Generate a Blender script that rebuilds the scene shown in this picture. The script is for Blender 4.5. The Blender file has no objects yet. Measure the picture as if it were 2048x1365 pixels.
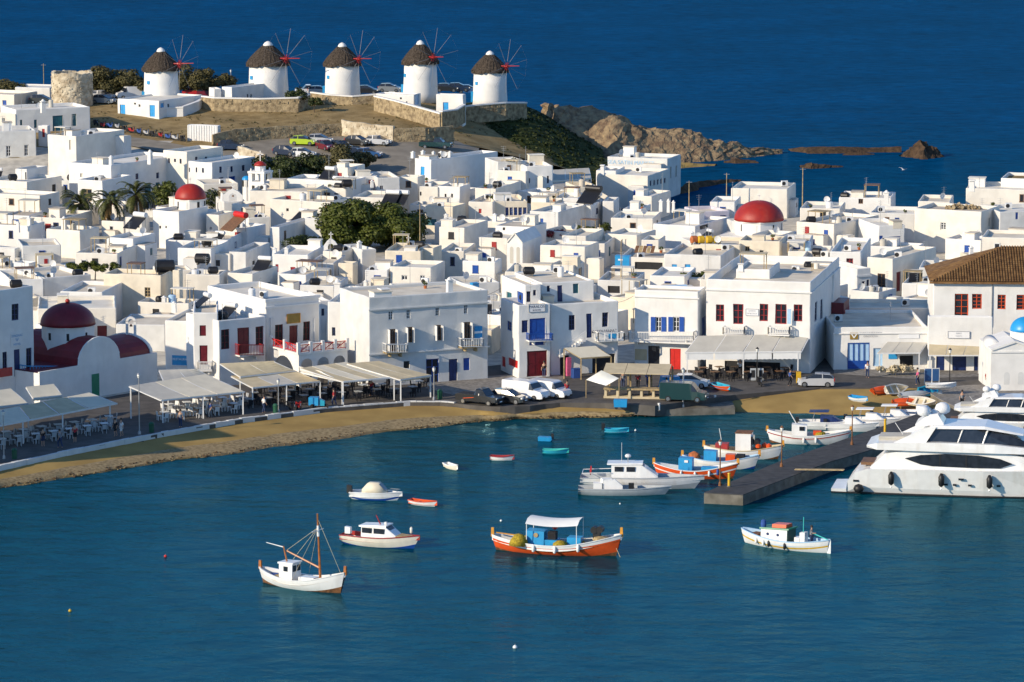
import bpy, bmesh, math, random
import numpy as np
from mathutils import Vector, noise
random.seed(7)
S = bpy.context.scene
COL = S.collection
# ---------------------------------------------------------------- camera
FPX, CH, TH = 8000.0, 70.0, math.atan(1229.5/8000.0)
CT, ST = math.cos(TH), math.sin(TH)
cam = bpy.data.objects.new('camera', bpy.data.cameras.new('camera'))
COL.objects.link(cam)
cam.location = (0, 0, CH)
cam.rotation_euler = (math.pi/2-TH, 0, 0)
cam.data.sensor_width = 36.0
cam.data.lens = FPX/2048*36.0
cam.data.clip_start = 1.0
cam.data.clip_end = 20000.0
S.camera = cam
# ---------------------------------------------------------------- light
SUN_AZ, SUN_EL = math.radians(56), math.radians(22)
tosun = Vector((-math.sin(SUN_AZ)*math.cos(SUN_EL), -math.cos(SUN_AZ)*math.cos(SUN_EL), math.sin(SUN_EL)))
W = bpy.data.worlds.new('World'); S.world = W; W.use_nodes = True
nt = W.node_tree
bg = nt.nodes['Background']
sky = nt.nodes.new('ShaderNodeTexSky'); sky.sky_type = 'NISHITA'; sky.sun_disc = False
sky.sun_elevation = SUN_EL; sky.sun_rotation = math.atan2(tosun.x, tosun.y)
sky.air_density = 1.0; sky.dust_density = 0.1; sky.ozone_density = 6.0
nt.links.new(sky.outputs[0], bg.inputs[0]); bg.inputs[1].default_value = 0.15
sun = bpy.data.objects.new('sun', bpy.data.lights.new('sun', 'SUN')); COL.objects.link(sun)
sun.data.energy = 4.6; sun.data.angle = math.radians(0.5); sun.data.color = (1.0, 0.855, 0.645)
sun.rotation_euler = (-tosun).to_track_quat('-Z', 'Y').to_euler()
sun.location = (-200, 200, 200)
S.view_settings.view_transform = 'Standard'; S.view_settings.look = 'None'
S.view_settings.exposure = 0.19; S.view_settings.gamma = 1.0
# ---------------------------------------------------------------- projection helpers
def P(px, py, z=None, Y=None):
    """world point seen at photo pixel (px,py), at height z or at distance Y"""
    r, u = px-1024.0, 682.5-py
    d = Vector((r, FPX*CT+u*ST, -FPX*ST+u*CT))
    t = (Y/d.y) if Y is not None else (z-CH)/d.z
    return Vector((d.x*t, d.y*t, CH+d.z*t))
def solve_px(B, e, px):
    """L with pixel x of B+L*e equal to px"""
    k = (px-1024.0)/FPX
    # x = k*(Y*CT + (CH-z)*ST)
    dep = B.y*CT+(CH-B.z)*ST
    den = e.x-k*(e.y*CT-e.z*ST)
    return (k*dep-B.x)/den
def ss(x):
    x = max(0.0, min(1.0, x)); return x*x*(3-2*x)
def g(X, Y):
    """ground height of the town and its hill"""
    z = 1.2+0.010*max(0, Y-440)
    left = ss((16-X)/34.0)
    z += 5.6*ss((Y-565)/38.0)*left
    z += 2.0*ss((Y-604)/30.0)*left
    if X > 10: z -= 6.0*ss((Y-562)/12.0)*ss((X-10)/8.0)
    z -= 14*ss((Y-648)/26.0)
    return z
def on_ground(px,py,fn=None,y0=480,y1=668):
    fn=fn or g
    for k in range(200):
        Y=y0+(y1-y0)*k/200; p=P(px,py,Y=Y)
        if p.z<=fn(p.x,Y): return Vector((p.x,Y,fn(p.x,Y)))
    return P(px,py,Y=y1)
# ---------------------------------------------------------------- mesh builder
class MB:
    def __init__(s): s.v=[]; s.f=[]; s.m=[]; s.cm=0; s.sm=[] ; s.smooth=False
    def add(s, vs, fs):
        o=len(s.v); s.v.extend([tuple(v) for v in vs])
        for f in fs: s.f.append(tuple(i+o for i in f)); s.m.append(s.cm); s.sm.append(s.smooth)
        return s
    def box(s, c, d, rz=0.0, top=1.0):
        x,y,z=d[0]/2,d[1]/2,d[2]/2; cc,sn=math.cos(rz),math.sin(rz); vs=[]
        for k in (-1,1):
            q=top if k>0 else 1
            for (i,j) in ((-1,-1),(1,-1),(1,1),(-1,1)):
                a,b=i*x*q,j*y*q
                vs.append((c[0]+a*cc-b*sn,c[1]+a*sn+b*cc,c[2]+k*z))
        return s.add(vs,[(3,2,1,0),(4,5,6,7),(0,1,5,4),(1,2,6,5),(2,3,7,6),(3,0,4,7)])
    def bar(s, p, q, w, h=None, up=(0,0,1)):
        p,q=Vector(p),Vector(q); d=(q-p)
        if d.length<1e-6: return s
        d.normalize(); upv=Vector(up)
        if abs(d.dot(upv))>0.98: upv=Vector((1,0,0))
        r=d.cross(upv).normalized(); u=r.cross(d).normalized(); h=h or w
        vs=[]
        for b in (p,q):
            for (i,j) in ((-1,-1),(1,-1),(1,1),(-1,1)): vs.append(b+r*(i*w/2)+u*(j*h/2))
        return s.add(vs,[(3,2,1,0),(4,5,6,7),(0,1,5,4),(1,2,6,5),(2,3,7,6),(3,0,4,7)])
    def tube(s, p, q, r0, r1=None, n=8, cap=True):
        p,q=Vector(p),Vector(q); r1=r0 if r1 is None else r1; d=(q-p).normalized()
        a=d.cross(Vector((0,0,1)) if abs(d.z)<0.9 else Vector((1,0,0))).normalized(); b=d.cross(a)
        vs=[]
        for (c,r) in ((p,r0),(q,r1)):
            for k in range(n):
                t=2*math.pi*k/n; vs.append(c+a*(r*math.cos(t))+b*(r*math.sin(t)))
        fs=[(k,k+n,(k+1)%n+n,(k+1)%n) for k in range(n)]
        if cap: fs+= [tuple(range(n)), tuple(range(2*n-1,n-1,-1))]
        return s.add(vs,fs)
    def lathe(s, prof, c=(0,0,0), n=20, cap=True, jit=0.0):
        vs=[]; m=len(prof)
        for (r,z) in prof:
            for k in range(n):
                t=2*math.pi*k/n; rr=r*(1+random.uniform(-jit,jit)); vs.append((c[0]+rr*math.cos(t),c[1]+rr*math.sin(t),c[2]+z))
        fs=[]
        for i in range(m-1):
            for k in range(n): fs.append((i*n+k,i*n+(k+1)%n,(i+1)*n+(k+1)%n,(i+1)*n+k))
        if cap: fs+=[tuple(range(n-1,-1,-1)), tuple(range((m-1)*n,m*n))]
        return s.add(vs,fs)
    def loft(s, rings, closed=True, cap=True):
        n=len(rings[0]); vs=[p for r in rings for p in r]; fs=[]
        for i in range(len(rings)-1):
            for k in range(n if closed else n-1):
                fs.append((i*n+k,i*n+(k+1)%n,(i+1)*n+(k+1)%n,(i+1)*n+k))
        if cap and closed: fs+=[tuple(range(n-1,-1,-1)), tuple(range((len(rings)-1)*n,len(rings)*n))]
        return s.add(vs,fs)
    def prism(s, poly, z0, z1):
        n=len(poly); vs=[(p[0],p[1],z0) for p in poly]+[(p[0],p[1],z1) for p in poly]
        fs=[(k,(k+1)%n,(k+1)%n+n,k+n) for k in range(n)]+[tuple(range(n-1,-1,-1)),tuple(range(n,2*n))]
        return s.add(vs,fs)
    def quad(s, a,b,c,d): return s.add([a,b,c,d],[(0,1,2,3)])
    def mesh(s, name, mats, org=(0,0,0)):
        me=bpy.data.meshes.new(name); ox,oy,oz=org
        me.from_pydata([(x-ox,y-oy,z-oz) for (x,y,z) in s.v],[],s.f)
        for m in (mats if isinstance(mats,(list,tuple)) else [mats]): me.materials.append(M[m] if isinstance(m,str) else m)
        if any(s.m): me.polygons.foreach_set('material_index', s.m)
        if any(s.sm): me.polygons.foreach_set('use_smooth', s.sm)
        me.update(); return me
    def build(s, name, mats, parent=None, org=None):
        if org is None: org = gorg(parent)
        o=bpy.data.objects.new(name, s.mesh(name,mats,org)); COL.objects.link(o)
        o.parent=parent
        if parent is None and tuple(org)!=(0,0,0): o.location=org
        return o
ORG={}
def gorg(p):
    return ORG.get(p.name,(0,0,0)) if p else (0,0,0)
def tag(o,label=None,cat=None,group=None,kind=None):
    if label: o['label']=label
    if cat: o['category']=cat
    if group: o['group']=group
    if kind: o['kind']=kind
    return o
def thing(name,label,cat,loc=(0,0,0),rz=0.0,group=None,world=False):
    """Empty at a thing's base. world=True: its parts are given in world coordinates"""
    e=bpy.data.objects.new(name,None); COL.objects.link(e); e.empty_display_size=0.2
    e.location=loc; e.rotation_euler=(0,0,rz)
    if world: ORG[e.name]=tuple(loc)
    return tag(e,label,cat,group)
def sub(mb,name,mats,parent,root):
    """part of a part, in the same coordinates as root"""
    return mb.build(name,mats,parent,gorg(root))
def copy_tree(o,parent=None,matmap=None):
    c=o.copy(); COL.objects.link(c); c.parent=parent
    if matmap and c.type=='MESH':
        for sl in c.material_slots:
            if sl.material and sl.material.name in matmap:
                m=matmap[sl.material.name]; sl.link='OBJECT'; sl.material=M[m]
    for ch in o.children: copy_tree(ch,c,matmap)
    return c
# ---------------------------------------------------------------- materials
M={}
def mat(name,rgb,rough=0.6,var=0.08,scale=1.5,bump=0.0,bscale=None,spec=0.5,metal=0.0,rgb2=None,stain=0.0,tint=(0.55,0.50,0.42),stretch=(1,1,1),coat=0.0,lo=0.35,hi=0.65):
    m=bpy.data.materials.new(name); M[name]=m; m.use_nodes=True; n=m.node_tree.nodes; l=m.node_tree.links
    b=n['Principled BSDF']; b.inputs['Roughness'].default_value=rough; b.inputs['Specular IOR Level'].default_value=spec
    b.inputs['Metallic'].default_value=metal; b.inputs['Coat Weight'].default_value=coat
    geo=n.new('ShaderNodeNewGeometry'); mp=n.new('ShaderNodeMapping'); mp.inputs['Scale'].default_value=stretch
    l.new(geo.outputs['Position'],mp.inputs['Vector'])
    c2=rgb2 or tuple(max(0,c*(1-2*var)) for c in rgb)
    nz=n.new('ShaderNodeTexNoise'); nz.inputs['Scale'].default_value=scale; nz.inputs['Detail'].default_value=4
    l.new(mp.outputs[0],nz.inputs['Vector'])
    rp=n.new('ShaderNodeValToRGB'); rp.color_ramp.elements[0].position=lo; rp.color_ramp.elements[1].position=hi
    rp.color_ramp.elements[0].color=(*c2,1); rp.color_ramp.elements[1].color=(*rgb,1)
    l.new(nz.outputs['Fac'],rp.inputs['Fac']); out=rp.outputs['Color']
    if stain>0:
        mp2=n.new('ShaderNodeMapping'); mp2.inputs['Scale'].default_value=(1,1,0.16); l.new(geo.outputs['Position'],mp2.inputs['Vector'])
        n2=n.new('ShaderNodeTexNoise'); n2.inputs['Scale'].default_value=1.3; n2.inputs['Detail'].default_value=6; l.new(mp2.outputs[0],n2.inputs['Vector'])
        r2=n.new('ShaderNodeValToRGB'); r2.color_ramp.elements[0].position=0.52; r2.color_ramp.elements[1].position=0.78
        r2.color_ramp.elements[0].color=(0,0,0,1); r2.color_ramp.elements[1].color=(stain,stain,stain,1); l.new(n2.outputs['Fac'],r2.inputs['Fac'])
        mx=n.new('ShaderNodeMix'); mx.data_type='RGBA'; l.new(r2.outputs['Color'],mx.inputs['Factor']); l.new(out,mx.inputs['A']); mx.inputs['B'].default_value=(*tint,1); out=mx.outputs['Result']
    l.new(out,b.inputs['Base Color'])
    if bump>0:
        bn=n.new('ShaderNodeTexNoise'); bn.inputs['Scale'].default_value=bscale or scale*4; bn.inputs['Detail'].default_value=5; l.new(mp.outputs[0],bn.inputs['Vector'])
        bp=n.new('ShaderNodeBump'); bp.inputs['Strength'].default_value=0.6; bp.inputs['Distance'].default_value=bump; l.new(bn.outputs['Fac'],bp.inputs['Height']); l.new(bp.outputs[0],b.inputs['Normal'])
    return m
mat('white',(0.79,0.775,0.74),0.75,0.05,0.7,0.02,6,0.25,stain=0.16)
mat('warm',(0.78,0.735,0.65),0.75,0.06,0.7,0.02,6,0.25,stain=0.2)
mat('cream',(0.76,0.68,0.54),0.8,0.08,0.8,0.02,6,0.25,stain=0.18,tint=(0.5,0.42,0.32))
mat('offwhite',(0.71,0.70,0.67),0.8,0.08,0.6,0.02,6,0.25,stain=0.3)
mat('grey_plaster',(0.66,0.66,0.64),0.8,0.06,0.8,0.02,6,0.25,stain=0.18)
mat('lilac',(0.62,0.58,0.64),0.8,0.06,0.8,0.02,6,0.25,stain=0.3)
mat('roof_pale',(0.78,0.70,0.56),0.85,0.13,0.5,0.02,5,0.2,rgb2=(0.62,0.54,0.42))
mat('roof_grey',(0.62,0.55,0.45),0.85,0.14,0.5,0.02,5,0.2,rgb2=(0.46,0.40,0.32))
mat('roof_white',(0.82,0.78,0.69),0.85,0.1,0.5,0.02,5,0.2,rgb2=(0.70,0.65,0.55))
mat('blue',(0.012,0.075,0.36),0.4,0.1,3)
mat('navy',(0.012,0.03,0.13),0.4,0.15,3)
mat('teal_paint',(0.02,0.13,0.17),0.45,0.12,3)
mat('sky_blue',(0.03,0.33,0.72),0.4,0.06,2)
mat('pale_blue',(0.42,0.62,0.82),0.4,0.06,2)
mat('red',(0.36,0.02,0.02),0.45,0.12,3)
mat('dark_red',(0.15,0.008,0.015),0.45,0.15,3)
mat('bright_red',(0.62,0.02,0.012),0.4,0.08,3)
mat('orange_paint',(0.72,0.09,0.012),0.4,0.08,2,coat=0.2)
mat('dome_red',(0.36,0.022,0.012),0.5,0.16,1.2,0.015,7,0.4,rgb2=(0.30,0.020,0.016),stain=0.25,tint=(0.45,0.12,0.08))
mat('wine_roof',(0.20,0.010,0.020),0.55,0.12,1.5,0.01)
mat('dome_blue',(0.02,0.30,0.66),0.4,0.06,1.5)
mat('glass',(0.025,0.03,0.04),0.12,0.2,2,spec=0.6)
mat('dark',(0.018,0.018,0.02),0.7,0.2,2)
mat('black',(0.012,0.012,0.014),0.5,0.2,2)
mat('timber',(0.20,0.10,0.045),0.6,0.2,3,stretch=(1,1,4))
mat('varnish',(0.42,0.14,0.03),0.35,0.2,4,coat=0.3)
mat('ochre',(0.62,0.28,0.03),0.45,0.1,3)
mat('yellow',(0.70,0.42,0.02),0.5,0.1,3)
mat('net_yellow',(0.46,0.33,0.02),0.9,0.3,9,0.05,20)
mat('green_paint',(0.01,0.22,0.12),0.4,0.1,3)
mat('dark_green',(0.008,0.06,0.045),0.45,0.1,3)
mat('bin_green',(0.01,0.09,0.045),0.5,0.1,3)
mat('boat_white',(0.80,0.80,0.79),0.3,0.03,1.5,coat=0.3,stain=0.28,tint=(0.42,0.33,0.22))
mat('ivory',(0.78,0.73,0.62),0.35,0.06,1.5,coat=0.2,stain=0.25)
mat('boat_grey',(0.42,0.45,0.47),0.5,0.06,2)
mat('boat_blue',(0.02,0.30,0.62),0.4,0.08,2)
mat('cyan_paint',(0.03,0.42,0.60),0.4,0.08,2)
mat('turquoise',(0.05,0.50,0.45),0.45,0.08,2)
mat('metal',(0.42,0.43,0.44),0.4,0.08,3,metal=0.6)
mat('steel_white',(0.72,0.72,0.71),0.4,0.04,3)
mat('spar_grey',(0.34,0.32,0.31),0.6,0.1,4)
mat('rust',(0.26,0.11,0.04),0.8,0.3,4)
mat('canvas',(0.62,0.52,0.34),0.85,0.08,0.9,0.02,3,0.15,stain=0.2,tint=(0.45,0.38,0.26))
mat('canvas_pale',(0.74,0.67,0.52),0.85,0.05,0.9,0.02,3,0.15)
mat('canvas_white',(0.82,0.82,0.80),0.85,0.04,0.9,0.02,3,0.15)
mat('canvas_grey',(0.55,0.52,0.45),0.85,0.05,0.9,0.02,3,0.15)
mat('wood_pale',(0.46,0.34,0.17),0.7,0.2,3)
mat('thatch',(0.095,0.075,0.058),0.95,0.35,6,0.10,9,0.1,stretch=(1,1,0.35))
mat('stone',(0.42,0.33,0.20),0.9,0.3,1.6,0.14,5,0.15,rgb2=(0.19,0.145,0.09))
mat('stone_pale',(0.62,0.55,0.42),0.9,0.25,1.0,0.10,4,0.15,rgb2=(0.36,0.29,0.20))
mat('rock',(0.35,0.26,0.15),0.95,0.3,0.9,0.35,2.2,0.15,rgb2=(0.17,0.115,0.075))
mat('reef',(0.10,0.062,0.035),0.9,0.3,1.2,0.2,4,0.2,rgb2=(0.045,0.03,0.02))
mat('dry_grass',(0.33,0.24,0.115),0.95,0.25,0.5,0.10,4,0.1,rgb2=(0.22,0.155,0.07))
mat('scrub',(0.055,0.062,0.016),0.95,0.3,0.7,0.15,3,0.1,rgb2=(0.03,0.04,0.01))
mat('sand',(0.40,0.27,0.095),0.95,0.16,0.35,0.03,9,0.1,rgb2=(0.31,0.205,0.072))
mat('pebble',(0.37,0.28,0.15),0.9,0.25,3.0,0.05,14,0.15,rgb2=(0.21,0.155,0.08))
mat('wet_sand',(0.20,0.145,0.06),0.55,0.2,1.5,0.03,9,0.3)
mat('asphalt',(0.115,0.105,0.095),0.85,0.16,0.8,0.01,9,0.25)
mat('flagstone',(0.30,0.28,0.25),0.85,0.3,2.6,0.02,7,0.2,rgb2=(0.17,0.155,0.14))
mat('concrete',(0.20,0.185,0.155),0.85,0.2,1.2,0.03,6,0.2,rgb2=(0.12,0.11,0.09))
mat('jetty_top',(0.075,0.072,0.07),0.8,0.2,1.1,0.02,7,0.3)
mat('weed',(0.07,0.065,0.015),0.7,0.3,4,0.05,9)
mat('town_paving',(0.58,0.54,0.46),0.85,0.15,0.8,0.01,6,0.2)
mat('parking',(0.27,0.24,0.195),0.9,0.12,0.5,0.01,6,0.2)
mat('leaf',(0.090,0.104,0.011),0.6,0.35,2.5,spec=0.3,rgb2=(0.040,0.055,0.006))
mat('leaf_dark',(0.048,0.062,0.010),0.6,0.35,2.5,spec=0.3,rgb2=(0.012,0.022,0.006))
mat('leaf_olive',(0.115,0.100,0.038),0.7,0.35,2.0,spec=0.25,rgb2=(0.050,0.048,0.018))
mat('palm',(0.085,0.095,0.022),0.55,0.3,3,spec=0.3)
mat('palm_dead',(0.26,0.15,0.04),0.8,0.3,3)
mat('bark',(0.16,0.12,0.08),0.9,0.3,4,0.04,9)
mat('tile',(0.26,0.148,0.060),0.85,0.25,1.6,0.02,8,0.2,rgb2=(0.13,0.068,0.03))
mat('terracotta',(0.48,0.14,0.04),0.8,0.15,3)
mat('skin',(0.50,0.29,0.19),0.6,0.05,5); mat('hair',(0.03,0.02,0.015),0.6,0.1,5)
mat('cloth_black',(0.015,0.015,0.02),0.9,0.2,5); mat('cloth_white',(0.75,0.75,0.74),0.9,0.05,5); mat('cloth_red',(0.45,0.03,0.04),0.9,0.1,5)
mat('cloth_blue',(0.03,0.09,0.32),0.9,0.1,5); mat('cloth_grey',(0.22,0.24,0.26),0.9,0.1,5); mat('denim',(0.03,0.05,0.12),0.9,0.1,5); mat('cloth_pink',(0.65,0.12,0.25),0.9,0.1,5)
mat('tyre',(0.015,0.015,0.016),0.8,0.1,5); mat('chrome',(0.55,0.56,0.58),0.25,0.05,5,metal=0.9)
mat('lamp_glass',(0.75,0.75,0.70),0.3,0.03,5); mat('tail_red',(0.45,0.01,0.01),0.3,0.05,5)
for nm,c in (('car_silver',(0.44,0.45,0.47)),('car_white',(0.80,0.80,0.80)),('car_black',(0.012,0.014,0.018)),('car_navy',(0.012,0.025,0.06)),('car_blue',(0.03,0.10,0.26)),('car_red',(0.36,0.012,0.018)),('car_maroon',(0.14,0.010,0.025)),('car_green',(0.40,0.55,0.02)),('car_teal',(0.006,0.035,0.036)),('car_grey',(0.20,0.22,0.24))):
    mat(nm,c,0.28,0.04,1.0,spec=0.5,coat=0.5)
mat('sign_gold',(0.32,0.20,0.03),0.5,0.1,3); mat('ink',(0.04,0.05,0.10),0.7,0.1,4); mat('ink_grey',(0.36,0.37,0.40),0.7,0.1,4); mat('sign_white',(0.80,0.80,0.80),0.6,0.02,3)
# ---------------------------------------------------------------- sea
def sea_material():
    m=bpy.data.materials.new('sea_water'); M['sea_water']=m; m.use_nodes=True; n=m.node_tree.nodes; l=m.node_tree.links
    n.remove(n['Principled BSDF'])
    dif=n.new('ShaderNodeBsdfDiffuse'); glo=n.new('ShaderNodeBsdfGlossy'); glo.inputs['Roughness'].default_value=0.05; glo.inputs['Color'].default_value=(0.34,0.68,0.78,1)
    geo0=n.new('ShaderNodeNewGeometry'); sy=n.new('ShaderNodeSeparateXYZ'); l.new(geo0.outputs['Position'],sy.inputs[0])
    fm=n.new('ShaderNodeMapRange'); fm.inputs['From Min'].default_value=400; fm.inputs['From Max'].default_value=620; fm.inputs['To Min'].default_value=0.18; fm.inputs['To Max'].default_value=0.03; l.new(sy.outputs['Y'],fm.inputs['Value'])
    mixs=n.new('ShaderNodeMixShader'); l.new(fm.outputs[0],mixs.inputs[0]); l.new(dif.outputs[0],mixs.inputs[1]); l.new(glo.outputs[0],mixs.inputs[2]); l.new(mixs.outputs[0],n['Material Output'].inputs['Surface'])
    geo=n.new('ShaderNodeNewGeometry')
    # water depth: the harbour is shallower and greener than the open sea
    sx=n.new('ShaderNodeSeparateXYZ'); l.new(geo.outputs['Position'],sx.inputs[0])
    mr=n.new('ShaderNodeMapRange'); mr.inputs['From Min'].default_value=420; mr.inputs['From Max'].default_value=720; l.new(sx.outputs['Y'],mr.inputs['Value'])
    mx=n.new('ShaderNodeMix'); mx.data_type='RGBA'; mx.inputs['A'].default_value=(0.0002,0.050,0.078,1); mx.inputs['B'].default_value=(0.0001,0.056,0.160,1)
    l.new(mr.outputs[0],mx.inputs['Factor'])
    big=n.new('ShaderNodeTexNoise'); big.inputs['Scale'].default_value=0.035; big.inputs['Detail'].default_value=3; l.new(geo.outputs['Position'],big.inputs['Vector'])
    r=n.new('ShaderNodeMapRange'); r.inputs['From Min'].default_value=0.3; r.inputs['From Max'].default_value=0.7; r.inputs['To Min'].default_value=0.82; r.inputs['To Max'].default_value=1.12; l.new(big.outputs['Fac'],r.inputs['Value'])
    mu=n.new('ShaderNodeMix'); mu.data_type='RGBA'; mu.blend_type='MULTIPLY'; mu.inputs['Factor'].default_value=1; l.new(mx.outputs['Result'],mu.inputs['A']); l.new(r.outputs[0],mu.inputs['B'])
    mpw=n.new('ShaderNodeMapping'); mpw.inputs['Scale'].default_value=(0.24,0.40,1); l.new(geo.outputs['Position'],mpw.inputs['Vector'])
    wv=n.new('ShaderNodeTexNoise'); wv.inputs['Scale'].default_value=1.0; wv.inputs['Detail'].default_value=6; wv.inputs['Roughness'].default_value=0.7; l.new(mpw.outputs[0],wv.inputs['Vector'])
    wr=n.new('ShaderNodeMapRange'); wr.inputs['From Min'].default_value=0.3; wr.inputs['From Max'].default_value=0.7; wr.inputs['To Min'].default_value=0.62; wr.inputs['To Max'].default_value=1.38; l.new(wv.outputs['Fac'],wr.inputs['Value'])
    mw=n.new('ShaderNodeMix'); mw.data_type='RGBA'; mw.blend_type='MULTIPLY'; mw.inputs['Factor'].default_value=1; l.new(mu.outputs['Result'],mw.inputs['A']); l.new(wr.outputs[0],mw.inputs['B'])
    l.new(mw.outputs['Result'],dif.inputs['Color'])
    def layer(scale,stretch,detail):
        mp=n.new('ShaderNodeMapping'); mp.inputs['Scale'].default_value=stretch; mp.inputs['Rotation'].default_value=(0,0,0.35); l.new(geo.outputs['Position'],mp.inputs['Vector'])
        t=n.new('ShaderNodeTexNoise'); t.inputs['Scale'].default_value=scale; t.inputs['Detail'].default_value=detail; t.inputs['Roughness'].default_value=0.6; l.new(mp.outputs[0],t.inputs['Vector']); return t
    a=layer(0.8,(0.8,0.9,1),5); c=layer(0.22,(0.5,1,1),2)
    m1=n.new('ShaderNodeMath'); m1.operation='MULTIPLY'; l.new(a.outputs['Fac'],m1.inputs[0])
    # wind ruffles some patches more than others
    pr=n.new('ShaderNodeMapRange'); pr.inputs['From Min'].default_value=0.35; pr.inputs['From Max'].default_value=0.65; pr.inputs['To Min'].default_value=0.35; pr.inputs['To Max'].default_value=1.0; l.new(big.outputs['Fac'],pr.inputs['Value']); l.new(pr.outputs[0],m1.inputs[1])
    m2=n.new('ShaderNodeMath'); m2.operation='MULTIPLY'; m2.inputs[1].default_value=1.2; l.new(c.outputs['Fac'],m2.inputs[0])
    ad=n.new('ShaderNodeMath'); ad.operation='ADD'; l.new(m1.outputs[0],ad.inputs[0]); l.new(m2.outputs[0],ad.inputs[1])
    bp=n.new('ShaderNodeBump'); bp.inputs['Strength'].default_value=1.0; bp.inputs['Distance'].default_value=0.24; l.new(ad.outputs[0],bp.inputs['Height']); [l.new(bp.outputs[0],k.inputs['Normal']) for k in (dif,glo)]
sea_material()
mb=MB(); mb.quad((-9000,-3000,0),(9000,-3000,0),(9000,15000,0),(-9000,15000,0)); tag(mb.build('sea','sea_water'),kind='structure')
# ---------------------------------------------------------------- land
def interp(pts,x):
    for (a,b) in zip(pts,pts[1:]):
        if x<=b[0]: 
            t=(x-a[0])/(b[0]-a[0]); return tuple(a[i]+(b[i]-a[i])*t for i in range(len(a)))
    return pts[-1]
def resample(pts,step):
    out=[]; 
    for a,b in zip(pts,pts[1:]):
        n=max(1,int((Vector(b)-Vector(a)).length/step))
        for k in range(n): out.append(Vector(a).lerp(Vector(b),k/n))
    out.append(Vector(pts[-1])); return out
# edge between quay and sand, photo pixels left to right
QUAY=[(-260,992),(-120,963),(0,934),(130,905),(320,868),(480,840),(650,818),(820,805),(890,805),(940,811),(1010,815),(1060,812),(1110,806),(1200,806),(1310,812)]
WATER=[(-260,1062),(-120,1022),(0,977),(190,946),(330,925),(480,905),(700,875),(900,851),(1060,838),(1180,836),(1310,833)]
def px_at(poly,x): return interp(poly,x)[1]
xs=list(range(-260,1311,15))
def strip(name,matn,edges,kind='structure'):
    """sheet lofted between photo-derived shore lines; edges: list of (fn(px)->py, z)"""
    mb=MB(); n=len(edges)
    rings=[]
    for x in xs:
        rings.append([P(x,fn(x),z=z(x) if callable(z) else z) for (fn,z) in edges])
    vs=[p for r in rings for p in r]; fs=[]
    for i in range(len(rings)-1):
        for k in range(n-1): fs.append((i*n+k,(i+1)*n+k,(i+1)*n+k+1,i*n+k+1))
    mb.smooth=True; mb.add(vs,fs); return tag(mb.build(name,matn),kind=kind)
def wob(x,s,a): return a*noise.noise(Vector((x*s,3.1,0.7)))
q=lambda x: px_at(QUAY,x); w=lambda x: px_at(WATER,x)+wob(x,0.012,4)+wob(x,0.05,1.5)
mid=lambda t: (lambda x: q(x)+(w(x)-q(x))*t+wob(x+900*t,0.02,2))
strip('sand_beach','sand',[(lambda x:q(x)-6,0.95),(mid(0.2),0.85),(mid(0.55),0.55),(mid(0.62),0.50)])
strip('pebble_beach','pebble',[(mid(0.52),0.50),(mid(0.60),0.53),(mid(0.8),0.30),(mid(0.93),0.10)])
strip('wet_shore','wet_sand',[(mid(0.91),0.10),(mid(0.95),0.10),(w,0.0),(lambda x:w(x)+10,-0.35)])
# promenade slab and its whitewashed kerb
def quay_pts(z,dy=0,x0=-260,x1=1310,st=20): return [P(x,q(x)+dy,z=z) for x in range(x0,x1+1,st)]
mb=MB()
front=[P(x,q(x),z=1.25) for x in range(-260,1311,30)]+[P(1310,812,z=1.25),P(1470,790,z=1.25),P(1640,776,z=1.25),P(1850,776,z=1.25),P(1960,800,z=1.25),P(2400,800,z=1.25)]
vs=[];fs=[]
for p in front: vs+= [(p.x,p.y,0.2),(p.x,p.y,1.25),(p.x-4,p.y+26,1.25)]
for i in range(len(front)-1):
    o=i*3; fs+=[(o,o+3,o+4,o+1),(o+1,o+4,o+5,o+2)]
mb.add(vs,fs); prom=tag(mb.build('promenade','asphalt'),kind='structure')
ker=[]
kp=[P(x,q(x),z=1.2) for x in range(-260,921,13)]
for a,b in zip(kp,kp[1:]):
    k=MB(); d=(b-a); L=d.length; mid_=(a+b)/2; rz=math.atan2(d.y,d.x)
    k.box((mid_.x,mid_.y-0.05,1.04+random.uniform(-.03,.04)),(L+.05,0.40+random.uniform(-.06,.08),0.62),rz,random.uniform(.94,1.0))
    k.build('kerb_stone','grey_plaster',prom)
# right-hand beach
mb=MB(); top=[(1300,806),(1440,783),(1500,779),(1640,776),(1760,777),(1850,784),(1960,806)]; bot=[(1300,833),(1470,824),(1560,827),(1640,829),(1760,832),(1850,834),(1960,850)]
vs=[];fs=[];N=40
for i in range(N+1):
    x=1300+660*i/N; yt,yb=px_at(top,x),px_at(bot,x)+wob(x,0.03,2.5)
    for (t,z) in ((-0.1,1.22),(0.0,1.15),(0.35,0.8),(0.8,0.25),(1.0,0.0),(1.2,-0.35)): vs.append(P(x,yt+(yb-yt)*t,z=z))
for i in range(N):
    for k in range(5): fs.append((i*6+k,i*6+k+1,(i+1)*6+k+1,(i+1)*6+k)) if False else fs.append((i*6+k,(i+1)*6+k,(i+1)*6+k+1,i*6+k+1))
mb.smooth=True; mb.add(vs,fs); tag(mb.build('cove_beach','sand'),kind='structure')
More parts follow.
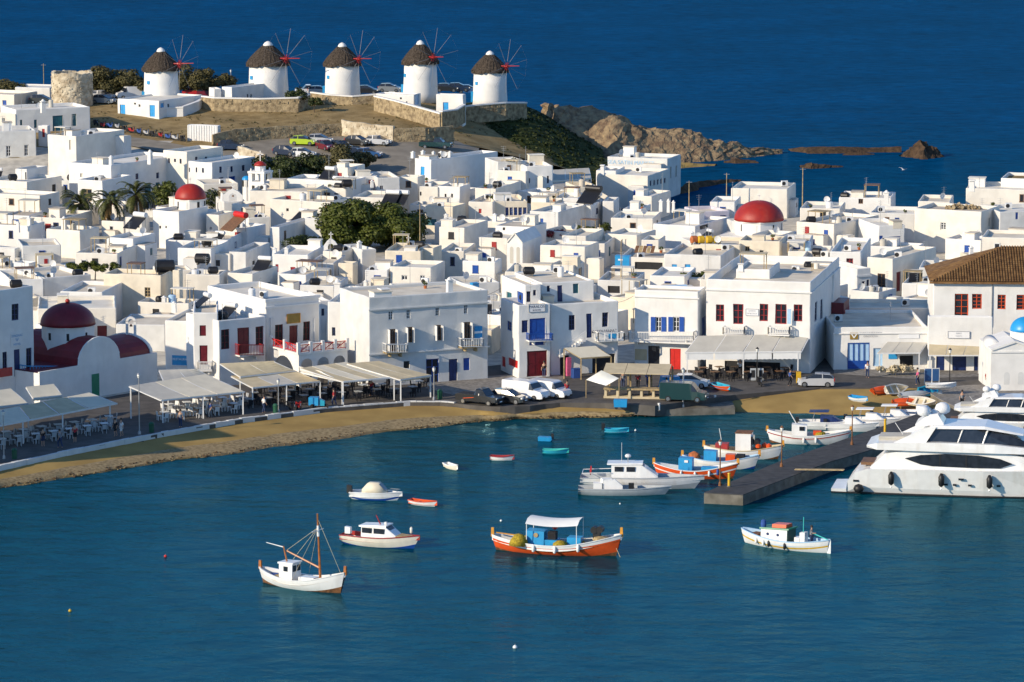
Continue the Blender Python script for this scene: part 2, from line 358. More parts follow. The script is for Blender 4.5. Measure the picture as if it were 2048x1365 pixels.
# town ground and hill
def heightfield(name,matn,x0,x1,y0,y1,st,fn,keep=None):
    nx=int((x1-x0)/st)+1; ny=int((y1-y0)/st)+1; mb=MB(); vs=[]; ok=[]
    for j in range(ny):
        for i in range(nx):
            X,Y=x0+i*st,y0+j*st; vs.append((X,Y,fn(X,Y))); ok.append(keep is None or keep(X,Y))
    fs=[(j*nx+i,j*nx+i+1,(j+1)*nx+i+1,(j+1)*nx+i) for j in range(ny-1) for i in range(nx-1) if ok[j*nx+i] and ok[j*nx+i+1] and ok[(j+1)*nx+i+1] and ok[(j+1)*nx+i]]
    mb.smooth=True; mb.add(vs,fs); return tag(mb.build(name,matn),kind='structure')
front_pts=[(p.x,p.y) for p in front]
def front_y(X):
    if X<=front_pts[0][0]: return front_pts[0][1]
    for a,b in zip(front_pts,front_pts[1:]):
        if X<=b[0] and b[0]>a[0]: return a[1]+(b[1]-a[1])*(X-a[0])/(b[0]-a[0])
    return front_pts[-1][1]
heightfield('town_ground','town_paving',-130,150,372,602,3.0,lambda X,Y:g(X,Y)-(0.12 if Y<front_y(X)+22 else 0),lambda X,Y:Y>front_y(X)+8)
hn=lambda X,Y: 0.35*noise.noise(Vector((X*0.12,Y*0.12,1)))+0.12*noise.noise(Vector((X*0.5,Y*0.5,2)))
def hill_z(X,Y):
    z=g(X,Y)+hn(X,Y)+0.05
    z-= 9.5*ss((X-5)/13.0)*ss((Y-600)/20)
    return z
heightfield('hill','dry_grass',-150,24,590,705,1.2,hill_z,lambda X,Y: Y>604 or X<-42)

# seaweed wrack and stones along the tide line
m=MB(); rw=random.Random(31)
for i in range(900):
    x=rw.uniform(-40,1300); t=rw.choice((rw.gauss(.62,.05),rw.gauss(.9,.04),rw.uniform(.1,.95))); p=P(x,mid(t)(x),z=.92-.9*t+.06); s_=rw.uniform(.04,.16)
    m.box((p.x,p.y,p.z-.02+s_*.2),(s_*rw.uniform(1,2.2),s_*1.3,s_*.7),rw.uniform(0,3),.6)
tag(m.build('beach_wrack','reef'),kind='stuff')
m=MB()
for i in range(1500):
    x=rw.uniform(-40,1300); t=rw.uniform(.55,.99); p=P(x,mid(t)(x),z=.92-.9*t+.05); s_=rw.uniform(.03,.09); m.box((p.x,p.y,p.z),(s_*1.4,s_*1.2,s_*.8),rw.uniform(0,3),.6)
tag(m.build('beach_pebbles','pebble'),kind='stuff')
# ---------------------------------------------------------------- houses
HOUSES={}
WG='white houses of the harbour town'
WIN={ # style: (kind name, frame material, panel material, mullions)
 'd':('window','steel_white','glass',1),'D':('window','timber','glass',1),'b':('window','blue','glass',1),'B':('door','blue','blue',0),'n':('window','navy','glass',1),
 'N':('door','navy','navy',0),'t':('window','teal_paint','teal_paint',0),'T':('door','teal_paint','teal_paint',0),'r':('window','red','glass',1),'R':('door','red','red',0),
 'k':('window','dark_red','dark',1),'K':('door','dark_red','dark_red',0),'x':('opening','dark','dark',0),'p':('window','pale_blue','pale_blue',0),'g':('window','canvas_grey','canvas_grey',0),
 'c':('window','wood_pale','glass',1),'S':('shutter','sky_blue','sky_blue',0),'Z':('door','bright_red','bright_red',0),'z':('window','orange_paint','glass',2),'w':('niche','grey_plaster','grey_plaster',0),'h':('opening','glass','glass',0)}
def subdiv(a,st):
    out=[]
    for p,q in zip(a,a[1:]):
        k=max(1,int((q-p)/st)); out+=[p+(q-p)*i/k for i in range(k)]
    return out+[a[-1]]
def hand_plaster(mb,amp=0.055):
    mb.v=[(x+amp*noise.noise(Vector((x*.55,y*.55,z*.55))),y+amp*noise.noise(Vector((x*.55+9,y*.55,z*.55))),z+amp*.9*noise.noise(Vector((x*.5,y*.5+7,z*.3)))) for (x,y,z) in mb.v]
def face_wall(mb,O,e,n,L,z0,z1,holes,dep=0.16,vz=None):
    """vertical wall from O along e (unit) length L, outward normal n, with rectangular holes (u0,v0,u1,v1) and reveals"""
    us=sorted(set([0.0,L]+[h[i] for h in holes for i in (0,2)])); vz=vz or sorted(set([z0,z1]+[h[i] for h in holes for i in (1,3)]))
    pt=lambda u,v,d=0: (O.x+e.x*u-n.x*d,O.y+e.y*u-n.y*d,v)
    us=subdiv(us,1.3)
    for i in range(len(us)-1):
        for j in range(len(vz)-1):
            cu,cv=(us[i]+us[i+1])/2,(vz[j]+vz[j+1])/2
            if any(h[0]<cu<h[2] and h[1]<cv<h[3] for h in holes): continue
            mb.quad(pt(us[i],vz[j]),pt(us[i+1],vz[j]),pt(us[i+1],vz[j+1]),pt(us[i],vz[j+1]))
    for (a,b,c,d) in holes:
        mb.quad(pt(a,b),pt(c,b),pt(c,b,dep),pt(a,b,dep)); mb.quad(pt(c,b),pt(c,d),pt(c,d,dep),pt(c,b,dep))
        mb.quad(pt(c,d),pt(a,d),pt(a,d,dep),pt(c,d,dep)); mb.quad(pt(a,d),pt(a,b),pt(a,b,dep),pt(a,d,dep))
    return us
def soften(o,cor,ic,zt,off):
    """round the wall corners and the parapet rim, then give the plaster a hand-made waver"""
    bm=bmesh.new(); bm.from_mesh(o.data); bmesh.ops.remove_doubles(bm,verts=bm.verts,dist=0.002)
    og=gorg(o.parent); cc=[(c.x-og[0],c.y-og[1]) for c in cor]; z=zt-og[2]
    near=lambda v,c: abs(v.co.x-c[0])<.004 and abs(v.co.y-c[1])<.004
    def onrim(v,cs):
        if abs(v.co.z-z)>.004: return False
        return True
    es=[]
    for e in bm.edges:
        if len(e.link_faces)!=2: continue
        a,b=e.verts
        if any(near(a,c) and near(b,c) for c in cc): es.append(e)
        elif abs(a.co.z-z)<.004 and abs(b.co.z-z)<.004 and e.calc_face_angle(0)>.8: es.append(e)
    if es: bmesh.ops.bevel(bm,geom=es,offset=off,segments=2,profile=.5,affect='EDGES',clamp_overlap=True)
    amp=.06
    for v in bm.verts:
        x,y,q=v.co.x+og[0],v.co.y+og[1],v.co.z+og[2]
        v.co.x+=amp*noise.noise(Vector((x*.55,y*.55,q*.55))); v.co.y+=amp*noise.noise(Vector((x*.55+9,y*.55,q*.55))); v.co.z+=amp*.9*noise.noise(Vector((x*.5,y*.5+7,q*.3)))
    bm.normal_update(); bm.to_mesh(o.data); bm.free(); o.data.update()
def opening(root,O,e,n,rect,st,dep=0.16):
    a,b,c,d=rect; name,fm,pm,mull=WIN[st]
    pt=lambda u,v,q=0: Vector((O.x+e.x*u-n.x*q,O.y+e.y*u-n.y*q,v))
    w,h=c-a,d-b; nn=Vector((n.x,n.y,0))
    f=MB(); t=min(0.09,w*0.14); dd=dep-0.03
    if name in('window',):
        for p,q in ((pt(a+t/2,b,dd),pt(a+t/2,d,dd)),(pt(c-t/2,b,dd),pt(c-t/2,d,dd)),(pt(a,b+t/2,dd),pt(c,b+t/2,dd)),(pt(a,d-t/2,dd),pt(c,d-t/2,dd))): f.bar(p,q,t,0.06,nn)
        if mull:
            f.bar(pt((a+c)/2,b,dd),pt((a+c)/2,d,dd),t*0.9,0.05,nn)
            k=2 if mull==1 else 3
            if h>0.8:
                for i in range(1,k+1): f.bar(pt(a,b+h*i/(k+1),dd),pt(c,b+h*i/(k+1),dd),t*0.6,0.04,nn)
        fo=f.build('window_frame' if not mull else 'window',fm,root)
        g_=MB(); g_.quad(pt(a,b,dep-0.005),pt(c,b,dep-0.005),pt(c,d,dep-0.005),pt(a,d,dep-0.005)); g_.quad(pt(c,b,dep+.02),pt(a,b,dep+.02),pt(a,d,dep+.02),pt(c,d,dep+.02))
        sub(g_,'pane',pm,fo,root)
    elif name in('door','shutter'):
        m=pt((a+c)/2,(b+d)/2,dep-0.02); f.box((m.x,m.y,m.z),(w,0.06,h),math.atan2(e.y,e.x))
        nleaf=2 if w>0.9 else 1
        fo=f.build(name,pm,root)
        for i in range(nleaf):
            q=MB(); cu=a+w*(i+0.5)/nleaf
            for (lo,hi) in ((0.08,0.45),(0.52,0.93)):
                mm=pt(cu,b+h*(lo+hi)/2,dep-0.062); q.box((mm.x,mm.y,mm.z),(w/nleaf*0.66,0.03,h*(hi-lo)),math.atan2(e.y,e.x))
                if lo<0.1: sub(q,'panel',pm,fo,root); q=MB()
            sub(q,'panel',pm,fo,root)
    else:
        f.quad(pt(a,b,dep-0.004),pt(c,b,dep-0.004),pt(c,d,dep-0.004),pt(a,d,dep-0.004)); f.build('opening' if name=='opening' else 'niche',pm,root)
def house(key,xa,xb,yt,zt,a=-22,side=None,D=None,col='white',roof='roof_pale',par=0.45,wins=(),lab=None,chim=(),zb=None,Y=None,cat='house',group='white houses of the harbour town',band=None,name='house',anch=None,thin=0.24,ztop=None):
    """xa,xb: photo columns of the two ends of the front wall, yt: row of its near top corner, zt: height of that corner"""
    if col=='white' and group==WG: col=('white','warm','white','offwhite','warm')[sum(map(ord,key))%5]
    ar=math.radians(a); e1=Vector((math.cos(ar),math.sin(ar),0)); e2=Vector((-math.sin(ar),math.cos(ar),0))
    an=anch or ('B' if a<0 else 'A'); near=xb if an=='B' else xa
    C0=P(near,yt,z=zt) if Y is None else P(near,yt,Y=Y)
    if ztop is not None: C0=Vector((P(near,900,Y=Y).x,Y,ztop))
    zt=C0.z
    if an=='B': Bp=C0; L=-solve_px(Bp,e1,xa); A=Bp-e1*L
    else: A=C0; L=solve_px(A,e1,xb); Bp=A+e1*L
    if side is not None:
        Wd=solve_px(Bp if a<0 else A,e2,side)
    else: Wd=D or 8.0
    Wd=max(1.0,min(Wd,40)); cor=[A,Bp,Bp+e2*Wd,A+e2*Wd]
    zb=min(g(c.x,c.y) for c in cor)-0.4 if zb is None else zb
    base=(A+cor[2])/2; base.z=zb
    root=thing(name,lab,cat,base,0,group,world=True)
    H=dict(root=root,A=A,B=Bp,e1=e1,e2=e2,L=L,W=Wd,zt=zt,zb=zb,par=par,cor=cor,roofz=zt-par,lab=lab); HOUSES[key]=H
    faces={'F':(A,e1,-e2,L),'R':(Bp,e2,e1,Wd),'K':(cor[2],-e1,e2,L),'L':(cor[3],-e2,-e1,Wd)}
    H['faces']=faces
    holes={k:[] for k in faces}; ops=[]
    for wdef in wins:
        f,x0,y0,x1,y1,st=wdef[:6]
        O,e,n,LL=faces[f]; q=[]
        for (x,y) in ((x0,y0),(x1,y1)):
            # ray / wall plane
            d=P(x,y,z=0)-Vector((0,0,CH)); t=(Vector((O.x,O.y,0))-Vector((0,0,0))).dot(n)/d.dot(n); p=Vector((0,0,CH))+d*t
            q.append(((p-Vector((O.x,O.y,p.z))).dot(e),p.z))
        u0,u1=sorted((q[0][0],q[1][0])); v0,v1=sorted((q[0][1],q[1][1]))
        if len(wdef)>6 and wdef[6]=='g': v0=zb+0.45
        u0=max(0.12,u0); u1=min(LL-0.12,u1); v0=max(zb+0.1,v0); v1=min(zt-0.15,v1)
        if u1-u0<0.2 or v1-v0<0.2: continue
        if any(u0<h[2]+.03 and h[0]<u1+.03 and v0<h[3]+.03 and h[1]<v1+.03 for h in holes[f]): continue
        holes[f].append((u0,v0,u1,v1)); ops.append((f,(u0,v0,u1,v1),st))
    wall=MB(); vz=subdiv(sorted(set([zb,zt]+[h[i] for hs in holes.values() for h in hs for i in (1,3)])),1.6); i_=thin
    ic=[A+e1*i_+e2*i_,Bp-e1*i_+e2*i_,cor[2]-e1*i_-e2*i_,cor[3]+e1*i_-e2*i_]
    for k,fk in enumerate(('F','R','K','L')):
        O,e,n,LL=faces[fk]; us=face_wall(wall,O,e,n,LL,zb,zt,holes[fk],vz=vz)
        a0,b0,c0,d0=cor[k],cor[(k+1)%4],ic[(k+1)%4],ic[k]; z=zt
        for t,u in zip(us,us[1:]):
            t/=LL; u/=LL; q=[a0.lerp(b0,t),a0.lerp(b0,u),d0.lerp(c0,u),d0.lerp(c0,t)]
            wall.quad(*[(v.x,v.y,z) for v in q]); wall.quad((q[3].x,q[3].y,z),(q[2].x,q[2].y,z),(q[2].x,q[2].y,z-par-.1),(q[3].x,q[3].y,z-par-.1))
    soften(wall.build('wall',col,root),cor,ic,zt,min(.13,thin*.42))
    r=MB(); r.quad(*[(c.x,c.y,zt-par) for c in ic]); r.build('roof',roof,root)
    for (f,rect,st) in ops: opening(root,faces[f][0],faces[f][1],faces[f][2],rect,st)
    if band:
        for (f,dz,hh) in band:
            O,e,n,LL=faces[f]; bm_=MB(); p=Vector((O.x,O.y,0))+n*0.07
            bm_.bar((p.x-e.x*.1,p.y-e.y*.1,zt-dz),(p.x+e.x*(LL+.1),p.y+e.y*(LL+.1),zt-dz),0.16,hh); bm_.build('cornice',col,root)
    for cdef in chim: chimney(H,*cdef)
    if group==WG and lab and L>3.2:
        ra=random.Random(sum(map(ord,key))*13+5)
        for (fk,pr) in (('F',.6),('R' if a<0 else 'L',.35)):
            if ra.random()>pr or any(True for h in holes[fk]): continue
            O,e,n,LL=faces[fk]; n=Vector(n)
            if LL<3: continue
            w2,d2=ra.uniform(1.6,min(3.4,LL*.6)),ra.uniform(.9,2.0); u=ra.uniform(w2/2+.1,LL-w2/2-.1); zt2=zt-ra.uniform(.7,1.9); c=O+e*u+n*(d2/2-.05); rz=math.atan2(e.y,e.x)
            if zt2-zb<1.2: continue
            m=MB(); m.box((c.x,c.y,(zt2+zb)/2),(w2,d2,zt2-zb),rz,.985); ao=m.build('annexe',ra.choice((col,'white','warm','offwhite')),root)
            m=MB(); m.box((c.x,c.y,zt2+.03),(w2-.3,d2-.3,.10),rz); sub(m,'annexe_roof',ra.choice(('roof_pale','roof_white','roof_grey')),ao,root)
            if w2>1.9:
                q=c+n*(d2/2+.01); m=MB(); h2=ra.uniform(.6,1.0); m.box((q.x,q.y,zt2-.5-h2/2),(ra.uniform(.4,.65),.08,h2),rz); sub(m,'annexe_window',WIN[ra.choice(('b','n','t','R','D','x'))][1],ao,root)
    if not wins and group==WG and lab and key[0]!='f':
        rr=random.Random(sum(map(ord,key))*7)
        for q in range(rr.choice((1,2,2,3))): small_window(H,'F',rr)
        if a<0 and Wd>5 and rr.random()<.7: small_window(H,'R',rr)
    return H
def small_window(H,f,rr):
    O,e,n,LL=H['faces'][f]; n=Vector(n); vis=min(H['zt']-H['zb']-.8,3.2)
    if LL<2.2: return
    u=rr.uniform(.9,LL-.9)
    if any(abs(u-k[1])<1.1 and k[0]==f for k in H.setdefault('sw',[])): return
    H['sw'].append((f,u)); w2,h2=rr.uniform(.45,.75),rr.uniform(.7,1.15); st=rr.choice(('b','n','d','D','t','R','B','x','d','n')); z1=H['zt']-rr.uniform(.55,.9); c=O+e*u-n*.02; rz=math.atan2(e.y,e.x)
    if z1-h2<H['zb']+.3: return
    f_=MB()
    for (du,dz,ww,hh) in ((-w2/2,0,.10,h2+.1),(w2/2,0,.10,h2+.1),(0,-h2/2,w2+.2,.10),(0,h2/2,w2+.1,.10)):
        q=c+e*du; f_.box((q.x,q.y,z1-h2/2+dz),(ww,.16,hh),rz)
    fo=f_.build('window',WIN[st][1],H['root']); fo['kind']='stuff'
    m=MB(); m.box((c.x,c.y,z1-h2/2),(w2,.10,h2),rz); sub(m,'pane',WIN[st][2],fo,H['root'])
def chimney(H,px,py,h=1.2,w=0.55,kind=0,col='white'):
    p=P(px,py,z=H['roofz']+h); e1,e2=H['e1'],H['e2']; zr=H['roofz']; rz=math.atan2(e1.y,e1.x)
    m=MB(); m.box((p.x,p.y,zr+h*0.42),(w,w,h*0.84),rz,0.86)
    c=m.build('chimney',col,H['root'])
    m=MB()
    if kind==0:
        m.box((p.x,p.y,zr+h*0.86),(w*1.15,w*1.15,h*0.07),rz); m.lathe([(w*0.42,0),(w*0.36,h*0.08),(w*0.12,h*0.15),(0.01,h*0.17)],(p.x,p.y,zr+h*0.89),8)
    else:
        m.box((p.x,p.y,zr+h*0.95),(w*1.1,w*1.1,h*0.1),rz); m.box((p.x,p.y,zr+h*0.87),(w*.5,w*.5,h*.1),rz)
    sub(m,'chimney_cap',col,c,H['root'])
def pt_on(H,px,py,dz=0):
    """point on the roof of house H seen at px,py"""
    return P(px,py,z=H['roofz']+dz)
# rows: key, xa, xb, yt, zt, angle, side px, depth, colour, windows, label, chimneys
WG='white houses of the harbour town'
def row(key,xa,xb,yt,zt,a,side,lab,wins=(),col='white',roof='roof_pale',D=None,chim=(),par=0.45,**kw):
    return house(key,xa,xb,yt,zt,a,side,D,col,roof,par,wins,lab,chim,**kw)
# --- back left, below the stone tower
row('aa',-60,28,190,12.5,-25,None,'small white house with blue door at the far left edge, behind everything',[('F',5,201,13,211,'B')],D=7)
row('ab',31,180,220,12.4,24,None,'long shaded house with teal shutters in front of the round stone tower',[('F',105,232,126,262,'T'),('F',143,229,153,252,'t'),('F',40,240,45,256,'t'),('F',68,240,74,256,'t')],D=8,chim=((86,200,2.0,0.7),),roof='roof_white')
row('ac',-20,31,228,11.8,-18,40,'white block at the left edge below the tower house',[('F',4,236,10,244,'d')],D=6)
row('ad',-60,72,264,10.8,14,None,'pale grey house with two balconies at the left edge',[('F',12,292,22,313,'d'),('F',48,290,57,312,'d')],col='grey_plaster',D=8,roof='roof_white')
row('ae',76,95,252,11.0,-20,99,'narrow white stair hut with red door at far left',[('F',84,258,90,275,'R')],D=3)
row('af',95,152,273,11.2,-32,249,'tall plain white house with blank shaded side wall, far left',[('F',138,280,142,300,'g')],chim=((168,262,0.8,0.6),(180,260,0.7,0.6)),roof='roof_white')
row('ag',137,222,331,9.2,-33,371,'long white house with four small windows above two teal doors',[('R',242,350,248,361,'n'),('R',271,348,277,359,'n'),('R',312,346,318,357,'n'),('R',346,344,352,355,'n'),('R',289,367,302,391,'T'),('R',311,366,320,387,'T'),('F',160,347,165,355,'g')],chim=((222,312,1.6,0.5),(300,301,2.0,0.6)),roof='roof_white')
row('ah',326,374,304,10.2,-33,446,'upper storey of white house above the blue railing terrace',[('F',336,317,340,327,'n'),('F',348,318,352,325,'n'),('F',359,318,363,328,'n'),('R',390,314,395,322,'n'),('R',410,314,415,321,'n')],roof='roof_white',D=8)
row('ai',376,424,326,9.0,-33,511,'white house with three small windows and blue ground floor doors',[('F',377,336,380,345,'n'),('F',391,335,394,345,'n'),('F',404,336,408,346,'n'),('R',439,334,444,346,'n'),('R',461,333,466,344,'n'),('R',484,331,490,342,'n'),('R',438,356,447,376,'N'),('R',458,354,471,381,'B')],roof='roof_white')
row('aj',30,54,339,8.6,-28,95,'small white rooftop block with dark door left of the palms',[('F',50,345,59,362,'x')],D=4)
row('ak',-30,54,364,7.6,-28,124,'white cube house with shaded side at left edge above the palms',[('R',104,370,112,384,'x')],roof='roof_white')
row('al',155,205,362,7.8,-24,263,'white house with shuttered window directly behind the three palms',[('F',163,378,184,404,'c'),('R',225,388,232,400,'t')],roof='roof_grey')
row('am',-40,80,392,7.0,-24,119,'plain white cube house left of the palms at the frame edge',[],roof='roof_white')
row('an',-40,58,452,5.6,-18,90,'low white house at left edge with a slim chimney',[],chim=((58,434,1.9,0.5),(36,444,1.4,0.4)))
row('ao',60,125,437,5.8,-20,None,'flat cream roof terrace below the palms on the left',[],col='warm',D=9,chim=((128,434,1.7,0.6),))
row('ap',92,160,462,5.6,-26,199,'white house with rounded parapet under the palm trunks',[('F',105,482,113,492,'x')],roof='roof_white')
row('aq',213,266,478,5.8,-22,311,'white house with yellow chimney pot right of the palms',[('F',220,487,225,494,'g')],roof='roof_white')
row('ar',250,284,436,6.2,-20,300,'white rooftop pergola hut carrying a solar boiler',[('F',262,444,269,456,'x'),('F',273,444,279,456,'x')],D=4)
row('as',44,122,492,5.4,12,None,'plain pale wall with rooftop laundry at left, below the palms',[],col='grey_plaster',D=7)
row('at',-40,30,498,5.0,-20,40,'low white block on the left edge with shaded flat roof',[],D=8)
row('au',150,235,508,5.0,-10,None,'white terrace wall behind the green vine',[],D=9,roof='roof_white')
row('av',27,58,527,5.2,-25,75,'small white block with red pots beside it, left side',[],D=5)
row('aw',77,135,537,4.9,10,None,'low terrace wall with dark flower pots behind it',[],D=4,col='warm',roof='roof_grey')
row('ax',20,87,560,5.9,16,None,'white house with lit end wall above the harbour church dome',[('L',5,570,6,571,'x')],D=9)
row('ay',88,182,556,5.9,30,None,'blue-shaded house wall with one dark window behind the dome',[('F',157,566,166,585,'n')],D=9)
row('az',207,322,551,6.6,-14,347,'cream coloured house with blue shuttered window, behind the left church',[('F',233,572,244,594,'p'),('F',289,575,301,595,'c'),('F',225,573,229,577,'x')],col='cream',roof='roof_pale')
row('ba',120,205,585,5.6,-10,None,'low white roofs in front of the blue-shaded house',[('F',150,596,160,606,'x')],D=9)
row('bb',75,232,618,5.4,6,None,'long white parapet roof right behind the dark red dome',[('F',194,652,214,686,'K')],D=10,roof='roof_white')
# --- left centre
row('bc',355,422,498,5.8,-12,None,'plain white wall with black water tank, left of centre',[],D=8,roof='roof_white')
row('bd',305,358,424,7.0,-28,416,'white church block with red coping under the smaller red dome',[('F',318,452,322,458,'x'),('F',331,452,334,457,'x')],cat='church',name='church_hall',group='domed churches')
row('be',412,438,430,6.2,-24,470,'small two-step white hut right of the smaller red dome church',[('F',420,454,424,460,'d')],D=6)
row('bf',448,495,457,5.8,-24,532,'white house carrying a large tilted solar panel',[],roof='roof_white')
row('bg',463,492,409,6.6,-20,512,'small white hut below the bell tower',[('F',482,417,486,423,'x')],D=5)
row('bh',400,456,480,5.2,-10,None,'white house with wide flat awning roof left of centre',[],D=8)
row('bi',458,492,505,5.2,-14,540,'white house with a grey side wall and one tiny black window',[('R',505,523,511,529,'x'),('F',479,522,482,530,'x')],roof='roof_pale')
row('bj',420,460,508,5.0,-12,470,'white house with small metal tanks on roof, left centre',[],D=7)
row('bk',372,440,550,5.4,-8,455,'wide cream flat-roofed house with shaded foot, left of centre',[('F',400,570,403,573,'x')],col='warm',roof='roof_white')
row('bl',455,505,548,5.4,-22,556,'white house with two teal windows in its shaded side',[('R',520,568,529,583,'t'),('R',532,566,541,581,'t')],roof='roof_white')
row('bm',545,616,510,5.6,-10,None,'white house with two red shutters, centre left',[('F',551,529,557,545,'R'),('F',581,534,591,546,'R')],D=9,chim=((549,496,1.0,0.5),(573,495,1.1,0.5)),roof='roof_white')
row('bn',617,668,527,5.2,-8,None,'low white house with cream annexe in the centre left',[],D=8)
row('bo',676,706,527,5.3,-16,716,'small cream plastered hut with dark doorway',[('F',672,535,675,545,'x')],col='cream',D=5)
row('bp',558,612,550,4.8,-20,660,'low white house with a smooth grey side, centre left',[],roof='roof_pale')
row('bq',645,684,504,5.7,-22,716,'white chapel house with its bell arch in front of the big tree',[],D=7,roof='roof_white')
row('br',724,753,500,5.9,25,None,'pale narrow house with slender white corner chimney by the big tree',[],D=6,chim=((719,482,1.3,0.5),),col='grey_plaster')
row('bs',600,668,572,4.8,-10,None,'white roof terrace with satellite dishes behind the red-door house',[],D=8)
row('bt',670,742,592,5.0,-10,None,'white flat house carrying a tall chimney behind the waterfront',[],D=8,chim=((675,560,2.6,0.75),(700,573,0.8,0.5)),roof='roof_white')
row('bu',730,775,541,5.4,-10,None,'white cube with orange barrels behind it, centre',[],D=7,chim=((770,520,0.8,1.0,1),))
row('bv',780,862,536,5.8,-14,890,'long white wall with two small grey windows, centre',[('F',803,551,815,561,'d'),('F',840,551,850,561,'d')],roof='roof_white')
row('bw',770,842,503,6.2,-8,None,'cream chapel with arched bell niche right of the big tree',[],col='cream',D=8)
row('bx',838,867,497,6.4,-18,884,'cream house end with terracotta pot on top',[],col='cream',D=7)
row('by',540,662,405,6.8,-24,704,'wide white house below the bell tower with faded red shutter',[('F',572,417,577,423,'x'),('F',649,410,654,422,'R')],roof='roof_pale',D=9)
row('bz',570,697,363,7.8,-22,None,'long low white terrace house in front of the dark trees',[('F',652,340,656,352,'x')],D=6,roof='roof_white')
row('ca',657,696,336,9.0,-24,730,'white upper room with flat pergola beside the dark trees',[],D=5,roof='roof_white')
row('cb',696,755,353,7.9,14,None,'white shaded house right of the pergola room',[],D=9,roof='roof_white',chim=((744,361,1.0,0.4),))
row('cc',755,800,356,7.9,12,None,'bluish shaded wall left of the tall blue-door house',[('F',752,372,758,379,'n'),('F',760,372,766,379,'n')],D=8)
row('cd',640,692,377,7.0,-16,746,'white house with black barrel tank on its corner',[],roof='roof_white')
row('ce',498,620,384,7.4,-10,None,'flat cream roof with awnings right of the bell tower',[],col='warm',D=9)
row('cf',705,770,396,6.8,-12,None,'cream house with solar panels behind the big tree',[('F',712,402,722,410,'x')],col='warm',D=8)
row('cg',540,559,455,5.9,-20,625,'white house with pale side and roof umbrellas left of big tree',[],D=8)
row('ch',610,643,438,6.3,-20,652,'small white house with blue shutter at the left foot of the big tree',[('F',631,452,638,460,'B')],D=6)
row('ci',497,540,436,6.2,16,None,'white wall with round blue barrel below the bell tower',[],D=7)
# --- centre back
row('cj',829,862,320,8.6,-40,996,'large white house with bright blue door and blank shaded side',[('F',841,333,849,353,'S')],roof='roof_white',chim=((826,303,1.0,0.5),(846,301,1.2,0.5),(867,303,1.0,0.4),(882,303,1.2,0.5),(900,303,1.2,0.6)))
row('ck',797,836,355,7.4,-18,850,'small lit white block at foot of the blue-door house',[],D=5)
row('cl',875,920,374,6.8,-20,941,'white house with two tiny black windows, back centre',[('F',889,388,893,395,'x'),('F',902,388,906,396,'x')],roof='roof_pale')
row('cm',838,876,374,6.7,-14,None,'cream low house at back centre with dark corner window',[('F',838,384,843,392,'x')],col='warm',D=7)
row('cn',950,992,378,6.6,-20,1042,'white cube house with grey side below the large blank wall',[('F',976,394,979,398,'x')],roof='roof_white')
row('co',850,906,414,6.0,-22,932,'pinkish cream house right of the big tree',[('R',922,432,927,438,'x'),('F',852,438,873,452,'t')],col='cream')
row('cp',937,986,405,6.2,-14,None,'cream house with one small red window',[('F',957,418,963,427,'R')],col='warm',D=8)
row('cq',988,1055,403,6.2,8,None,'house with yellow cornice and a row of white-framed windows',[('F',1010+i*9,415,1017+i*9,431,'b') for i in range(5)],col='cream',D=8)
row('cr',1060,1117,425,5.9,-24,1182,'white house with two blue shutters and blank grey side',[('F',1068,437,1074,443,'B'),('F',1080,437,1086,449,'B')],roof='roof_white')
row('cs',878,929,456,5.6,-20,976,'white house with blue-shaded side, centre of the town',[],D=8)
row('ct',990,1061,455,6.6,-22,1093,'white house with pale slab roof behind the chapel front',[('F',1005,455,1010,461,'x'),('F',1047,459,1051,467,'x')],par=0.08,roof='roof_grey')
row('cu',958,1014,477,6.0,-18,None,'white house joined to the left of the chapel front',[],D=8,roof='roof_white')
row('cv',925,990,524,5.8,-14,1004,'big plain lit wall behind the harbour hotel',[],roof='roof_white')
row('cw',880,928,503,5.2,-10,None,'low beige roofs with tilted boards, centre of town',[],col='warm',D=8)
row('cx',1080,1170,494,5.8,-20,1199,'white house with blue-shaded end above the hotel roof',[],roof='roof_white')
row('cy',1124,1172,473,5.9,-18,1208,'cream fronted low house right of the purple bougainvillea',[],col='warm',D=7)
row('cz',996,1052,343,7.6,-20,None,'white terrace with rounded pots below the headland slope',[],D=6,roof='roof_white')
row('da',1052,1106,333,8.2,12,None,'blue-shaded house wall near the slope, back centre',[('F',1054,357,1060,367,'n'),('F',1072,355,1077,367,'n'),('F',1094,352,1098,367,'n')],D=8,roof='roof_white')
row('db',995,1052,324,8.6,18,None,'low shaded house below the green slope',[],D=6)
row('dc',1062,1110,406,6.0,-14,None,'sand coloured vaulted terrace house, back centre',[],col='cream',D=7)
row('dd',1110,1156,397,6.2,-10,None,'white house with small awning windows, back centre right',[],D=7,roof='roof_white')
row('de',1156,1200,375,6.6,14,None,'cream vaulted house with round window near the sea house',[('F',1174,380,1180,386,'x'),('F',1186,378,1192,388,'x')],col='cream',D=7)
row('df',1145,1182,412,5.8,-14,1206,'white house with shaded end, right of centre',[],D=7,roof='roof_white')
row('dg',1205,1228,403,6.0,-10,None,'small white stair block, right of centre',[],D=5,roof='roof_white')
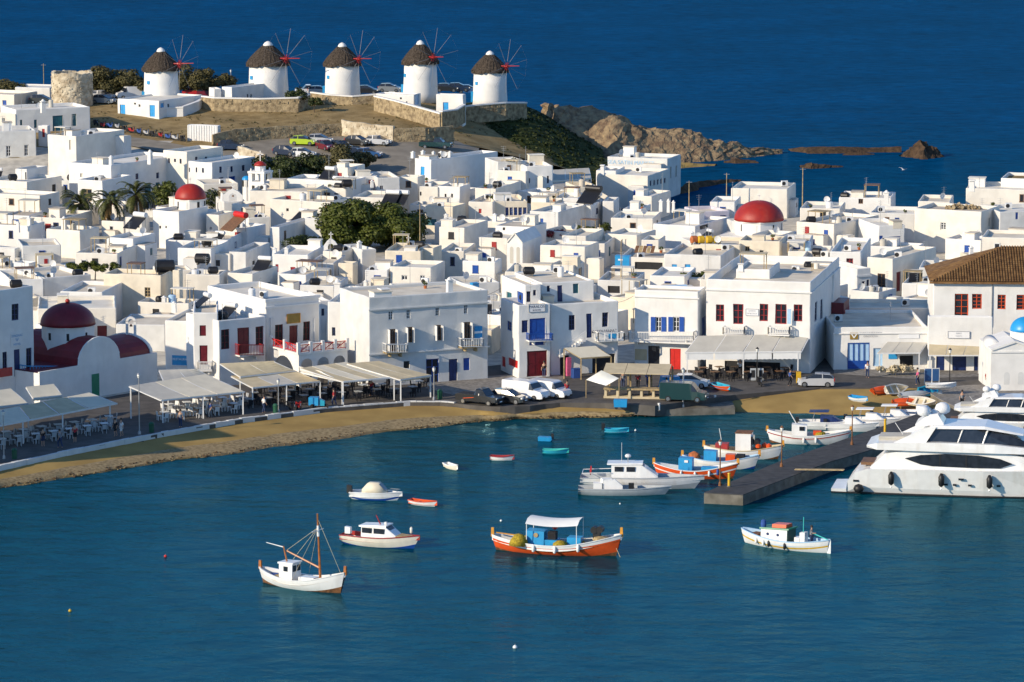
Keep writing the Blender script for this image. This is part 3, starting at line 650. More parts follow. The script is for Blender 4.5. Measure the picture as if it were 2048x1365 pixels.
# --- right of centre
row('dh',1266,1304,393,5.8,-22,1342,'white cube with railing in front of the sea, right of the sea house',[],roof='roof_white')
row('di',1245,1283,419,5.6,-14,1302,'small white box house with slim chimneys',[],D=6,chim=((1322,400,1.6,0.5),(1337,399,1.8,0.4),(1347,402,1.6,0.4)),roof='roof_white')
row('dj',1222,1306,438,5.4,-10,None,'long low white house behind the roof gardens',[],D=8,roof='roof_white')
row('dk',1306,1391,453,5.6,-26,1459,'white house with lilac end wall beside the big red dome',[('R',1400,432,1417,456,'x')],roof='roof_white')
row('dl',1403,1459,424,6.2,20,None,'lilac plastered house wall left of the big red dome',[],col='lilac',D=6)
row('dm',1210,1274,471,5.4,-24,1312,'white house with two slit windows, right of centre',[('F',1243,479,1246,493,'w'),('F',1250,479,1253,493,'w')],roof='roof_white')
row('dn',1150,1210,488,5.0,-12,None,'low cream block behind the blue container',[],col='warm',D=8)
row('do',1462,1575,379,6.4,-12,1592,'long white building behind the big red dome',[('F',1571,380,1577,389,'x')],roof='roof_white')
row('dp',1420,1470,405,5.6,-10,None,'low white house left behind the big red dome',[],D=7,roof='roof_white')
row('dq',1328,1442,512,5.8,-14,1476,'white house with two pale blue shutters, right of centre',[('F',1343,529,1353,541,'S'),('F',1370,529,1381,543,'S')],roof='roof_pale')
row('dr',1478,1560,483,6.4,-12,1572,'peach coloured house in front of the big red dome',[('F',1490,493,1499,503,'c'),('F',1519,501,1527,513,'x')],col='cream',roof='roof_pale')
row('ds',1562,1618,486,6.0,-8,None,'white terrace with grey parapet right of the peach house',[],D=8,roof='roof_grey',col='grey_plaster')
row('dt',1384,1480,491,6.0,-8,None,'cream roof terrace carrying orange water tanks',[],col='cream',D=8)
row('du',1283,1318,481,5.4,-12,None,'small cream stair hut behind the brown boards',[],D=5,col='warm')
row('dv',1240,1330,516,5.2,-10,None,'dark open terrace house under a flat beige roof',[('F',1270,524,1325,540,'x')],D=9,col='warm',roof='roof_grey')
row('dw',1593,1668,449,6.0,-34,1758,'long white house with blank blue-shaded side, right of the dome',[],roof='roof_pale',chim=((1672,430,1.0,0.8,1),))
row('dx',1678,1782,397,5.8,-10,None,'white house with rounded chimney on the far sea edge',[('F',1717,395,1726,408,'D')],D=8,chim=((1773,382,1.8,0.7),),roof='roof_white')
row('dy',1600,1680,418,5.4,-10,None,'white pergola house by the sea right of the dome',[('F',1640,424,1652,436,'x')],D=8,roof='roof_white')
row('dz',1757,1810,452,6.2,14,None,'shaded white house with vivid blue double doors',[('F',1778,474,1801,502,'B'),('F',1759,472,1766,494,'B')],D=8,roof='roof_white')
row('ea',1740,1830,428,5.8,-12,None,'low white roofs left of the tall blank house',[],D=8,roof='roof_white')
row('eb',1829,1963,424,7.6,-26,1999,'tall blank white house with one small square window',[('F',1881,445,1892,460,'d'),('R',1977,437,1981,452,'g')],roof='roof_grey')
row('ec',1837,1900,404,6.8,-10,None,'cream parapet behind the tall blank white house',[],col='warm',D=8)
row('ed',1932,2100,381,7.6,-12,None,'wide white house with square chimney at the right edge',[],D=9,roof='roof_white',chim=((1944,360,1.6,0.8,1),))
row('ee',2002,2120,360,8.4,-14,None,'white top floor at the right edge under a straw roof',[],D=8,roof='dry_grass')
row('ef',1999,2120,424,7.4,12,None,'shaded white house with blue shutter at the right edge',[('F',2031,415,2036,439,'B')],D=8,roof='roof_white')
row('eg',1963,2100,478,6.2,-12,None,'low white house behind the brown tiled roof',[],D=8)
row('eh',1660,1722,505,7.0,-10,1742,'tall white house with one red window in the alley',[('F',1693,517,1706,535,'r')],roof='roof_white')
row('ei',1734,1786,518,6.4,-30,1873,'white alley house with brown window and blue-shaded side',[('F',1755,547,1770,581,'D'),('R',1793,545,1801,582,'K'),('R',1809,545,1816,575,'t'),('R',1823,543,1835,580,'t')],roof='roof_pale')
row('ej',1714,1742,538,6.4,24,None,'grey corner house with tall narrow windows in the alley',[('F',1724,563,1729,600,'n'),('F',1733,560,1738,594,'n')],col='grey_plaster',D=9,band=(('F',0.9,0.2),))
row('ek',1838,1880,536,5.6,-10,None,'white stair wall left of the brown tiled roof',[('F',1860,570,1864,586,'K')],D=7)
row('el',1600,1665,520,5.6,-10,None,'white roof terrace behind the red window hall',[],D=8)
row('em',1576,1660,504,5.6,-8,None,'white parapet with scaffold and planks, right',[],D=6,col='warm')
row('en',1400,1470,560,5.2,-8,None,'low white rooms left behind the red window hall',[],D=7,roof='roof_white')
row('eo',1300,1370,553,5.0,-12,None,'blue-white vaulted room behind the blue shutter house',[],D=8,roof='roof_white')
row('ep',1195,1270,562,5.0,-10,None,'white terrace with a blue ladder right of the hotel',[('F',1216,572,1240,587,'x')],D=8)
row('eq',1010,1090,545,5.4,-8,None,'low roofs with blue tank behind the hotel',[],D=8,col='warm')

# sea house on the shore with painted lettering
h=row('sea',1215,1335,318,6.0,-20,1362,'white restaurant on the water edge with faint lettering',[('R',1340,334,1343,357,'g'),('R',1351,332,1354,354,'g')],roof='roof_white',zb=-.6)
h2=row('seb',1193,1296,352,5.0,-20,1338,'lower white part of the water edge restaurant',[('R',1300+i*7,362-i*1.2,1303+i*7,372-i*1.4,'n') for i in range(5)],roof='roof_white',zb=-.6)
row('sec',1192,1232,342,5.2,-14,None,'small white block left of the water edge restaurant',[],D=6,roof='roof_white',chim=((1205,330,1.6,.6,1),))
# ---------------------------------------------------------------- waterfront
GZ=1.25
def YB(px,py,z=GZ): return P(px,py,z=z).y
FG='buildings along the harbour front'
def on_face(H,f,px,py,out=0.0):
    O,e,n,LL=H['faces'][f]; d=P(px,py,z=0)-Vector((0,0,CH)); t=Vector((O.x,O.y,0)).dot(n)/d.dot(n); p=Vector((0,0,CH))+d*t
    return p+Vector(n)*out
def text_on(parent,root,s,c,e,n,size,matn,name='lettering'):
    cu=bpy.data.curves.new('t','FONT'); cu.body=s; cu.size=size; cu.align_x='CENTER'; cu.align_y='CENTER'; cu.resolution_u=2
    to=bpy.data.objects.new('t',cu); me=bpy.data.meshes.new_from_object(to); bpy.data.objects.remove(to)
    og=gorg(root)
    for v in me.vertices:
        x,y=v.co.x,v.co.y; p=c+e*x+Vector((0,0,y))+n*0.01; v.co=(p.x-og[0],p.y-og[1],p.z-og[2])
    me.materials.clear(); me.materials.append(M[matn]); me.name=name
    o=bpy.data.objects.new(name,me); COL.objects.link(o); o.parent=parent; o['kind']='stuff'; return o
def sign(H,f,x0,y0,x1,y1,matn='sign_white',border='ink_grey',lines=(),ink='ink'):
    a,b=on_face(H,f,x0,y0,0.05),on_face(H,f,x1,y1,0.05); O,e,n,LL=H['faces'][f]; n=Vector(n)
    c=(a+b)/2; w=abs((b-a).dot(e)); h=abs(a.z-b.z); rz=math.atan2(e.y,e.x)
    m=MB(); m.box(c,(w,0.05,h),rz); so=m.build('sign_board',matn,H['root'])
    if border:
        m=MB(); t=0.05
        for dz in (-h/2,h/2): m.bar(c-e*(w/2)+Vector((0,0,dz))+n*.03,c+e*(w/2)+Vector((0,0,dz))+n*.03,t)
        for du in (-w/2,w/2): m.bar(c+e*du+Vector((0,0,-h/2))+n*.03,c+e*du+Vector((0,0,h/2))+n*.03,t)
        sub(m,'sign_frame',border,so,H['root'])
    for (s,dy,sz) in lines: text_on(so,H['root'],s,c+n*0.03+Vector((0,0,dy*h)),e,n,sz*h,ink)
    return so
def balcony(H,f,x0,x1,ytop,ybot,matn='white',dep=0.9,slab='white',bal=10,brackets=True,solid=False,rail_h=None):
    a,b=on_face(H,f,x0,ybot),on_face(H,f,x1,ybot); tp=on_face(H,f,x0,ytop); O,e,n,LL=H['faces'][f]; n=Vector(n)
    w=(b-a).dot(e); z=a.z; h=rail_h or tp.z-a.z; rz=math.atan2(e.y,e.x); c=(a+b)/2+n*(dep/2)
    m=MB(); m.box((c.x,c.y,z),(abs(w),dep,0.14),rz); bo=m.build('balcony',slab,H['root'])
    m=MB(); rails=[(a+n*dep,b+n*dep),(a,a+n*dep),(b,b+n*dep)]
    for p,q in rails:
        L=(q-p).length
        m.bar(p+Vector((0,0,h)),q+Vector((0,0,h)),0.09); m.bar(p+Vector((0,0,.17)),q+Vector((0,0,.17)),0.07)
        k=max(2,int(bal*L/abs(w)))
        for i in range(k+1): m.bar(p.lerp(q,i/k)+Vector((0,0,.1)),p.lerp(q,i/k)+Vector((0,0,h)),0.10 if solid else 0.05)
    ro=sub(m,'railing',matn,bo,H['root']); ro['kind']='stuff'
    if brackets:
        for k in range(2 if abs(w)<4 else 4):
            p=a.lerp(b,(k+0.5)/(2 if abs(w)<4 else 4)); m=MB(); m.box((p+n*dep*.35)-Vector((0,0,.24)),(0.16,dep*.7,0.34),rz); sub(m,'bracket',slab,bo,H['root'])
    return bo
def shutters(H,f,x0,x1,y0,y1,matn,open_=0.12,wpx=8):
    """open shutter leaves on both sides of an opening"""
    O,e,n,LL=H['faces'][f]; n=Vector(n)
    for (xa,xb) in ((x0-wpx,x0),(x1,x1+wpx)):
        a,b=on_face(H,f,xa,y0,open_/2+.02),on_face(H,f,xb,y1,open_/2+.02); c=(a+b)/2; w=abs((b-a).dot(e)); 
        m=MB(); m.box(c,(w,0.05,abs(a.z-b.z)),math.atan2(e.y,e.x)); m.build('shutter',matn,H['root'])
def perp_shutter(H,f,px,y0,y1,matn='steel_white',w=0.55):
    O,e,n,LL=H['faces'][f]; n=Vector(n); a,b=on_face(H,f,px,y0),on_face(H,f,px,y1); c=(a+b)/2+n*(w/2)
    m=MB(); m.box(c,(0.05,w,abs(a.z-b.z)),math.atan2(e.y,e.x)); m.build('shutter',matn,H['root'])
def awning(label,FL,FR,BR,BL,zf,zb,n=4,mats=('canvas',),post='steel_white',posts=(0,1),val=0.0,valm='canvas_white',sag=0.12,zg=GZ,beams=True,name='awning',roll=False,back_posts=False):
    """canopy: four photo pixels with heights zf (front) and zb (back)"""
    fl,fr,br,bl=P(*FL,z=zf),P(*FR,z=zf),P(*BR,z=zb),P(*BL,z=zb)
    base=(fl+fr)/2; base.z=zg
    r=thing(name,label,'awning',base,0,'cafe awnings along the harbour front',world=True)
    for i in range(n):
        a,b=i/n+0.006,(i+1)/n-0.006; m=MB(); K=6; vs=[]; fs=[]
        for k in range(K+1):
            for t in (a,(a+b)/2,b):
                p=fl.lerp(fr,t).lerp(bl.lerp(br,t),k/K); s_=sag*.5*math.sin(math.pi*k/K)+(0.015 if t==(a+b)/2 else 0)
                vs.append((p.x,p.y,p.z-s_)); 
        nb=len(vs); vs+= [(x,y,z-0.03) for (x,y,z) in vs]
        for k in range(K):
            for j in range(2):
                q=k*3+j; fs.append((q,q+1,q+4,q+3)); fs.append((nb+q+3,nb+q+4,nb+q+1,nb+q))
        for j in range(2): fs.append((j+1,j,nb+j,nb+j+1))
        for k in range(K): fs.append((k*3,k*3+3,nb+k*3+3,nb+k*3)); fs.append((k*3+5,k*3+2,nb+k*3+2,nb+k*3+5))
        m.add(vs,fs); m.build('canopy_panel',mats[i%len(mats)],r)
        if val>0:
            m=MB(); p,q=fl.lerp(fr,a),fl.lerp(fr,b); d=(q-p)/12
            vs=[];fs=[]
            for k in range(13):
                p0=p+d*k; vs+=[(p0.x,p0.y-.03,p0.z+.02),(p0.x,p0.y-.05,p0.z-val+(0.06 if k%2 else 0))]
            for k in range(12): fs.append((2*k,2*k+1,2*k+3,2*k+2))
            m.add(vs,fs); m.build('valance',valm,r)
    if beams:
        m=MB(); m.bar(fl-Vector((0,0,.08)),fr-Vector((0,0,.08)),0.14); m.build('front_beam',post,r)
        for t in [k/n for k in range(n+1)]:
            m=MB(); p,q=fl.lerp(fr,t),bl.lerp(br,t); m.bar(p-Vector((0,0,.10)),q-Vector((0,0,.10)),0.09); m.build('beam',post,r)
    for t in posts:
        p=fl.lerp(fr,t); m=MB(); m.bar((p.x,p.y,zg-.05),(p.x,p.y,p.z-.1),0.13); m.build('post',post,r)
    if back_posts:
        for t in posts:
            p=bl.lerp(br,t); m=MB(); m.bar((p.x,p.y,zg-.05),(p.x,p.y,p.z-.1),0.13); m.build('post',post,r)
    return r
# W1 hotel on the left edge
h=house('w1',-170,66,572,0,46,None,13,'white','roof_grey',0.4,[('F',23,609,38,640,'n'),('F',5,705,15,746,'n'),('F',28,700,41,752,'N'),('F',52,697,64,741,'n')],'white hotel with dark blue doors in the shade at the left edge',Y=YB(66,800),anch='B',zb=0.8,cat='hotel',name='hotel',group=FG)
sign(h,'F',21,668,45,692,'white',None,(('ΞΕΝΩΝΑΣ',0.3,0.22),('Ψ',0.0,0.34),('HOTEL',-0.32,0.22)),'boat_blue')
balcony(h,'F',40,112,730,752,'boat_blue',1.2,'white',12,False)
b=MB(); p=on_face(h,'F',-6,745,0.6); b.box(p,(3.0,0.06,0.9),math.radians(46)); b.build('red_panel','red',h['root'])
# unseen hotel blocks added beyond the left edge to shade the promenade
for k,(x0,x1,yb,hh) in enumerate(((-330,-170,932,13.5),(-490,-345,966,14.5))):
    B_=P(x1,yb,z=GZ); house('wz%d'%k,x0,x1,0,0,33,None,12,'white','roof_pale',.4,[],('unseen white hotel added at left to shade the promenade','taller unseen white hotel added farther left to shade the promenade')[k],zb=.6,anch='B',Y=B_.y,cat='hotel',name='hotel',group=FG,ztop=GZ+hh)
# W2 harbour church: body, vaults, drum and dome
def church_left():
    a=math.radians(50); e=Vector((math.cos(a),math.sin(a),0)); n=Vector((math.sin(a),-math.cos(a),0)); bk=-n
    R=P(315,772,z=GZ); L=-solve_px(R,-e,80)*-1; Lp=R-e*abs(L); Ln=(R-Lp).length
    base=(R+Lp)/2; root=thing('church','harbour church with dark red dome and barrel roofs in the shade','church',base,0,'domed churches',world=True)
    zt=P(315,708,Y=R.y).z; dep=9.5
    pt=lambda u,d,z: (Lp.x+e.x*u+bk.x*d,Lp.y+e.y*u+bk.y*d,z)
    u_of=lambda px,py: (P(px,py,z=0)-Vector((0,0,CH)))
    def U(px):  # distance along the wall for a photo column
        return solve_px(Vector((Lp.x,Lp.y,zt)),e,px)
    ua0,ua1=U(158),U(240); um=(ua0+ua1)/2; rad=(ua1-ua0)/2
    top=[(0,zt),(ua0,zt)]
    for k in range(0,13):
        t=math.pi*k/12; top.append((um-rad*math.cos(t),zt+rad*1.0*math.sin(t)*0.92))
    top+=[(ua1,zt),(Ln,zt)]
    m=MB(); nn=len(top); vs=[pt(u,0,z) for u,z in top]+[pt(u,0,GZ-.4) for u,z in top]+[pt(u,dep,z) for u,z in top]+[pt(u,dep,GZ-.4) for u,z in top]; fs=[]
    for k in range(nn-1):
        fs.append((nn+k,nn+k+1,k+1,k)); fs.append((2*nn+k,2*nn+k+1,3*nn+k+1,3*nn+k)); 
    fs.append((nn,0,2*nn,3*nn)); fs.append((nn-1,2*nn-1,4*nn-1,3*nn-1)); m.add(vs,fs); m.build('wall','white',root)
    # wine red roof following the profile, set in from the gable
    m=MB(); vs=[]; fs=[]
    prof=[(u,z+0.03) for u,z in top]
    for u,z in prof: vs+=[pt(u,0.22,z),pt(u,dep,z)]
    for k in range(len(prof)-1): fs.append((2*k,2*k+2,2*k+3,2*k+1))
    m.add(vs,fs); m.build('roof','wine_roof',root)
    # raised parapet line in white along the wall edge
    m=MB(); 
    for (p,q) in zip(top,top[1:]):
        if abs(p[0]-q[0])+abs(p[1]-q[1])>1e-3: m.bar(pt(p[0],0.1,p[1]+.05),pt(q[0],0.1,q[1]+.05),0.22,0.16)
    m.build('coping','white',root)['kind']='stuff'
    # right hand vault, running along the nave
    u0,u1=U(222),Ln-0.5; m=MB(); rings=[]; r_=dep*0.36
    for u in (u0,u1):
        rings.append([pt(u,dep*0.42+r_*math.cos(math.pi*k/12)*-1,zt+0.05+r_*0.50*math.sin(math.pi*k/12)) for k in range(13)])
    m.loft(rings,closed=False); m.smooth=False; m.build('vault','wine_roof',root)
    m=MB(); m.loft([[pt(u,dep*0.42+(r_+.12)*math.cos(math.pi*k/12)*-1,zt+0.05+(r_*0.50+.12)*math.sin(math.pi*k/12)) for k in range(13)] for u in (u1,u1+0.35)],cap=True); m.build('gable','white',root)
    # drum and dome
    zc=P(137,655,z=0); 
    ud=U(100); cz=P(137,690,z=zt+0.2); C=Vector(pt(um-1.6,dep*0.5,0)); 
    kx=solve_px(Vector((C.x,C.y,zt)),e,137); C=C+e*kx
    dr=(193-84)/2/FPX*(C.y*CT+60*ST); zd=P(137,657,Y=C.y-dr).z
    m=MB(); m.lathe([(dr*0.97,zt-0.5),(dr*0.97,zd-0.12),(dr*1.03,zd-0.1),(dr*1.03,zd)],(C.x,C.y,0),8); dm=m.build('drum','white',root)
    for ang in (-130,-85,-40,5): 
        q=MB(); t=math.radians(ang); q.box((C.x+dr*0.93*math.cos(t),C.y+dr*0.93*math.sin(t),zd-1.0),(0.12,0.35,0.75),t); sub(q,'slit_window','dark',dm,root)
    m=MB(); m.smooth=True; m.lathe([(dr*1.02*math.cos(t),zd+dr*0.80*math.sin(t)) for t in [math.pi/2*k/10 for k in range(10)]]+[(0.02,zd+dr*0.8)],(C.x,C.y,0),28); do=m.build('dome','wine_roof',root)
    q=MB(); q.smooth=True; zz=zd+dr*0.8; q.lathe([(0.02,-.05),(0.22,0.05),(0.26,0.2),(0.16,0.36),(0.02,0.42)],(C.x,C.y,zz),10); sub(q,'finial','dome_red',do,root)
    q=MB(); q.bar((C.x,C.y,zz+.35),(C.x,C.y,zz+1.0),0.05); q.bar((C.x-.2,C.y,zz+.8),(C.x+.2,C.y,zz+.8),0.05); sub(q,'cross','steel_white',do,root)['kind']='stuff'
    # belfry arch on the right end
    B0=Vector(pt(Ln-0.6,dep*0.42,0)); ku=solve_px(Vector((B0.x,B0.y,zt)),e,262); 
    bz=zt+r_*0.45; h_=P(262,626,Y=B0.y).z-bz; m=MB(); c=Vector((P(262,650,Y=B0.y).x,B0.y,0))
    for s_ in (-1,1): m.box((c.x+s_*0.42,c.y,bz+h_*0.33),(0.26,0.4,h_*0.66))
    rings=[]
    for y_ in (-.2,.2):
        rings.append([(c.x-0.55*math.cos(math.pi*k/8),c.y+y_,bz+h_*.64+0.5*math.sin(math.pi*k/8)) for k in range(9)]+[(c.x+0.28*math.cos(math.pi*k/8),c.y+y_,bz+h_*.64+0.28*math.sin(math.pi*k/8)) for k in range(9)])
    m.loft(rings); m.build('belfry','white',root)['kind']='stuff'
    q=MB(); q.lathe([(0.16,0),(0.12,.18),(0.04,.26)],(c.x,c.y,bz+h_*.42),8); q.build('bell','timber',root)
    # side door
    dd=Vector(pt(U(190),-0.03,GZ+1.2)); m=MB(); m.box(dd,(1.0,0.1,2.4),a); m.build('door','green_paint',root)
    return root
church_left()
# small houses between church and red-door house
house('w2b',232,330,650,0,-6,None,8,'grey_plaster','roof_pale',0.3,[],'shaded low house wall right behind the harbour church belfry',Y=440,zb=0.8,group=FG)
h=house('w2c',330,392,643,0,-12,None,9,'white','roof_grey',0.3,[('F',300,640,310,660,'x')],'lit white house with rooftop vents between church and red-door house',Y=426,zb=0.8,group=FG,chim=((348,604,1.2,0.5),))
m=sign(h,'F',344,710,384,732,'boat_blue','sign_white',(('RESTAURANT',0.1,0.3),),'sign_white')
h=house('w2d',386,436,626,0,4,None,9,'white','roof_pale',0.35,[('F',399,651,412,672,'K'),('F',399,691,415,730,'K')],'narrow white house with two dark windows left of the red doors',Y=416.5,zb=0.8,group=FG)
balcony(h,'F',396,424,722,740,'steel_white',0.8,'white',10)
# tower-like cream belfry block
h=house('w2e',345,359,541,0,-14,366,None,'cream','roof_pale',0.1,[],'slim cream belfry-like chimney block behind the awnings',Y=463,zb=1.0,group=FG)
# W3 red-door house with arcaded terrace
h=house('w3a',437,531,633,0,34,None,7,'white','roof_white',0.5,[('F',442,660,459,698,'k'),('F',475,657,499,712,'K'),('F',511,654,527,690,'k')],'blue-shaded white house with dark red double door and red balcony',Y=YB(531,764),anch='B',zb=0.8,group=FG)
balcony(h,'F',471,519,688,711,'red',0.9,'white',16)
h=house('w3b',531,638,590,0,33,None,13,'white','roof_white',0.6,[('F',550,650,566,690,'k'),('F',578,652,595,692,'K'),('F',606,644,620,681,'k')],'taller shaded house with gold sign above the arched terrace',Y=YB(638,741),anch='B',zb=0.8,group=FG,band=(('F',0.9,0.22),('F',0.15,0.3)))
sign(h,'F',573,629,600,645,'sign_gold','ochre',())
for px in (543,630):
    p=on_face(h,'F',px,675,0.06); m=MB(); m.box((p.x,p.y,p.z),(0.3,0.14,4.2),math.radians(33)); m.build('pilaster','white',h['root'])
def arcade():
    a=math.radians(33); e=Vector((math.cos(a),math.sin(a),0)); n=Vector((math.sin(a),-math.cos(a),0))
    F=P(598,776,z=GZ); A0=Vector((F.x,F.y,0)); Lx=solve_px(Vector((A0.x,A0.y,4)),e,695)
    zt=P(598,709,Y=A0.y).z; base=A0+e*Lx/2; base.z=GZ
    root=thing('arcade_terrace','white arched terrace with red railing panels below the gold sign','terrace',base,0,FG,world=True)
    D=solve_px(Vector((A0.x,A0.y,4)),-n,543); na=3
    pt=lambda u,d,z: (A0.x+e.x*u-n.x*d,A0.y+e.y*u-n.y*d,z)
    m=MB(); 
    def arch_wall(O,ee,nn,L,k):
        bw=L/k; r=bw*0.36; zs=zt-0.55-r
        P2=lambda u,d,z: (O[0]+ee.x*u-nn.x*d,O[1]+ee.y*u-nn.y*d,z)
        for i in range(k):
            c=bw*(i+.5); K=10
            arc=[(c-r*math.cos(math.pi*j/K),zs+r*math.sin(math.pi*j/K)) for j in range(K+1)]
            for d in (0,0.3):
                m.quad(P2(bw*i,d,GZ-.3),P2(c-r,d,GZ-.3),P2(c-r,d,zs),P2(bw*i,d,zs)); m.quad(P2(c+r,d,GZ-.3),P2(bw*(i+1),d,GZ-.3),P2(bw*(i+1),d,zs),P2(c+r,d,zs))
                prev=None
                for j in range(K):
                    (u0,z0),(u1,z1)=arc[j],arc[j+1]; m.quad(P2(u0,d,z0),P2(u1,d,z1),P2(u1,d,zt),P2(u0,d,zt))
                m.quad(P2(bw*i,d,zs),P2(c-r,d,zs),P2(c-r,d,zt),P2(bw*i,d,zt)); m.quad(P2(c+r,d,zs),P2(bw*(i+1),d,zs),P2(bw*(i+1),d,zt),P2(c+r,d,zt))
            for j in range(K):
                (u0,z0),(u1,z1)=arc[j],arc[j+1]; m.quad(P2(u0,0,z0),P2(u0,.3,z0),P2(u1,.3,z1),P2(u1,0,z1))
            for s_ in (-1,1): m.quad(P2(c+s_*r,0,GZ-.3),P2(c+s_*r,.3,GZ-.3),P2(c+s_*r,.3,zs),P2(c+s_*r,0,zs))
    arch_wall((A0.x,A0.y),e,n,Lx,na)
    o2=pt(0,D+.6,0); ee2=n; arch_wall((o2[0],o2[1]),n,-e,D+.6,1)
    m.build('arched_wall','white',root)
    m=MB(); c=pt(Lx/2,D/2,zt+0.02); m.box(c,(Lx+.2,D+.2,0.2),a); m.build('terrace_floor','white',root)
    k=4
    posts=[(Lx*i/k,0.05) for i in range(k+1)]+[(0.0,D*0.5),(0.0,D)]
    for (u,d) in posts:
        m=MB(); c=pt(u,d,zt+0.62); m.box(c,(0.32,0.32,1.2),a); m.build('post','white',root)
    def panel(p,q):
        m=MB(); p,q=Vector(p),Vector(q)
        for z in (0.25,0.95): m.bar(p+Vector((0,0,z)),q+Vector((0,0,z)),0.07)
        for t in range(1,7): m.bar(p.lerp(q,t/7)+Vector((0,0,.2)),p.lerp(q,t/7)+Vector((0,0,.98)),0.07)
        m.bar(p+Vector((0,0,.25)),q+Vector((0,0,.95)),0.07); m.build('railing_panel','bright_red',root)['kind']='stuff'
    for i in range(k): panel(pt(Lx*i/k+.16,.05,zt),pt(Lx*(i+1)/k-.16,.05,zt))
    panel(pt(0,.2,zt),pt(0,D*.5-.1,zt)); panel(pt(0,D*.5+.1,zt),pt(0,D-.1,zt))
arcade()
# W4 lit white house between
h=house('w4',655,740,606,0,-8,None,10,'white','roof_white',0.4,[('F',664,655,671,672,'n'),('F',703,655,708,690,'n'),('F',645,620,650,632,'n')],'white house with tall lit wall left of the long grey building',Y=424,zb=0.8,group=FG)
h=house('w4b',640,662,602,0,20,None,8,'white','roof_white',0.4,[('F',643,618,649,632,'n')],'narrow shaded house strip right of the gold sign house',Y=440,zb=0.8,group=FG)
# W5 long grey building
h=house('w5',738,976,580,0,25,None,8,'grey_plaster','roof_pale',0.35,[('F',777,623,786,640,'d'),('F',813,620,821,638,'d'),('F',871,616,879,632,'d'),('F',928,611,935,628,'d'),('F',775,659,791,702,'D'),('F',812,655,825,685,'D'),('F',870,651,883,681,'D'),('F',924,645,941,681,'D'),
  ('F',852,719,878,766,'b','g'),('F',898,719,915,761,'N','g'),('F',927,717,940,741,'B'),('F',807,723,819,737,'x')],'long pale grey two-storey building with open white shutters on the harbour',Y=YB(976,757),anch='B',zb=0.7,group=FG,band=(('F',1.35,0.14),('F',6.1,0.14)),chim=((768,577,1.0,1.0,1),(899,556,1.8,0.6)))
for (x,y0,y1) in ((776,659,702),(792,659,702),(812,655,685),(825,655,685),(870,651,681),(883,651,681),(924,645,681),(941,645,681)): perp_shutter(h,'F',x,y0,y1)
balcony(h,'F',766,808,692,705,'steel_white',1.0,'wood_pale',9,rail_h=1.0); balcony(h,'F',916,959,682,694,'steel_white',1.0,'wood_pale',9,rail_h=1.0)
fl=MB(); p=on_face(h,'F',954,664,0.35); fl.box(p,(0.9,0.03,1.3),math.radians(25)); fo=fl.build('flag','boat_blue',h['root'])
q_=MB(); q_.box(p+Vector((0,-.03,0)),(0.9,0.03,0.22),math.radians(25)); sub(q_,'flag_stripe','sign_white',fo,h['root'])
# W6 hotel block with blue balcony
h=house('w6a',1037,1101,611,0,19,1001,None,'white','roof_pale',0.5,[('F',1044,641,1056,665,'N'),('F',1059,638,1091,690,'B'),('F',1054,703,1094,752,'K'),('L',1014,641,1023,664,'b'),('L',1003,712,1011,736,'Z'),('L',1016,714,1035,738,'Z')],'white corner hotel with royal blue balcony and big red doors',Y=YB(1037,757),anch='A',zb=0.7,cat='hotel',name='corner_hotel',group=FG)
sign(h,'F',1057,609,1089,623,'sign_white','ink_grey',(('PARALOS',0.14,0.5),('ROOMS',-0.3,0.32)),'ink')
balcony(h,'F',1053,1100,666,681,'blue',0.9,'white',14,True)
house('w6b',1050,1082,570,0,19,1003,None,'white','roof_pale',0.3,[('F',1066,580,1072,591,'n'),('F',1053,583,1062,604,'n'),('L',1013,583,1023,607,'t'),('L',1034,582,1046,611,'B')],'set-back top storey of the corner hotel with blue shutters',Y=YB(1037,757)+3.5,anch='A',zb=7.0,cat='house',group=FG)
house('w6c',1083,1188,566,0,19,None,9,'white','roof_pale',0.2,[('F',1094,572,1100,584,'n'),('F',1115,571,1125,604,'N'),('F',1146,568,1157,587,'t')],'top rooms of the hotel with navy door and teal shutter',Y=YB(1083,752)+5.0,anch='A',zb=6.0,cat='house',group=FG)
h=house('w6d',1101,1237,609,0,19,None,10,'white','roof_pale',0.5,[('F',1138,631,1150,660,'n'),('F',1173,628,1184,676,'N'),('F',1204,626,1216,654,'n'),('F',1120,712,1138,752,'x'),('F',1185,710,1230,745,'x')],'white shop house with outside stair and beige awning',Y=YB(1101,751),anch='A',zb=0.7,group=FG)
balcony(h,'F',1190,1242,663,681,'white',1.0,'white',4,False,True)
sign(h,'F',1217,668,1232,677,'boat_blue',None,())
p=on_face(h,'F',1208,663,0.05); O,e,n,LL=h['faces']['F']; text_on(h['root'],h['root'],'ΚΑΤΩΙ-ΜΑΡΑΖ',p+Vector(n)*0.01,e,Vector(n),0.42,'ink')
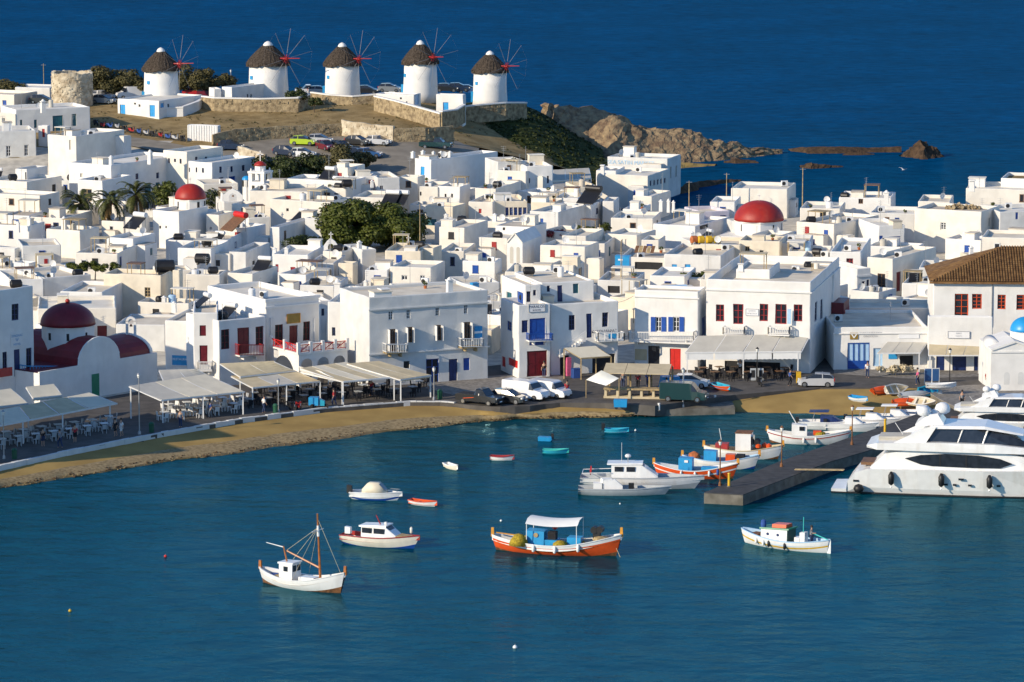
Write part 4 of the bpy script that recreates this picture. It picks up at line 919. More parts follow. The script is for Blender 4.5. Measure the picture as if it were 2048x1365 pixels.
# stair flight
O,e,n,LL=h['faces']['F']; a0=on_face(h,'F',1105,668); b0=on_face(h,'F',1168,690); rz=math.atan2(e.y,e.x); s0=on_face(h,'F',1180,677)
for k in range(9):
    p=s0+e*(-1.0-k*0.32)+Vector(n)*0.5+Vector((0,0,-0.1-k*0.19)); m=MB(); m.box(p,(0.34,1.0,0.2),rz); m.build('stair_step','white',h['root'])
m=MB(); 
for k in range(6):
    p=s0+e*(-0.8-k*0.6)+Vector(n)*1.0+Vector((0,0,-k*0.36)); m.bar(p,p+Vector((0,0,0.95)),0.06)
m.bar(s0+e*(-.8)+Vector(n)*1.0+Vector((0,0,.95)),s0+e*(-3.8)+Vector(n)*1.0+Vector((0,0,-.85)),0.07); m.build('stair_railing','steel_white',h['root'])['kind']='stuff'
awning('beige shop awning right of the big red doors',(1162,716),(1222,712),(1192,692),(1128,696),3.6,4.6,1,('canvas_pale',),'wood_pale',val=0.15,valm='canvas_pale',back_posts=True)
# W7 white house with blue shutters
h=house('w7',1269,1397,584,0,-15,1413,None,'white','roof_pale',0.35,[('F',1311,634,1323,664,'d'),('F',1346,634,1359,664,'d'),('F',1340,697,1361,740,'Z','g'),('F',1296,692,1319,740,'h','g'),('R',1404,637,1411,669,'B')],'white house with royal blue shutters above a long white balcony',Y=YB(1397,741),anch='B',zb=0.7,group=FG,band=(('F',0.75,0.12),))
shutters(h,'F',1311,1323,634,664,'blue',wpx=9); shutters(h,'F',1346,1359,634,664,'blue',wpx=9)
balcony(h,'F',1262,1391,662,680,'white',1.1,'white',40,True)
sign(h,'F',1270,698,1294,721,'canvas',None,()); sign(h,'F',1345,687,1372,692,'sign_white',None,())
awning('thin wire screen roof on the blue shutter house',(1300,580),(1383,578),(1372,569),(1310,571),9.2,9.5,3,('pale_blue',),posts=(),beams=False,sag=.02,zg=9)
# W8 hall with red windows
h=house('w8',1413,1622,565,0,-13,1679,None,'white','roof_pale',0.9,[('F',1432,609,1448,643,'r'),('F',1466,608,1486,649,'r'),('F',1519,608,1536,643,'r'),('F',1551,608,1573,649,'r'),('F',1588,609,1605,643,'r'),('R',1630,606,1634,640,'n'),('R',1641,601,1645,637,'n'),('F',1450,722,1560,748,'x','g')],'large white hall with five dark red windows over the cafe',Y=YB(1622,747),anch='B',zb=0.7,cat='hall',name='hall',group=FG,band=(('F',1.15,0.14),('R',1.15,0.14)))
sign(h,'F',1492,618,1517,632,'sign_white','ink_grey',(('ΔΗΜΟΣ',0.2,0.3),('ΜΥΚΟΝΟΥ',-0.2,0.3)),'ink_grey')
for (x0,x1) in ((1449,1491),(1539,1581)): balcony(h,'F',x0,x1,652,668,'white',0.9,'white',9,True,True)
p=on_face(h,'R',1668,627,0.0); O,e,n,LL=h['faces']['R']; m=MB(); m.box(p+Vector(n)*0.7,(4.2,1.4,3.0),math.atan2(e.y,e.x)); eb=m.build('enclosed_balcony','dark_red',h['root'])
for k in range(4):
    m=MB(); m.box(p+Vector(n)*1.42+e*(-1.5+k),(0.8,0.04,1.3),math.atan2(e.y,e.x)); sub(m,'pane','wine_roof',eb,h['root'])
fl=MB(); p=on_face(h,'F',1580,632,0.5); fl.box(p,(0.4,0.05,1.6),math.radians(-13)); fl.build('flag','pale_blue',h['root'])
awning('long grey cafe awning in front of the red window hall',(1370,705),(1603,703),(1621,668),(1395,672),4.1,5.4,4,('canvas_grey',),val=0.85,posts=(0.02,0.5,0.97),sag=0.05)
# hall roof back parapets
house('w8b',1472,1540,540,0,-13,1560,None,'white','roof_pale',0.3,[],'raised white parapet room on the hall roof, left',Y=YB(1622,747)+9,anch='B',zb=7,group=FG,chim=((1482,527,0.9,0.6,1),))
house('w8c',1560,1668,546,0,-13,None,5,'white','roof_white',0.3,[],'white back wall of the hall roof, right',Y=YB(1622,747)+15,anch='B',zb=6.5,group=FG)
# alley
house('w9',1640,1700,600,0,24,None,9,'white','roof_pale',0.4,[('F',1668,640,1674,670,'n')],'shaded white alley house between the hall and the shops',Y=449,zb=0.7,group=FG)
house('w9b',1690,1870,617,0,-4,None,7,'warm','roof_pale',0.4,[],'cream terrace wall behind the shop roof with air conditioners',Y=446,zb=0.7,group=FG)
# W10 shops
h=house('w10a',1668,1856,655,0,2,None,13,'white','roof_pale',0.35,[('F',1695,686,1739,738,'p','g'),('F',1747,697,1765,733,'p'),('F',1800,712,1826,738,'x')],'low white shop with big blue-framed window and gold emblem sign',Y=YB(1668,740),anch='A',zb=0.7,cat='shop',name='shop',group=FG,band=(('F',0.7,0.1),))
so=sign(h,'F',1700,666,1716,679,'sign_gold',None,())
O,e,n,LL=h['faces']['F']; p=on_face(h,'F',1708,672,0.09); m=MB()
for s_ in (-1,1): m.bar(p+Vector((0,0,-.22)),p+e*(s_*.3)+Vector((0,0,.24)),0.12,0.05,n)
sub(m,'emblem','canvas_white',so,h['root'])['kind']='stuff'
p=on_face(h,'F',1741,669,0.05); text_on(h['root'],h['root'],'ΣΥΝΕΤΑΙΡΙΣΤΙΚΗ',p+Vector((0,0,.14)),e,Vector(n),0.30,'ink_grey'); text_on(h['root'],h['root'],'ΟΙΝΟΠΟΙΙΑ',p+Vector((0,0,-.22)),e,Vector(n),0.30,'ink_grey')
sign(h,'F',1797,668,1838,677,'sign_white',None,())
a,b=on_face(h,'F',1695,722,-0.06),on_face(h,'F',1739,738,-0.06); m=MB(); c=(a+b)/2; m.box(c,(abs((b-a).x),.06,abs(a.z-b.z)),math.radians(2)); m.build('blue_panel','blue',h['root'])
for k in range(5):
    x=1696+k*10.6; a,b=on_face(h,'F',x,686,-0.07),on_face(h,'F',x,738,-0.07); m=MB(); m.bar(a,b,0.09,0.05,n); m.build('window_bar','blue',h['root'])
m=MB(); m.bar(on_face(h,'F',1695,687,-.07),on_face(h,'F',1739,687,-.07),0.09); m.build('window_bar','blue',h['root'])
sign(h,'F',1777,705,1794,718,'sky_blue',None,())
awning('pale grey awning over the left shop on the right quay',(1755,706),(1841,705),(1857,679),(1778,680),3.4,4.45,3,('canvas_grey',),posts=(0.05,0.97),sag=.03,val=.12,valm='canvas_grey')
h=house('w10b',1856,1986,633,0,-4,1998,None,'white','roof_white',0.3,[('F',1873,708,1889,738,'N','g'),('F',1905,708,1932,738,'N','g'),('F',1948,710,1958,738,'N','g'),('F',1835,715,1850,735,'x')],'white shop with navy doors under a beige awning',Y=YB(1856,741),anch='A',zb=0.7,cat='shop',name='shop',group=FG)
sign(h,'F',1896,663,1939,677,'sign_white','ink_grey',(('FERRY',0.2,0.3),('TICKETS',-0.18,0.26)),'ink_grey')
awning('beige awning over the navy doors on the right quay',(1857,710),(1961,710),(1979,679),(1858,680),3.3,4.45,3,('canvas',),posts=(0.03,0.97),sag=.03,val=.1,valm='canvas')
# W10c building with brown tiled hip roof
YT=YB(1856,741)+9.5
h=house('w10c',1867,2200,563,0,-3,None,12,'white','roof_pale',0.05,[('F',1910,588,1936,640,'z'),('F',1944,588,1963,618,'z'),('F',1995,590,2011,619,'z'),('F',2033,590,2060,620,'z')],'white house with orange windows under a brown tiled hip roof',Y=YT,anch='A',zb=0.7,name='tiled_house',group=FG)
def tile_roof(H):
    A=H['A']-H['e1']*0.45-H['e2']*0.45; e1,e2=H['e1'],H['e2']; L=H['L']+0.9; Wd=H['W']+0.9; z0=H['zt']+0.02; hh=P(2003,492,Y=A.y+Wd/2).z-z0
    xr=solve_px(Vector((A.x,A.y,0))+e2*(Wd/2)+Vector((0,0,z0+hh)),e1,2003); run=max(2.0,xr)
    pt=lambda u,v,z: A+e1*u+e2*v+Vector((0,0,z-A.z))
    r0,r1=pt(run,Wd/2,z0+hh),pt(L-run,Wd/2,z0+hh); c=[pt(0,0,z0),pt(L,0,z0),pt(L,Wd,z0),pt(0,Wd,z0)]
    m=MB(); m.add([*c,r0,r1],[(0,1,5,4),(1,2,5),(2,3,4,5),(3,0,4),(3,2,1,0)]); ro=m.build('tile_roof','tile',H['root'])
    # front slope and left hip: rows of barrel tiles
    m=MB(); sp=0.30; n_=int(L/sp)
    for i in range(n_):
        u=sp*(i+.5); 
        if u>L*0.62: break
        t=min(1.0,u/run) if u<run else 1.0
        p0=pt(u,0,z0); p1=pt(u,Wd/2*t,z0+hh*t); d=p1-p0; K=max(1,int(d.length/0.42)); dn=d.normalized(); up=e1.cross(dn).normalized()
        for k in range(K):
            q=p0+d*(k/K)+up*0.015; q2=p0+d*((k+1.12)/K)
            ring=lambda c_,r_,o: [c_+e1*(r_*math.cos(t_))+up*(r_*math.sin(t_)+o) for t_ in (0,math.pi*.33,math.pi*.67,math.pi)]
            m.loft([ring(q,0.115,0.03),ring(q2,0.095,0.0)],closed=False)
    sub(m,'barrel_tiles','tile',ro,H['root'])['kind']='stuff'
    m=MB(); n2=int(Wd/2/sp)
    for i in range(n2):
        v=sp*(i+.5); t=v/(Wd/2); p0=pt(0,v,z0); p1=pt(run*t,v,z0+hh*t); d=p1-p0; K=max(1,int(d.length/0.42)); dn=d.normalized(); up=dn.cross(e2).normalized()
        for k in range(K):
            q=p0+d*(k/K)+up*.015; q2=p0+d*((k+1.12)/K); ring=lambda c_,r_,o: [c_+e2*(r_*math.cos(t_))+up*(r_*math.sin(t_)+o) for t_ in (0,math.pi*.33,math.pi*.67,math.pi)]
            m.loft([ring(q,.115,.03),ring(q2,.095,0)],closed=False)
    sub(m,'hip_tiles','tile',ro,H['root'])['kind']='stuff'
    m=MB(); m.bar(c[0]+Vector((0,0,-.12)),c[1]+Vector((0,0,-.12)),0.18,0.2); sub(m,'eave','tile',ro,H['root'])
tile_roof(h)
p=on_face(h,'F',1984,600,0.08); m=MB(); m.tube((p.x,p.y,h['zt']-.1),(p.x,p.y,p.z-3),0.07); m.build('drainpipe','metal',h['root'])
# W11 small chapel with blue dome at the right edge
def chapel():
    A=P(1981,784,z=GZ); e=Vector((1,0.05,0)).normalized(); bk=Vector((-0.05,1,0)).normalized(); n=-bk
    L=(2078-1981)/FPX*(A.y*CT+69*ST); zt=P(1981,700,Y=A.y).z; D=7.5; zp=P(2030,684,Y=A.y).z
    root=thing('chapel','small white chapel with bright blue dome at the right edge','chapel',A+e*L/2,0,'domed churches',world=True)
    pt=lambda u,d,z: A+e*u+bk*d+Vector((0,0,z-A.z))
    m=MB(); prof=[(0,GZ-.4),(L,GZ-.4),(L,zt),(L/2,zp),(0,zt)]
    m.add([pt(u,0,z) for u,z in prof]+[pt(u,D,z) for u,z in prof],[(0,1,2,3,4),(9,8,7,6,5)]+[((k+1)%5,k,k+5,(k+1)%5+5) for k in range(5)]); m.build('wall','white',root)
    for (p,q) in ((prof[4],prof[3]),(prof[3],prof[2])):
        m=MB(); m.bar(pt(p[0],-.06,p[1]),pt(q[0],-.06,q[1]),0.18,0.22); m.build('cornice','white',root)
    m=MB(); m.bar(pt(-.05,-.05,zt-.25),pt(L+.05,-.05,zt-.25),0.14,0.16); m.build('cornice','white',root)
    for u in (L*.33,L*.62):
        m=MB(); c=pt(u,-0.01,zt-3.0); vs=[c+e*x+Vector((0,0,z)) for x,z in [(-.28,-.7),(.28,-.7)]+[(.28*math.cos(math.pi*k/6),.28*math.sin(math.pi*k/6)+.35) for k in range(7)]]
        m.add(vs,[tuple(range(len(vs)))]); m.build('niche','grey_plaster',root)
    C=pt(L/2+0.7,D*0.55,0); dr=1.55; zd=P(2048,666,Y=C.y-dr).z
    C.x=P(2050,666,Y=C.y).x
    m=MB(); m.lathe([(dr,zt-.5),(dr,zd-.1),(dr*1.06,zd-.08),(dr*1.06,zd)],(C.x,C.y,0),8); m.build('drum','white',root)
    m=MB(); m.smooth=True; m.lathe([(dr*1.03*math.cos(t),zd+dr*0.95*math.sin(t)) for t in [math.pi/2*k/9 for k in range(9)]]+[(.02,zd+dr*.95)],(C.x,C.y,0),24); m.build('dome','dome_blue',root)
    # barrel apse on the left
    m=MB(); c=pt(1.0,D*0.6,0); m.smooth=True; m.loft([[Vector((c.x-0.2+0.8*math.cos(t),c.y+d_,zt-.3+0.9*math.sin(t))) for t in [math.pi*k/10 for k in range(11)]] for d_ in (-2,2)],closed=True); m.build('apse','white',root)
chapel()
# ---------------------------------------------------------------- infill houses of the dense quarter
def project(p):
    d=p[1]*CT+(CH-p[2])*ST; u=p[1]*ST-(CH-p[2])*CT
    return 1024+FPX*p[0]/d, 682.5-FPX*u/d
def inside(poly,x,y):
    c=False; n=len(poly)
    for i in range(n):
        a,b=poly[i],poly[(i+1)%n]
        if (a[1]>y)!=(b[1]>y) and x<(b[0]-a[0])*(y-a[1])/(b[1]-a[1])+a[0]: c=not c
    return c
VIS=[]; FOOT=[]
def reg(H,vis):
    c=H['cor']; pr=[project((k.x,k.y,H['zt'])) for k in c]
    VIS.append((min(p[0] for p in pr),max(p[0] for p in pr),max(p[1] for p in pr),vis,sum(k.y for k in c)/4,H['lab']))
    FOOT.append([(k.x,k.y) for k in c])
for k_,H in HOUSES.items(): reg(H,19)
for t in ((625,858,405,92,522),(118,310,365,105,530),(318,420,362,66,533),(490,548,300,90,560),(510,800,262,75,597),(1462,1575,395,82,500),(1012,1048,470,60,498),(440,500,378,46,535),(640,690,465,40,505),(140,250,500,42,490),(185,500,255,60,600),(560,660,480,34,500),(1355,1425,534,40,455),(900,1190,300,40,610),(1190,1365,315,70,595)): VIS.append((*t,None))
rng=random.Random(21); nfill=0; USED={}
cands=[]
Yc=568.0
while Yc>436:
    X=-92.0+rng.uniform(0,4)
    while X<95:
        cands.append((X+rng.uniform(-1.2,1.2),Yc+rng.uniform(-2,2))); X+=rng.uniform(3.6,5.2)
    Yc-=4.2
for (X,Y_) in cands:
    px,_=project((X,Y_,4))
    if px<-150 or px>2190: continue
    w_,d_=rng.uniform(3.2,6.6),rng.uniform(3.8,6.8); a=math.radians(rng.choice((-34,-27,-20,-14,-24,14)))
    hgt=rng.choice((2.7,3.0,3.3,3.6,4.2,4.6)); zg=g(X,Y_); zt=zg+hgt
    e1=Vector((math.cos(a),math.sin(a),0)); e2=Vector((-math.sin(a),math.cos(a),0)); C=Vector((X,Y_,0))
    cor=[C-e1*w_/2-e2*d_/2,C+e1*w_/2-e2*d_/2,C+e1*w_/2+e2*d_/2,C-e1*w_/2+e2*d_/2]
    pts=cor+[C]+[(cor[i]+cor[(i+1)%4])/2 for i in range(4)]
    if any(inside(f,p.x,p.y) for f in FOOT for p in pts): continue
    if any(abs(sum(q[0] for q in f)/4-X)+abs(sum(q[1] for q in f)/4-Y_)<3.4 for f in FOOT): continue
    pr=[project((k.x,k.y,zt)) for k in cor]; x0,x1=min(p[0] for p in pr),max(p[0] for p in pr); yt=min(p[1] for p in pr)
    if px>1370 and yt<418 or px>1180 and yt<392: continue
    if px<560 and yt<318: continue
    bad=False; best=None
    for (vx0,vx1,vy,vis,vd,lab) in VIS:
        ov=min(x1,vx1)-max(x0,vx0)
        if ov>8 and vd>Y_-1 and yt<vy+vis: bad=True; break
        if ov>8 and vd<Y_ and vd>0: pass
    if bad: continue
    near=sorted([v for v in VIS if v[5]],key=lambda v:abs((v[0]+v[1])/2-(x0+x1)/2)*0.5+abs(v[2]-yt))
    v=near[0]; dx=(x0+x1)/2-(v[0]+v[1])/2
    rel='just right of' if dx>28 else 'just left of' if dx<-28 else ('just behind' if v[4]<Y_ else 'just in front of')
    col=rng.choice(('white','white','white','white','warm','warm','cream','grey_plaster'))
    ww=' '.join(v[5].split()[:7]); adj={'white':'low white','warm':'low off-white','cream':'low cream','grey_plaster':'low pale grey'}[col]
    if ww.split()[-1] in('with','the','a','and','of','in','on','by','at','above','below','under','behind','left','right','one','two','its','small','over','to','beside','near'): ww=' '.join(ww.split()[:6])
    lab=' '.join(f'{adj} flat-roofed house {rel} the {ww}'.split()[:16])
    if lab in USED: continue
    USED[lab]=1
    A=cor[0]; A.z=zt; Bq=cor[1].copy(); Bq.z=zt
    xa,_=project(A); xb,ytb=project(Bq); pA=project(A)
    wins=[]
    H=house('f%d'%nfill,xa,xb,ytb if a<0 else pA[1],zt,math.degrees(a),None,d_,col,rng.choice(('roof_pale','roof_white','roof_white','roof_grey')),rng.choice((.2,.35,.5)),(),lab)
    H['ph']=f"low house {rel} {' '.join(ww.split()[:6])}"
    # small openings in metres
    reg(H,10); nfill+=1
    for q in range(rng.choice((0,1,2,2))): small_window(H,'F',rng)
    if rng.random()<.5: small_window(H,'R' if a<0 else 'L',rng)
    if rng.random()<.35: 
        c=(H['A']+H['e1']*rng.uniform(.8,H['L']-.8)+H['e2']*rng.uniform(.8,H['W']-.8)); pp=project((c.x,c.y,H['roofz']+1.1)); chimney(H,pp[0],pp[1],1.1,.5)
print('infill',nfill)
# ---------------------------------------------------------------- windmills on the hill
def make_mill(label):
    r=thing('windmill',label,'windmill',(0,0,0),0,'thatched windmills on the hill')
    m=MB(); m.smooth=True; m.lathe([(3.02,-1.2),(2.98,0.5),(2.86,3.2),(2.74,6.2)],n=40,jit=0.004); m.build('tower','white',r)
    rnd=random.Random(3); m=MB(); n=56
    prof=[(3.28,5.75),(3.2,6.05),(2.55,7.0),(1.75,7.95),(0.95,8.75),(0.62,9.0)]
    vs=[];fs=[]
    for i,(rr,z) in enumerate(prof):
        for k in range(n):
            t=2*math.pi*k/n; j=rnd.uniform(-.06,.06) if i<5 else 0; dz=(rnd.uniform(-.34,.16) if i==0 else rnd.uniform(-.05,.05))
            vs.append(((rr+j)*math.cos(t),(rr+j)*math.sin(t),z+dz))
    for i in range(len(prof)-1):
        for k in range(n): fs.append((i*n+k,i*n+(k+1)%n,(i+1)*n+(k+1)%n,(i+1)*n+k))
    fs.append(tuple(range((len(prof)-1)*n,len(prof)*n))); fs.append(tuple(range(n-1,-1,-1)))
    m.add(vs,fs); cap=m.build('thatch_cap','thatch',r)
    m=MB(); m.smooth=True; m.lathe([(0.74,8.86),(0.7,9.1),(0.5,9.42),(0.2,9.62),(0.02,9.68)],n=16); m.build('cap_tip','white',cap)
    # wheel: axle along +x
    hz=6.9; m=MB(); m.tube((1.2,0,hz-.1),(6.6,0,hz+.25),0.16,0.06); ax=m.build('axle','red',r)
    hx=3.75; m=MB(); m.tube((hx-.35,0,hz),(hx+.35,0,hz+.03),0.30,0.30,12); hub=m.build('hub','red',r)
    for k in range(10):
        t=2*math.pi*(k+.3)/10; d=Vector((0.06,math.cos(t),math.sin(t))).normalized(); m=MB()
        m.tube(Vector((hx,0,hz))+d*.25,Vector((hx,0,hz))+d*.8,0.07,0.05,6); m.build('spar_root','red',hub)
        m=MB(); m.tube(Vector((hx,0,hz))+d*1.0,Vector((hx,0,hz))+d*5.2,0.03,0.018,6); m.build('spar','spar_grey',r)
        t2=2*math.pi*(k+1.3)/10; d2=Vector((0.06,math.cos(t2),math.sin(t2))).normalized(); m=MB()
        m.bar(Vector((hx,0,hz))+d*5.1,Vector((hx,0,hz))+d2*5.1,0.004); m.build('rope','spar_grey',r)
    m=MB(); m.box((-2.0,-2.2,0.9),(0.7,0.5,2.0),math.radians(40)); m.build('door','boat_blue',r)
    m=MB(); m.box((-0.6,-2.83,3.6),(0.5,0.2,0.6)); m.build('window','boat_blue',r)
    return r
mill0=make_mill('leftmost windmill, behind the white annexe with two blue doors')
ML=[(323,204,72,'',-30),(537,196,82,'second windmill from the left, with small blue window and annexe wall',-42),(685,193,72,'middle one of the five thatched windmills, beside a round bush',-40),(841,191,70,'second windmill from the right, above the small white walled yard',-52),(980,203,70,'rightmost windmill, half in shadow at the headland end',-40)]
for i,(px,py,wd,lab,rz) in enumerate(ML):
    s_=wd/72.0; Yp=640.0 if i else 634.0; p=P(px,py,Y=Yp); sc=wd/FPX*(p.y*CT+60*ST)/6.02
    o=mill0 if i==0 else copy_tree(mill0)
    if lab: o['label']=lab
    o.location=p; o.scale=(sc,sc,sc*(.94,.86,.93,.98,.90)[i]); o.rotation_euler=(0,0,math.radians(rz))
# round stone tower
def stone_tower():
    p=P(145,213,Y=632); s_=(p.y*CT+60*ST)/FPX; R=41.5*s_; H_=73*s_*1.01
    r=thing('stone_tower','roofless round tower of bare tan stone at far left','tower',p,0,None)
    m=MB(); n=60; rnd=random.Random(5); vs=[];fs=[]; K=14
    for i in range(K+1):
        for k in range(n):
            t=2*math.pi*k/n; rr=R*(0.985)+rnd.uniform(-.05,.05); z=H_*i/K-.4+(rnd.uniform(-.15,.1)+0.12*math.sin(3*t) if i==K else 0); vs.append((rr*math.cos(t),rr*math.sin(t),z))
    for i in range(K):
        for k in range(n): fs.append((i*n+k,i*n+(k+1)%n,(i+1)*n+(k+1)%n,(i+1)*n+k))
    m.add(vs,fs); o=len(m.v); vs=[(v[0]*.86,v[1]*.86,v[2]) for v in m.v[K*n:]]+[(v[0]*.86,v[1]*.86,H_*.5) for v in m.v[K*n:]]
    m.v.extend(vs)
    for k in range(n): 
        for f in ((K*n+k,K*n+(k+1)%n,o+(k+1)%n,o+k),(o+k,o+(k+1)%n,o+n+(k+1)%n,o+n+k)): m.f.append(f); m.m.append(0); m.sm.append(False)
    m.build('tower_wall','stone_pale',r)
    # large facing stones standing proud
    me=None
    for i in range(150):
        t=rnd.uniform(-math.pi,0.1); z=rnd.uniform(0.1,H_-.5); w_,h_=rnd.uniform(.3,.6),rnd.uniform(.16,.3)
        if me is None: q=MB(); q.box((0,0,0),(1,1,1),0,0.9); me=q.mesh('stone','stone_pale')
        so=bpy.data.objects.new('stone',me); COL.objects.link(so); so.parent=r; so.location=((R*.985+.0)*math.cos(t),(R*.985)*math.sin(t),z); so.rotation_euler=(0,0,t+math.pi/2); so.scale=(w_,0.18,h_)
stone_tower()
# annexes of the mills
HG='white annexes around the windmills'
house('m1',235,318,202,0,-30,405,None,'white','roof_white',0.25,[('F',240,209,251,230,'S'),('F',299,210,310,234,'S'),('F',268,206,272,210,'x'),('F',277,209,281,214,'x'),('R',321,207,328,215,'S'),('R',335,209,339,216,'x')],'white annexe with two blue doors below the leftmost windmill',Y=620,anch='B',zb=8.0,group=HG)
house('m2',443,464,175,0,-34,536,None,'white','roof_white',0.2,[('R',527,177,535,184,'S'),('R',494,189,497,196,'x'),('R',501,189,504,196,'x')],'low white annexe with blue shutter left of the second windmill',Y=630,anch='B',zb=9.0,group=HG)
house('m2b',428,443,178,0,20,None,3,'white','roof_white',0.2,[],'small shaded hut at the left end of the low annexe',Y=630,zb=9.0,group=HG)
house('m4',872,926,190,0,-16,932,None,'white','roof_white',0.3,[('F',886,205,897,227,'S'),('F',858,205,868,220,'S')],'white walled yard house with bright blue door under the mills',Y=622,anch='B',zb=8.2,group=HG)
house('m4b',752,828,190,0,-20,842,None,'white','roof_white',0.2,[('F',800,195,804,199,'x'),('F',812,203,815,207,'x'),('R',830,190,838,208,'p')],'low white stepped annexe in front of the fourth windmill',Y=628,anch='B',zb=8.5,group=HG)
house('m6',30,100,176,0,-10,None,6,'white','roof_white',0.2,[],'long low white building on the left skyline',Y=640,zb=8.5,group=HG)
# walls: (photo points along the foot, distance), height
def wall_path(name,label,pts,h,matn,cap=None,th=0.45,group='stone walls of the mill hill',stones=True,zbase=None):
    W3=[P(x,y,Y=Yy) for (x,y,Yy) in pts]; base=W3[len(W3)//2].copy(); r=thing(name,label,'wall',base,0,group,world=True); W3=resample(W3,1.0); rnd=random.Random(len(pts)*7+int(pts[0][0]))
    m=MB(); vs=[];fs=[]; N=len(W3)
    for i,p in enumerate(W3):
        d=(W3[min(i+1,N-1)]-W3[max(i-1,0)]); d.z=0; d.normalize(); nn=Vector((d.y,-d.x,0)); hh=h+(0 if cap else rnd.uniform(-.14,.1)); j=rnd.uniform(-.05,.05)
        vs+= [p+nn*(th/2+.06+j)+Vector((0,0,-1.5)),p+nn*(th/2+j)+Vector((0,0,hh)),p-nn*th/2+Vector((0,0,hh)),p-nn*(th/2+.05)+Vector((0,0,-1.5))]
    for i in range(N-1):
        o=i*4
        for k in range(3): fs.append((o+k,o+4+k,o+5+k,o+1+k))
    fs+= [(0,1,2,3),((N-1)*4+3,(N-1)*4+2,(N-1)*4+1,(N-1)*4)]; m.add(vs,fs); m.build('wall_body',matn,r)
    if cap:
        m=MB(); vs=[];fs=[]
        for i,p in enumerate(W3):
            d=(W3[min(i+1,N-1)]-W3[max(i-1,0)]); d.z=0; d.normalize(); nn=Vector((d.y,-d.x,0)); t2=th/2+.07
            for (s_,z) in ((1,h-.02),(1,h+.18),(-1,h+.18),(-1,h-.02)): vs.append(p+nn*(s_*t2)+Vector((0,0,z)))
        for i in range(N-1):
            o=i*4
            for k in range(4): fs.append((o+k,o+4+k,o+4+(k+1)%4,o+(k+1)%4))
        fs+=[(0,1,2,3),((N-1)*4+3,(N-1)*4+2,(N-1)*4+1,(N-1)*4)]; m.add(vs,fs); m.build('coping',cap,r)
    if stones:
        q=MB(); q.box((0,0,0),(1,1,1),0,0.85); me=q.mesh('stone',matn)
        for i in range(min(90,int(N*h*2.2))):
            t=rnd.uniform(0,N-1.01); k=int(t); p=W3[k].lerp(W3[k+1],t-k); d=W3[k+1]-W3[k]; rz=math.atan2(d.y,d.x); nn=Vector((math.sin(rz),-math.cos(rz),0))
            so=bpy.data.objects.new('stone',me); COL.objects.link(so); so.parent=r; q_=p+nn*(th/2+.02)+Vector((0,0,rnd.uniform(.1,h-.25))); so.location=q_-Vector(base); so.rotation_euler=(0,rnd.uniform(-.1,.1),rz); so.scale=(rnd.uniform(.3,.65),.16,rnd.uniform(.18,.35))
    return r
wall_path('stone_wall','white-capped stone wall curving around the second windmill',[(405,206,628),(430,209,626),(520,211,625),(595,209,625),(618,202,629)],0.95,'stone','white')
wall_path('stone_wall','white-capped stone wall in front of the middle windmill',[(622,196,634),(660,201,632),(705,204,631),(752,200,632)],0.8,'stone','white')
wall_path('stone_wall','white-capped wall sloping down to the walled yard corner',[(750,205,626),(790,214,622),(840,228,618),(882,240,614)],.9,'stone','white')
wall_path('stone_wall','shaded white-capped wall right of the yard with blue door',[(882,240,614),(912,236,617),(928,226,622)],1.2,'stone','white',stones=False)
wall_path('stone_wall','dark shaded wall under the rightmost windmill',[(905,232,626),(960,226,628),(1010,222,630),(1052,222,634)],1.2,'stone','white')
wall_path('white_wall','low white garden wall right of the two-door annexe',[(330,228,622),(365,226,622),(395,215,626),(408,206,632)],0.8,'white','white',stones=False)
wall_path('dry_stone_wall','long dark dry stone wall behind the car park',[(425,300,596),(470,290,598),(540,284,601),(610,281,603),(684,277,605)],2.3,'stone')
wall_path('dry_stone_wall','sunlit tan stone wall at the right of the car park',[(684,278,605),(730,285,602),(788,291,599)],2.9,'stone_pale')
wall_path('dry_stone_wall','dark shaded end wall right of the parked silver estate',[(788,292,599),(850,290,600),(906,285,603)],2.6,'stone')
wall_path('dry_stone_wall','short low wall at the left entrance of the car park',[(478,303,588),(505,312,586),(532,321,584)],0.9,'stone_pale')
heightfield('car_park','parking',-44,-4,574,607,1.5,lambda X,Y:g(X,Y)+0.10,lambda X,Y: True)
# corrugated white shed and ruins
house('shed',374,436,252,0,-20,440,None,'steel_white','roof_white',0.05,[],'white corrugated container shed beside the scooters',Y=598,anch='B',zb=7.0,cat='shed',name='shed',group=HG)
H_=HOUSES['shed']; O,e,n,LL=H_['faces']['F']
for k in range(int(LL/.42)):
    q=O+e*(.2+k*.42)+Vector(n)*.03; m=MB(); m.box((q.x,q.y,(H_['zt']+H_['zb'])/2),(.2,.07,H_['zt']-H_['zb']-.1),math.atan2(e.y,e.x)); m.build('rib','steel_white',H_['root'])
# lane with parked scooters, left of the shed
m=MB(); lane=[(180,252),(230,262),(290,272),(350,290),(420,310)]
vs=[];fs=[]
for (x,y) in lane:
    p=P(x,y,Y=604-(x-180)*0.06); vs+=[(p.x,p.y-3.5,g(p.x,p.y-3.5)+.30),(p.x,p.y+2.5,g(p.x,p.y+2.5)+.30)]
for i in range(len(lane)-1): fs.append((2*i,2*i+2,2*i+3,2*i+1))
m.add(vs,fs); tag(m.build('lane','parking'),kind='structure')
